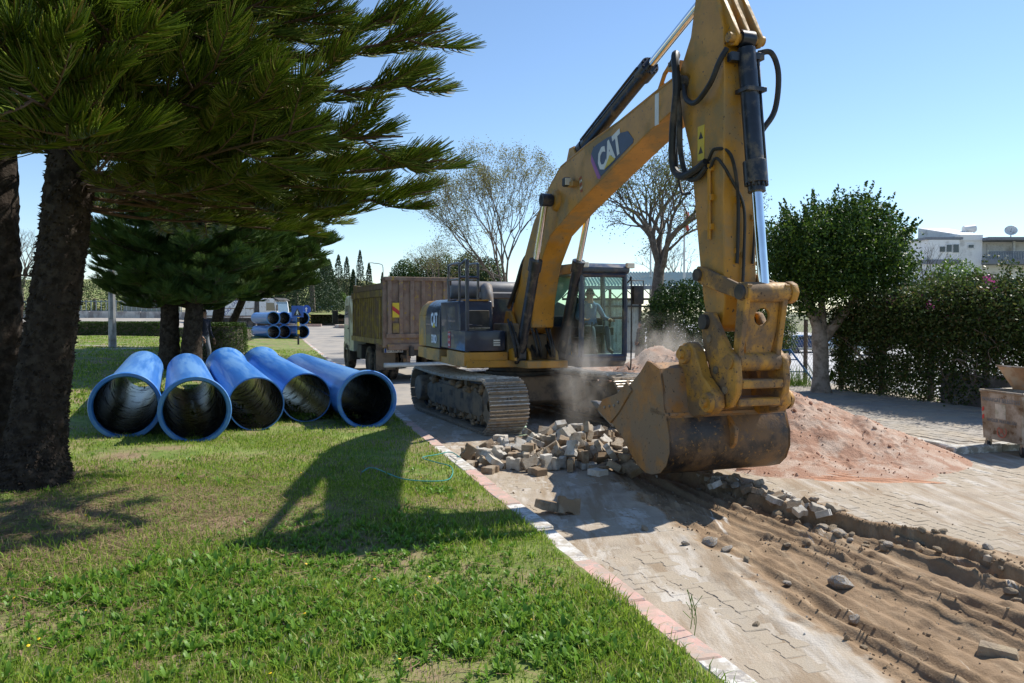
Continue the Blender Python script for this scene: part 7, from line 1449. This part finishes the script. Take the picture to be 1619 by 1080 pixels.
# hedges and shrubs right background
def bush(name, lab, c, r, n, size, m, group=None, cat='bush', noise=.25, box=False, trunk=None, up=.2, fill=.55, kindp='foliage'):
    t = thing(name, lab, cat, c, 0, group)
    if box: u = rng.uniform(-1, 1, (n, 3)); ax_i = rng.integers(3, size=n); u[np.arange(n), ax_i] = np.sign(u[np.arange(n), ax_i]) * rng.uniform(.86, 1, n); P_ = u
    else:
        d = rng.normal(0, 1, (n, 3)); d /= np.linalg.norm(d, axis=1, keepdims=True); P_ = d * (rng.uniform(fill ** 3, 1, n) ** (1 / 3))[:, None]
        P_ = P_ * (1 + noise * 2 * (fbm(d[:, 0] * 2.2 + 7, d[:, 1] * 2.2 + d[:, 2] * 2.7 + 3, int(abs(c[0] * 7)) % 50, 3) - .47))[:, None]
    leaf_obj(kindp, P_ * np.array(r) + np.array([0, 0, r[2]]), size, m, t, up, 'stuff')
    if trunk: MB().tube([(0, 0, -.3), (0, 0, r[2])], trunk, 8).build('trunk', m_greybark, t)
    return t
bush('bush', 'dark bush filling the gap between the stick and the bare tree', (6.6, 29.5, 0), (1.8, 1.2, 1.75), 24000, .10, m_hedge, cat='bush')
bush('bush', 'dense shrub behind the bucket linkage left of the pale trunk', (7.55, 24.3, .1), (.95, .9, 1.45), 14000, .08, m_bough)
bush('bush', 'sunlit shrub hanging over the blue trestle beside the fence', (8.35, 24.9, .55), (.75, .7, .95), 4200, .07, m_hedge)
bush('bush', 'light green leafy crown rising above the hedge before the white house', ((1505 - 809.5) / F * 27, 27, 1.3), (1.25, 1.1, 1.35), 6000, .11, m_bright)
bush('bush', 'grey green shrub over the hedge just right of the ficus', ((1450 - 809.5) / F * 27, 28, .9), (1.5, 1.2, 1.3), 6500, .10, m_farleaf)
g_ = MB()
for i in range(130):
    x = rng.normal(0, .22); y = rng.normal(0, .2); g_.add([(x - .008, y, 0), (x + .008, y, 0), (x + rng.normal(0, .12), y + rng.normal(0, .1), rng.uniform(.3, .75))], [(0, 1, 2)])
t = thing('tall_grass', 'tuft of tall pale green grass at the foot of the pale trunk', 'grass tuft', ((1262 - 809.5) / F * 22.4, 22.4, .08)); g_.build('blades', m_bright, t, smooth=0, fixn=False)
bl_ = MB()
for i in range(9):
    a = .1 + i * .12; bl_.add([(0, 0, .1), (.04, 0, .12), (.30 * math.cos(a) + .03, .02, .12 + .42 * math.sin(a)), (.26 * math.cos(a), .0, .10 + .46 * math.sin(a))], [(0, 1, 2, 3)])
t = thing('palm_seedling', 'small fan leaved plant at the foot of the first brown fence post', 'plant', (FA.x - .42, FA.y - .05, .15)); bl_.build('fan_leaf', m_hedge, t, smooth=0, fixn=False)

# ---- bare and budding trees
def grow(mb, p, d, L, r, depth, tips, spread=.55, seg=3, gravity=.0, ns=6):
    pts = [p]; q = d.copy()
    for i in range(seg):
        q = (q + Vector((rng.normal(0, .13), rng.normal(0, .13), rng.normal(0, .10) + gravity))).normalized(); pts.append(pts[-1] + q * L / seg)
    mb.tube(pts, list(np.linspace(r, r * .62, seg + 1)), max(3, ns), False)
    if depth == 0: tips.append(pts[-1]); tips.append(pts[-2]); return
    nb = 3 if rng.random() < .55 else 2
    for k in range(nb):
        a = q.orthogonal().normalized(); a.rotate(Quaternion(q, rng.uniform(0, 2 * math.pi))); nd = (q + a * rng.uniform(spread * .5, spread * 1.25)).normalized()
        grow(mb, pts[-1], nd, L * rng.uniform(.66, .86), r * rng.uniform(.52, .66), depth - 1, tips, spread, seg, gravity, ns - 1)
    if depth > 1 and rng.random() < .7:
        a = q.orthogonal().normalized(); a.rotate(Quaternion(q, rng.uniform(0, 6.28))); grow(mb, pts[-2], (q * .6 + a * .8).normalized(), L * .6, r * .42, depth - 2, tips, spread, seg, gravity, 4)
def bare_tree(lab, px, Y, zb, trunk, h1, L, depth, m_leaf, nleaf, lsize, spread=.55, lean=(0, 0), nlimb=4, grp=None, spr=.16, bark=None, grav=.03):
    b0 = Vector(((px - 809.5) / F * Y, Y, zb)); t = thing('bare_tree', lab, 'tree', b0, 0, grp); mb = MB(); tips = []
    top_ = Vector((lean[0], lean[1], h1)); mb.tube(crom([(0, 0, 0), (lean[0] * .3, lean[1] * .3, h1 * .5), top_], 5), list(np.linspace(trunk * 1.15, trunk * .8, 11)), 12)
    for k in range(nlimb):
        a = 2 * math.pi * k / nlimb + rng.uniform(-.3, .3); grow(mb, top_ - Vector((0, 0, .12 * k * h1 * .2)), Vector((math.cos(a) * spread, math.sin(a) * spread, 1)).normalized(), L, trunk * .55, depth, tips, spread, 3, grav)
    mb.build('trunk', bark or m_greybark, t, smooth=60, fixn=False)
    tp = np.array([tuple(v) for v in tips]); leaf_obj('leaves', clumps(tp, nleaf, spr), lsize, m_leaf, t, .1, 'stuff')
    return t
m_bud = leaf_mat('yellow_buds', (.16, .17, .055), (.32, .29, .11), .35, .7, .2)
m_feather = leaf_mat('feathery_leaves', (.07, .095, .03), (.22, .23, .07), .35, .7, .2)
bare_tree('tall thin budding tree left of the boom with pale yellow buds', 798, 40, 0, .15, 2.8, 2.1, 6, m_bud, 20000, .08, .30, nlimb=4)
bare_tree('smaller budding tree above the tipper box', 692, 47, 0, .08, 3.4, .95, 5, m_bud, 3000, .06, .42, nlimb=4)
bare_tree('leaning rough barked tree with feathery leaves between boom and stick', 1033, 32.5, .05, .27, 4.2, 1.5, 5, m_feather, 12000, .085, .50, lean=(.25, 0), nlimb=5, spr=.22, grav=-.01)
bare_tree('leafless tree beyond the wall between the two nearest trunks', 36, 105, 2.0, .25, 3.5, 2.6, 4, m_bud, 100, .1, .5)
bare_tree('slender leafless tree on the hedge before the white house', 1462, 27.5, 1.0, .06, 1.2, .75, 4, m_bud, 60, .05, .45)
bare_tree('small bare tree beyond the corrugated roof', 1062, 60, 0, .12, 3.2, 1.6, 4, m_bud, 120, .1, .5)

# ---- left background greenery
def cyl_bush(lab, c, r, h, n):
    t = thing('clipped_bush', lab, 'bush', c); a = rng.uniform(0, 2 * np.pi, n); z = rng.uniform(0, h, n); rr = r * rng.uniform(.9, 1.02, n) * (1 - .06 * (z / h) ** 6) * (1 + .05 * np.sin(a * 5)); k = n // 3
    z[:k] = h * rng.uniform(.95, 1.03, k); rr[:k] = r * np.sqrt(rng.random(k)) * .97
    leaf_obj('foliage', np.stack([rr * np.cos(a), rr * np.sin(a), z], 1), .05, m_hedge, t, .3, 'stuff'); MB().lathe([(0, h * .97), (r * .86, h * .94), (r * .88, 0), (0, 0)], (0, 0, 0), (0, 0, 1), 20).build('inner_wood', m_greybark, t)
Yb_ = 25.1; xb = (352 - 809.5) / F * Yb_; cyl_bush('round clipped bush with a flat top behind the blue pipes', (xb, Yb_, lz(xb, Yb_) - .25), .72, 1.55, 15000)
def box_hedge(lab, a, b_, w, h, n, size, m=None):
    a, b_ = Vector(a), Vector(b_); d = b_ - a; t = thing('clipped_hedge', lab, 'hedge', (a + b_) / 2, math.atan2(d.y, d.x)); L = d.length
    u = rng.uniform(-1, 1, (n, 3)); i = rng.choice(3, n, p=[.06, .47, .47]); u[np.arange(n), i] = np.sign(u[np.arange(n), i]) * rng.uniform(.88, 1.03, n)
    leaf_obj('foliage', u * np.array([L / 2, w / 2, h / 2]) + np.array([0, 0, h / 2]), size, m or m_hedge, t, .3, 'stuff'); MB().box((0, 0, h * .47), (L * .98, w * .85, h * .92)).build('inner_wood', m_greybark, t); return t
hz_ = lambda px, Y: ((px - 809.5) / F * Y, Y)
xa, xb_ = hz_(120, 47)[0], hz_(262, 47)[0]
box_hedge('low clipped hedge running behind the lamp post', (xa, 47, lz(xa, 47) - .1), (xb_, 47, lz(xb_, 47) - .1), 1.2, .95, 16000, .085)
xa, xb_ = hz_(240, 58)[0], hz_(395, 58)[0]
box_hedge('second low clipped hedge left of the pipe stack', (xa, 58, lz(xa, 58) - .1), (xb_, 58, lz(xb_, 58) - .1), 1.2, .9, 9000, .10)
xa, xb_ = hz_(480, 96)[0], hz_(505, 100)[0]
box_hedge('clipped hedge on the island below the far load of pipes', (xa, 96, rise(96)), (xb_, 104, rise(104)), 2.0, 1.2, 4000, .16)
# retaining wall and fence beyond the side street
m_rw = mat('stained_concrete_wall', (.56, .54, .51), .9, var=.12, scale=1, dirt=(.30, .27, .26), damt=.42, dscale=1.1, stretch=((1, 1, .5), 0), bump=.1)
zw = float(rise(92)) + .05; wl_ = thing('retaining_wall', 'stained pale concrete retaining wall beyond the side street', 'wall', (-52, 92, zw))
for i in range(16): MB().box((-20 + i * 3.0, 0, .85 - .02 * i), (2.96, .35, 1.9)).build('wall_panel', m_rw, wl_, .02)
kb2 = tag(bpy.data.objects.new('kerb', None), 'red and white kerb at the foot of the retaining wall', kind='structure'); COL.objects.link(kb2)
for i in range(30): MB().box((-75 + i * 1.8, 90.2, float(rise(90.2)) + .12), (1.78, .3, .32)).build('kerb_stone', (m_kw, m_kp)[i % 2], kb2, smooth=0)
hill = [(-130 + i * 6.5, 100 + 30 * j) for i in range(14) for j in range(6)]
Xh = np.linspace(-190, -18, 60); Yh = np.linspace(93, 330, 60); A, B = np.meshgrid(Xh, Yh, indexing='ij')
Zh_ = rise(B) + 1.3 + .05 * np.clip(B - 94, 0, 400) * sstep(-20, -70, A) + 3 * (fbm(A * .02, B * .02, 3) - .4) * sstep(95, 140, B)
tag(link('hillside', grid_mesh('hillside', A, B, Zh_, m_lawn)), 'grassy rise with trees behind the retaining wall', kind='structure')
bf = thing('railing_fence', 'pale blue railing fence along the top of the retaining wall', 'fence', (-52, 94, zw + 1.4)); m_bf = mat('grey_blue_paint', (.14, .18, .22), .6, var=.06)
for i in range(70): MB().box((-20 + i * .6, 0, .8), (.08, .08, 1.6)).build('picket', m_bf, bf, smooth=0)
MB().box((2, 0, 1.45), (44, .06, .1)).box((2, 0, .3), (44, .06, .1)).build('rail', m_bf, bf, smooth=0)
hb = thing('small_building', 'plain beige low building end beyond the wall behind the bushy pines', 'building', (hz_(233, 98)[0], 98, zw + .3)); MB().box((1.5, 0, 1.7), (7, 4, 3.4)).build('wall', mat('beige_render', (.42, .39, .31), .9, var=.06), hb, .03); MB().box((1.5, 0, 3.5), (7.6, 4.6, .2)).build('roof', m_concrete, hb)
# far trees
def conifer(lab, px, Y, h, r, n, size, m, grp=None, taper=1.0, base=0.):
    z = float(rise(Y)) + base; t = thing('conifer', lab, 'tree', ((px - 809.5) / F * Y, Y, z), 0, grp)
    f = rng.random(n) ** 1.25; a = rng.uniform(0, 2 * np.pi, n); rr = r * (1 - f) ** taper * np.clip(f * 9 + .25, 0, 1) * (.55 + .5 * np.sqrt(rng.random(n))) * (1 + .3 * (vn(a * 2.5, f * h * 1.6, int(px) % 37) - .5) * 2)
    leaf_obj('foliage', np.stack([rr * np.cos(a), rr * np.sin(a), f * h + .3], 1), size, m, t, .6, 'stuff'); MB().tube([(0, 0, 0), (0, 0, h * .8)], [r * .12 + .05, .04], 6).build('trunk', m_greybark, t); return t
for i, (px, pt, Y, r, lab) in enumerate(((570, 398, 190, 1.5, 'tallest slim cypress against the sky left of the tipper truck'), (549, 408, 195, 1.5, 'slim cypress just left of the tallest one'), (559, 428, 180, 1.2, 'shorter cypress between the two tall ones'), (584, 418, 185, 1.3, 'single narrow cypress standing apart on the right'), (536, 405, 185, 1.7, 'dark cypress at the left of the cypress row'), (605, 433, 200, .9, 'small cypress below the curved street lamp'), (521, 412, 170, 1.8, 'dark cypress behind the big conifers'))):
    conifer(lab, px, Y, (497 - pt) / F * Y + HC - float(rise(Y)), r, 3000, .34, m_cyp, 'cypresses on the skyline', .55)
for (px, pt, Y, r, lab) in ((494, 372, 105, 4.2, 'large dark conifer beyond the white truck'), (468, 380, 112, 4.2, 'dark conifer partly hidden behind the white truck cab'), (516, 412, 116, 3.0, 'dark green conifer left of the far road'), (440, 375, 118, 4.5, 'broad dark conifer above the white truck box'), (414, 385, 116, 4.2, 'dark conifer left of the broad one above the white truck')):
    conifer(lab, px, Y, (497 - pt) / F * Y + HC - float(rise(Y)), r, 9000, .26, m_cyp, 'dark conifers beyond the pipe stack', .75)
k = 0
fars = ((528, 458, 120, 1.3, 1.5, m_farleaf, 'small round roadside tree left of the far road end'), (540, 462, 130, 1.2, 1.5, m_bright, 'small bright roadside tree by the far road end'), (512, 462, 125, 1.3, 1.5, m_farleaf, 'small roadside tree beside the far load of pipes'), (30, 425, 82, 2.6, 2.6, m_cyp, 'round dark tree between the two nearest trunks'), (150, 440, 100, 2.8, 2.6, m_farleaf, 'olive green tree over the retaining wall'), (205, 430, 104, 3.0, 3.0, m_cyp, 'dark tree over the retaining wall behind the lamp post'), (95, 430, 110, 3.2, 3.2, m_farleaf, 'grey green tree on the rise at the far left'), (260, 425, 108, 3.2, 3.2, m_cyp, 'dark tree behind the beige building end'), (330, 420, 118, 4.0, 3.6, m_farleaf, 'broad tree behind the white truck box'), (400, 415, 120, 4.0, 3.6, m_cyp, 'broad dark tree behind the white truck cab'))
for (px, pt, Y, rx, rz, m, lab) in fars:
    top_ = HC + (497 - pt) / F * Y; bush('tree', lab, ((px - 809.5) / F * Y, Y, top_ - 2 * rz), (rx, rx, rz), 3800, .20 * Y / 100, m, None, 'tree', .3, trunk=.16)
for (px, pt, Y, rx, rz, lab) in ((545, 437, 215, 7, 4.5, 'brownish far tree at the end of the road'), (520, 440, 225, 7, 4.5, 'far grey brown tree behind the road end'), (575, 448, 230, 6, 4, 'far tree mass beside the tipper truck cab')):
    top_ = HC + (497 - pt) / F * Y; bush('tree', lab, ((px - 809.5) / F * Y, Y, top_ - 2 * rz), (rx, rx, rz), 5000, .42, leaf_mat('brown_far_leaves', (.09, .085, .045), (.16, .145, .085), .2, .8, .2), None, 'tree', .35, trunk=.3)
# tall clipped trees behind the tipper truck
for i, (px, pt, Y, rx, lab) in enumerate(((640, 408, 72, 1.9, 'dark tall hedge tree directly above the tipper tailgate'), (672, 404, 71, 2.0, 'second tall hedge tree right of the tailgate one'), (705, 402, 70, 2.0, 'tall hedge tree in the middle of the green screen'), (740, 398, 69, 2.0, 'sunlit tall hedge tree behind the hand rails'), (772, 404, 68, 1.8, 'tall hedge tree at the foot of the budding tree'))):
    z = float(rise(Y)); h = HC + (497 - pt) / F * Y - z; bush('hedge_tree', lab, ((px - 809.5) / F * Y, Y, z), (rx, 1.6, h / 2), 15000, .17, (m_hedge, m_hedge, m_hedge, m_hedge, m_farleaf)[i], 'tall green screen behind the tipper truck', 'tree', .14, trunk=.15, up=.7, fill=.3)
Yq = 60; t = thing('overgrown_mound', 'dark low roofline mound behind the excavator engine cover', 'bush', ((812 - 809.5) / F * Yq - 1.2, Yq, 0)); leaf_obj('foliage', clumps(np.array([(x, 0, 2.4 + 1.1 * math.cos(x * .5)) for x in np.linspace(-2.5, 2.5, 30)]), 5000, .35), .12, m_farleaf, t, .2, 'stuff'); MB().box((0, 0, 1.2), (4.4, .4, 2.4)).build('inner_wood', m_greybark, t)
bush('bush', 'olive bush under the budding tree beside the boom hose', ((790 - 809.5) / F * 44, 44, .4), (1.6, 1.2, 1.7), 5000, .11, m_farleaf)

# ================================================================== BUILDINGS
# corrugated shed
m_ribw = mat('ribbed_white_cladding', (.52, .53, .50), .6, var=.06, dirt=(.36, .33, .28), damt=.25); m_roofg = mat('green_grey_roof_sheet', (.30, .38, .36), .5, .2, var=.08, dirt=(.40, .42, .38), damt=.3)
Ys_ = 44.0; sx0 = (905 - 809.5) / F * Ys_; sh_ = thing('shed', 'white ribbed metal shed with a pale corrugated roof behind the cab', 'shed', (sx0, Ys_, -.1))
wd_ = (1010 - 905) / F * Ys_; zt = HC + (497 - 470) / F * Ys_
MB().box((wd_ / 2, 1.5, zt / 2 + .05), (wd_, 3, zt - .1)).build('wall', m_ribw, sh_)
for i in range(17): MB().box((.06 + i * (wd_ - .12) / 16, -.03, zt / 2 + .05), (.07, .06, zt - .15)).build('cladding_rib', m_ribw, sh_, .012)
MB().box((wd_ / 2, -.05, .12), (wd_, .12, .22)).build('plinth', m_concrete, sh_)
rf_l = (1120 - 890) / F * Ys_; rz0, rz1 = HC + (497 - 452) / F * Ys_, HC + (497 - 437) / F * (Ys_ + 4)
rf = thing('canopy_roof', 'long pale green corrugated canopy roof on dark posts behind the bare tree', 'roof', (sx0 - .6, Ys_ - .6, 0))
prof = []; nx = 90
V = []
for i in range(nx + 1):
    x = rf_l * i / nx; dz_ = .045 * (1 if i % 2 else -1); V += [(x, 0, rz0 + dz_), (x, 4.5, rz1 + .25 + dz_)]
MB().add(V, [(2 * i, 2 * i + 2, 2 * i + 3, 2 * i + 1) for i in range(nx)]).build('roof_sheet', m_roofg, rf, smooth=0, fixn=False)
MB().box((rf_l / 2, -.05, rz0 - .12), (rf_l, .12, .22)).build('gutter', mat('grey_gutter', (.22, .24, .27), .5), rf, .02); MB().box((rf_l / 2, .4, rz0 - .75), (rf_l, .1, .12)).box((rf_l / 2, .4, rz0 - 1.15), (rf_l, .1, .1)).build('roof_beam', m_dark, rf)
for i in range(5): MB().box((1.0 + i * (rf_l - 1.4) / 4, .5, rz0 / 2), (.14, .14, rz0)).build('roof_post', m_dark, rf)
for i in range(8): MB().tube([(i * rf_l / 8, .4, rz0 - .7), ((i + .5) * rf_l / 8, .4, rz0 - .2), ((i + 1) * rf_l / 8, .4, rz0 - .7)], .035, 5).build('roof_truss', m_dark, rf)
# white house
Yh_ = 78.0
def hx(px): return (px - 809.5) / F * Yh_
def hzz(py): return HC + (497 - py) / F * Yh_
m_hw = mat('white_house_render', (.80, .79, .78), .85, var=.04, dirt=(.50, .48, .46), damt=.2, dscale=.6); m_slab = mat('grey_slab_edge', (.20, .21, .24), .8, var=.08); m_frame_w = mat('window_frame_white', (.68, .68, .68), .5)
ho = thing('white_house', 'white two storey house with flat grey roofs and a railed balcony above the hedge', 'house', (hx(1520), Yh_, -1.0)); ob = Vector((hx(1520), Yh_, -1.0))
def hb_(mb, x0, x1, z0_, z1_, y0, y1): mb.box(((hx(x0) + hx(x1)) / 2 - ob.x, (y0 + y1) / 2, (hzz(z0_) + hzz(z1_)) / 2 - ob.z), (hx(x1) - hx(x0), y1 - y0, abs(hzz(z0_) - hzz(z1_)))); return mb
hb_(MB(), 1462, 1512, 376, 560, .0, 8).build('wall', m_hw, ho); hb_(MB(), 1512.2, 1556, 372, 560, .6, 8).build('wall', m_hw, ho); hb_(MB(), 1556.2, 1700, 380, 560, 1.8, 8).build('wall', m_hw, ho)
hb_(MB(), 1458, 1517, 376, 379.5, -.35, 8.4).build('roof', m_slab, ho); hb_(MB(), 1555, 1720, 376, 380.5, -.6, 8.4).build('roof', m_slab, ho)
hb_(MB(), 1454, 1512, 411, 418, -.35, 1).build('floor_slab', m_slab, ho); hb_(MB(), 1555, 1720, 411, 418, -.6, 3).build('balcony_slab', m_slab, ho)
hb_(MB(), 1464, 1512, 380, 411, -.3, .05).build('glazed_bay', m_hw, ho)
a, b_, c_ = hx(1498) - ob.x, hx(1520) - ob.x, hx(1556) - ob.x
sp = MB(); z1_, z2_ = hzz(359) - ob.z, hzz(371) - ob.z
zl = hzz(380) - ob.z
sp.prism([(a, zl), (a, z1_), (a + .02, z1_), (c_, z2_), (c_, zl)], .8, 7.0, 'y')
sp = MB(); ya, yb2 = .5, 6.0
V = [(a, yb2, zl), (a, yb2, z1_ + .5), (b_, ya, z2_), (b_, ya, zl), (c_, ya, z2_), (c_, ya, zl), (c_ - .6, yb2, z1_ + .5), (c_ - .6, yb2, zl)]
sp.add(V, [(0, 1, 2, 3), (3, 2, 4, 5), (5, 4, 6, 7), (7, 6, 1, 0), (1, 6, 4, 2)]); sp.build('roof_room', m_hw, ho, smooth=0)
for (x0, x1, z0_, z1_) in ((1480.5, 1488.5, 391, 399), (1491, 1499, 388, 399), (1501.5, 1510, 387.5, 400)):
    fr = hb_(MB(), x0 - 1, x1 + 1, z0_ - 1, z1_ + 1, -.36, -.28).build('window', m_frame_w, ho); hb_(MB(), x0, x1, z0_, z1_, -.39, -.35).build('pane', m_dglass, fr)
fr = hb_(MB(), 1532, 1543.5, 385, 393, .52, .62).build('window', m_frame_w, ho); hb_(MB(), 1533.5, 1541.5, 387, 391.5, .49, .54).build('pane', m_dglass, fr)
fr = hb_(MB(), 1574, 1600, 384, 411, 1.72, 1.82).build('balcony_door', m_frame_w, ho)
for i in range(14): hb_(MB(), 1575, 1599.5, 386 + i * 1.75, 387.4 + i * 1.75, 1.68, 1.74).build('shutter_slat', m_frame_w, fr)
m_rail = mat('blue_grey_rail', (.12, .15, .2), .6)
for i in range(34): MB().box((hx(1557 + i * 2.6) - ob.x, -.5, (hzz(411) + hzz(399)) / 2 - ob.z), (.05, .05, hzz(399) - hzz(411))).build('baluster', m_rail, ho, smooth=0)
hb_(hb_(MB(), 1556, 1720, 398.5, 400, -.55, -.45), 1556, 1720, 402, 402.8, -.53, -.47).build('hand_rail', m_rail, ho, smooth=0)
hb_(MB(), 1607, 1620, 422, 428, 1.7, 1.82).build('window', m_frame_w, ho); hb_(MB(), 1609.5, 1613, 380, 411, 1.0, 1.2).build('balcony_column', m_frame_w, ho)
di = thing('satellite_dish', 'white satellite dish on the right hand roof of the white house', 'dish', (hx(1605), Yh_ + 1, hzz(376)))
n_ = Vector((-.35, -.75, .45)); MB().lathe([(0, .0), (.3, .05), (.5, .14), (.58, .2), (.56, .21), (.3, .09), (0, .04)], n_ * -.1 + Vector((0, 0, .75)), n_, 20).build('dish', m_white, di); MB().tube([(0, 0, 0), (0, 0, .75)], .05, 6).tube([(0, 0, .75), tuple(Vector((0, 0, .7)) + n_ * .6)], .02, 5).build('mount', m_pole, di)
wh_ = thing('water_heater', 'white solar water tank on a stand behind the roof room of the white house', 'water tank', (hx(1557), Yh_ + 3, hzz(378)))
MB().cyl((-.6, 0, 1.2), (.6, 0, 1.35), .38, n=16).build('tank', m_white, wh_, .03); MB().tube([(-.4, 0, 0), (-.4, 0, 1.0)], .04, 5).tube([(.5, 0, 0), (.5, 0, 1.1)], .04, 5).build('stand', m_pole, wh_)
# little street lamp and wall lamp by the house
t = thing('hanging_lamp', 'thin curved lamp arm over the hedge before the white house', 'lamp', (hx(1540), 70, 3.0)); xl = 0
MB().tube(crom([(0, 0, 0), (.6, 0, .75), (1.4, 0, 1.0), (2.1, 0, .75)], 4), .05, 5).build('arm', m_pole, t); MB().box((2.2, 0, .6), (.3, .25, .3)).build('lamp_head', m_grey, t, .03)

# ================================================================== DUST IN THE AIR
dm = bpy.data.materials.new('dust_air'); dm.use_nodes = True; n = dm.node_tree.nodes; l = dm.node_tree.links; n.clear()
o_ = n.new('ShaderNodeOutputMaterial'); pv = n.new('ShaderNodeVolumePrincipled'); pv.inputs['Color'].default_value = (.86, .80, .72, 1); pv.inputs['Anisotropy'].default_value = .2
tc = n.new('ShaderNodeTexCoord'); ln_ = n.new('ShaderNodeVectorMath'); ln_.operation = 'LENGTH'; mp = n.new('ShaderNodeMapping'); l.new(tc.outputs['Object'], ln_.inputs[0])
mr_ = n.new('ShaderNodeMapRange'); mr_.inputs[1].default_value = 1.0; mr_.inputs[2].default_value = .1; mr_.interpolation_type = 'SMOOTHSTEP'; l.new(ln_.outputs['Value'], mr_.inputs[0])
nz_ = n.new('ShaderNodeTexNoise'); nz_.inputs['Scale'].default_value = 2.3; nz_.inputs['Detail'].default_value = 6; l.new(tc.outputs['Object'], nz_.inputs['Vector']); m2_ = n.new('ShaderNodeMapRange'); m2_.inputs[1].default_value = .44; m2_.inputs[2].default_value = .66; l.new(nz_.outputs['Fac'], m2_.inputs[0])
mu_ = n.new('ShaderNodeMath'); mu_.operation = 'MULTIPLY'; l.new(mr_.outputs[0], mu_.inputs[0]); l.new(m2_.outputs[0], mu_.inputs[1]); mk_ = n.new('ShaderNodeMath'); mk_.operation = 'MULTIPLY'; mk_.inputs[1].default_value = 1.5; l.new(mu_.outputs[0], mk_.inputs[0]); l.new(mk_.outputs[0], pv.inputs['Density']); l.new(pv.outputs[0], o_.inputs['Volume'])
def dust(lab, c, r):
    bm = bmesh.new(); bmesh.ops.create_icosphere(bm, subdivisions=2, radius=1); me = bpy.data.meshes.new('dust_cloud'); bm.to_mesh(me); bm.free(); me.materials.append(dm); o = link('dust_cloud', me); o.location = c; o.scale = r; tag(o, lab, kind='stuff')
p = P(918, 585, 12.9); dust('thin pale dust drifting up in front of the excavator cab', (p.x, p.y, 1.15), (.62, .6, 1.1))
p = P(1045, 545, 16.5); dust('faint dust hanging before the dark hedge', (p.x, p.y, 1.35), (1.1, .9, .95))
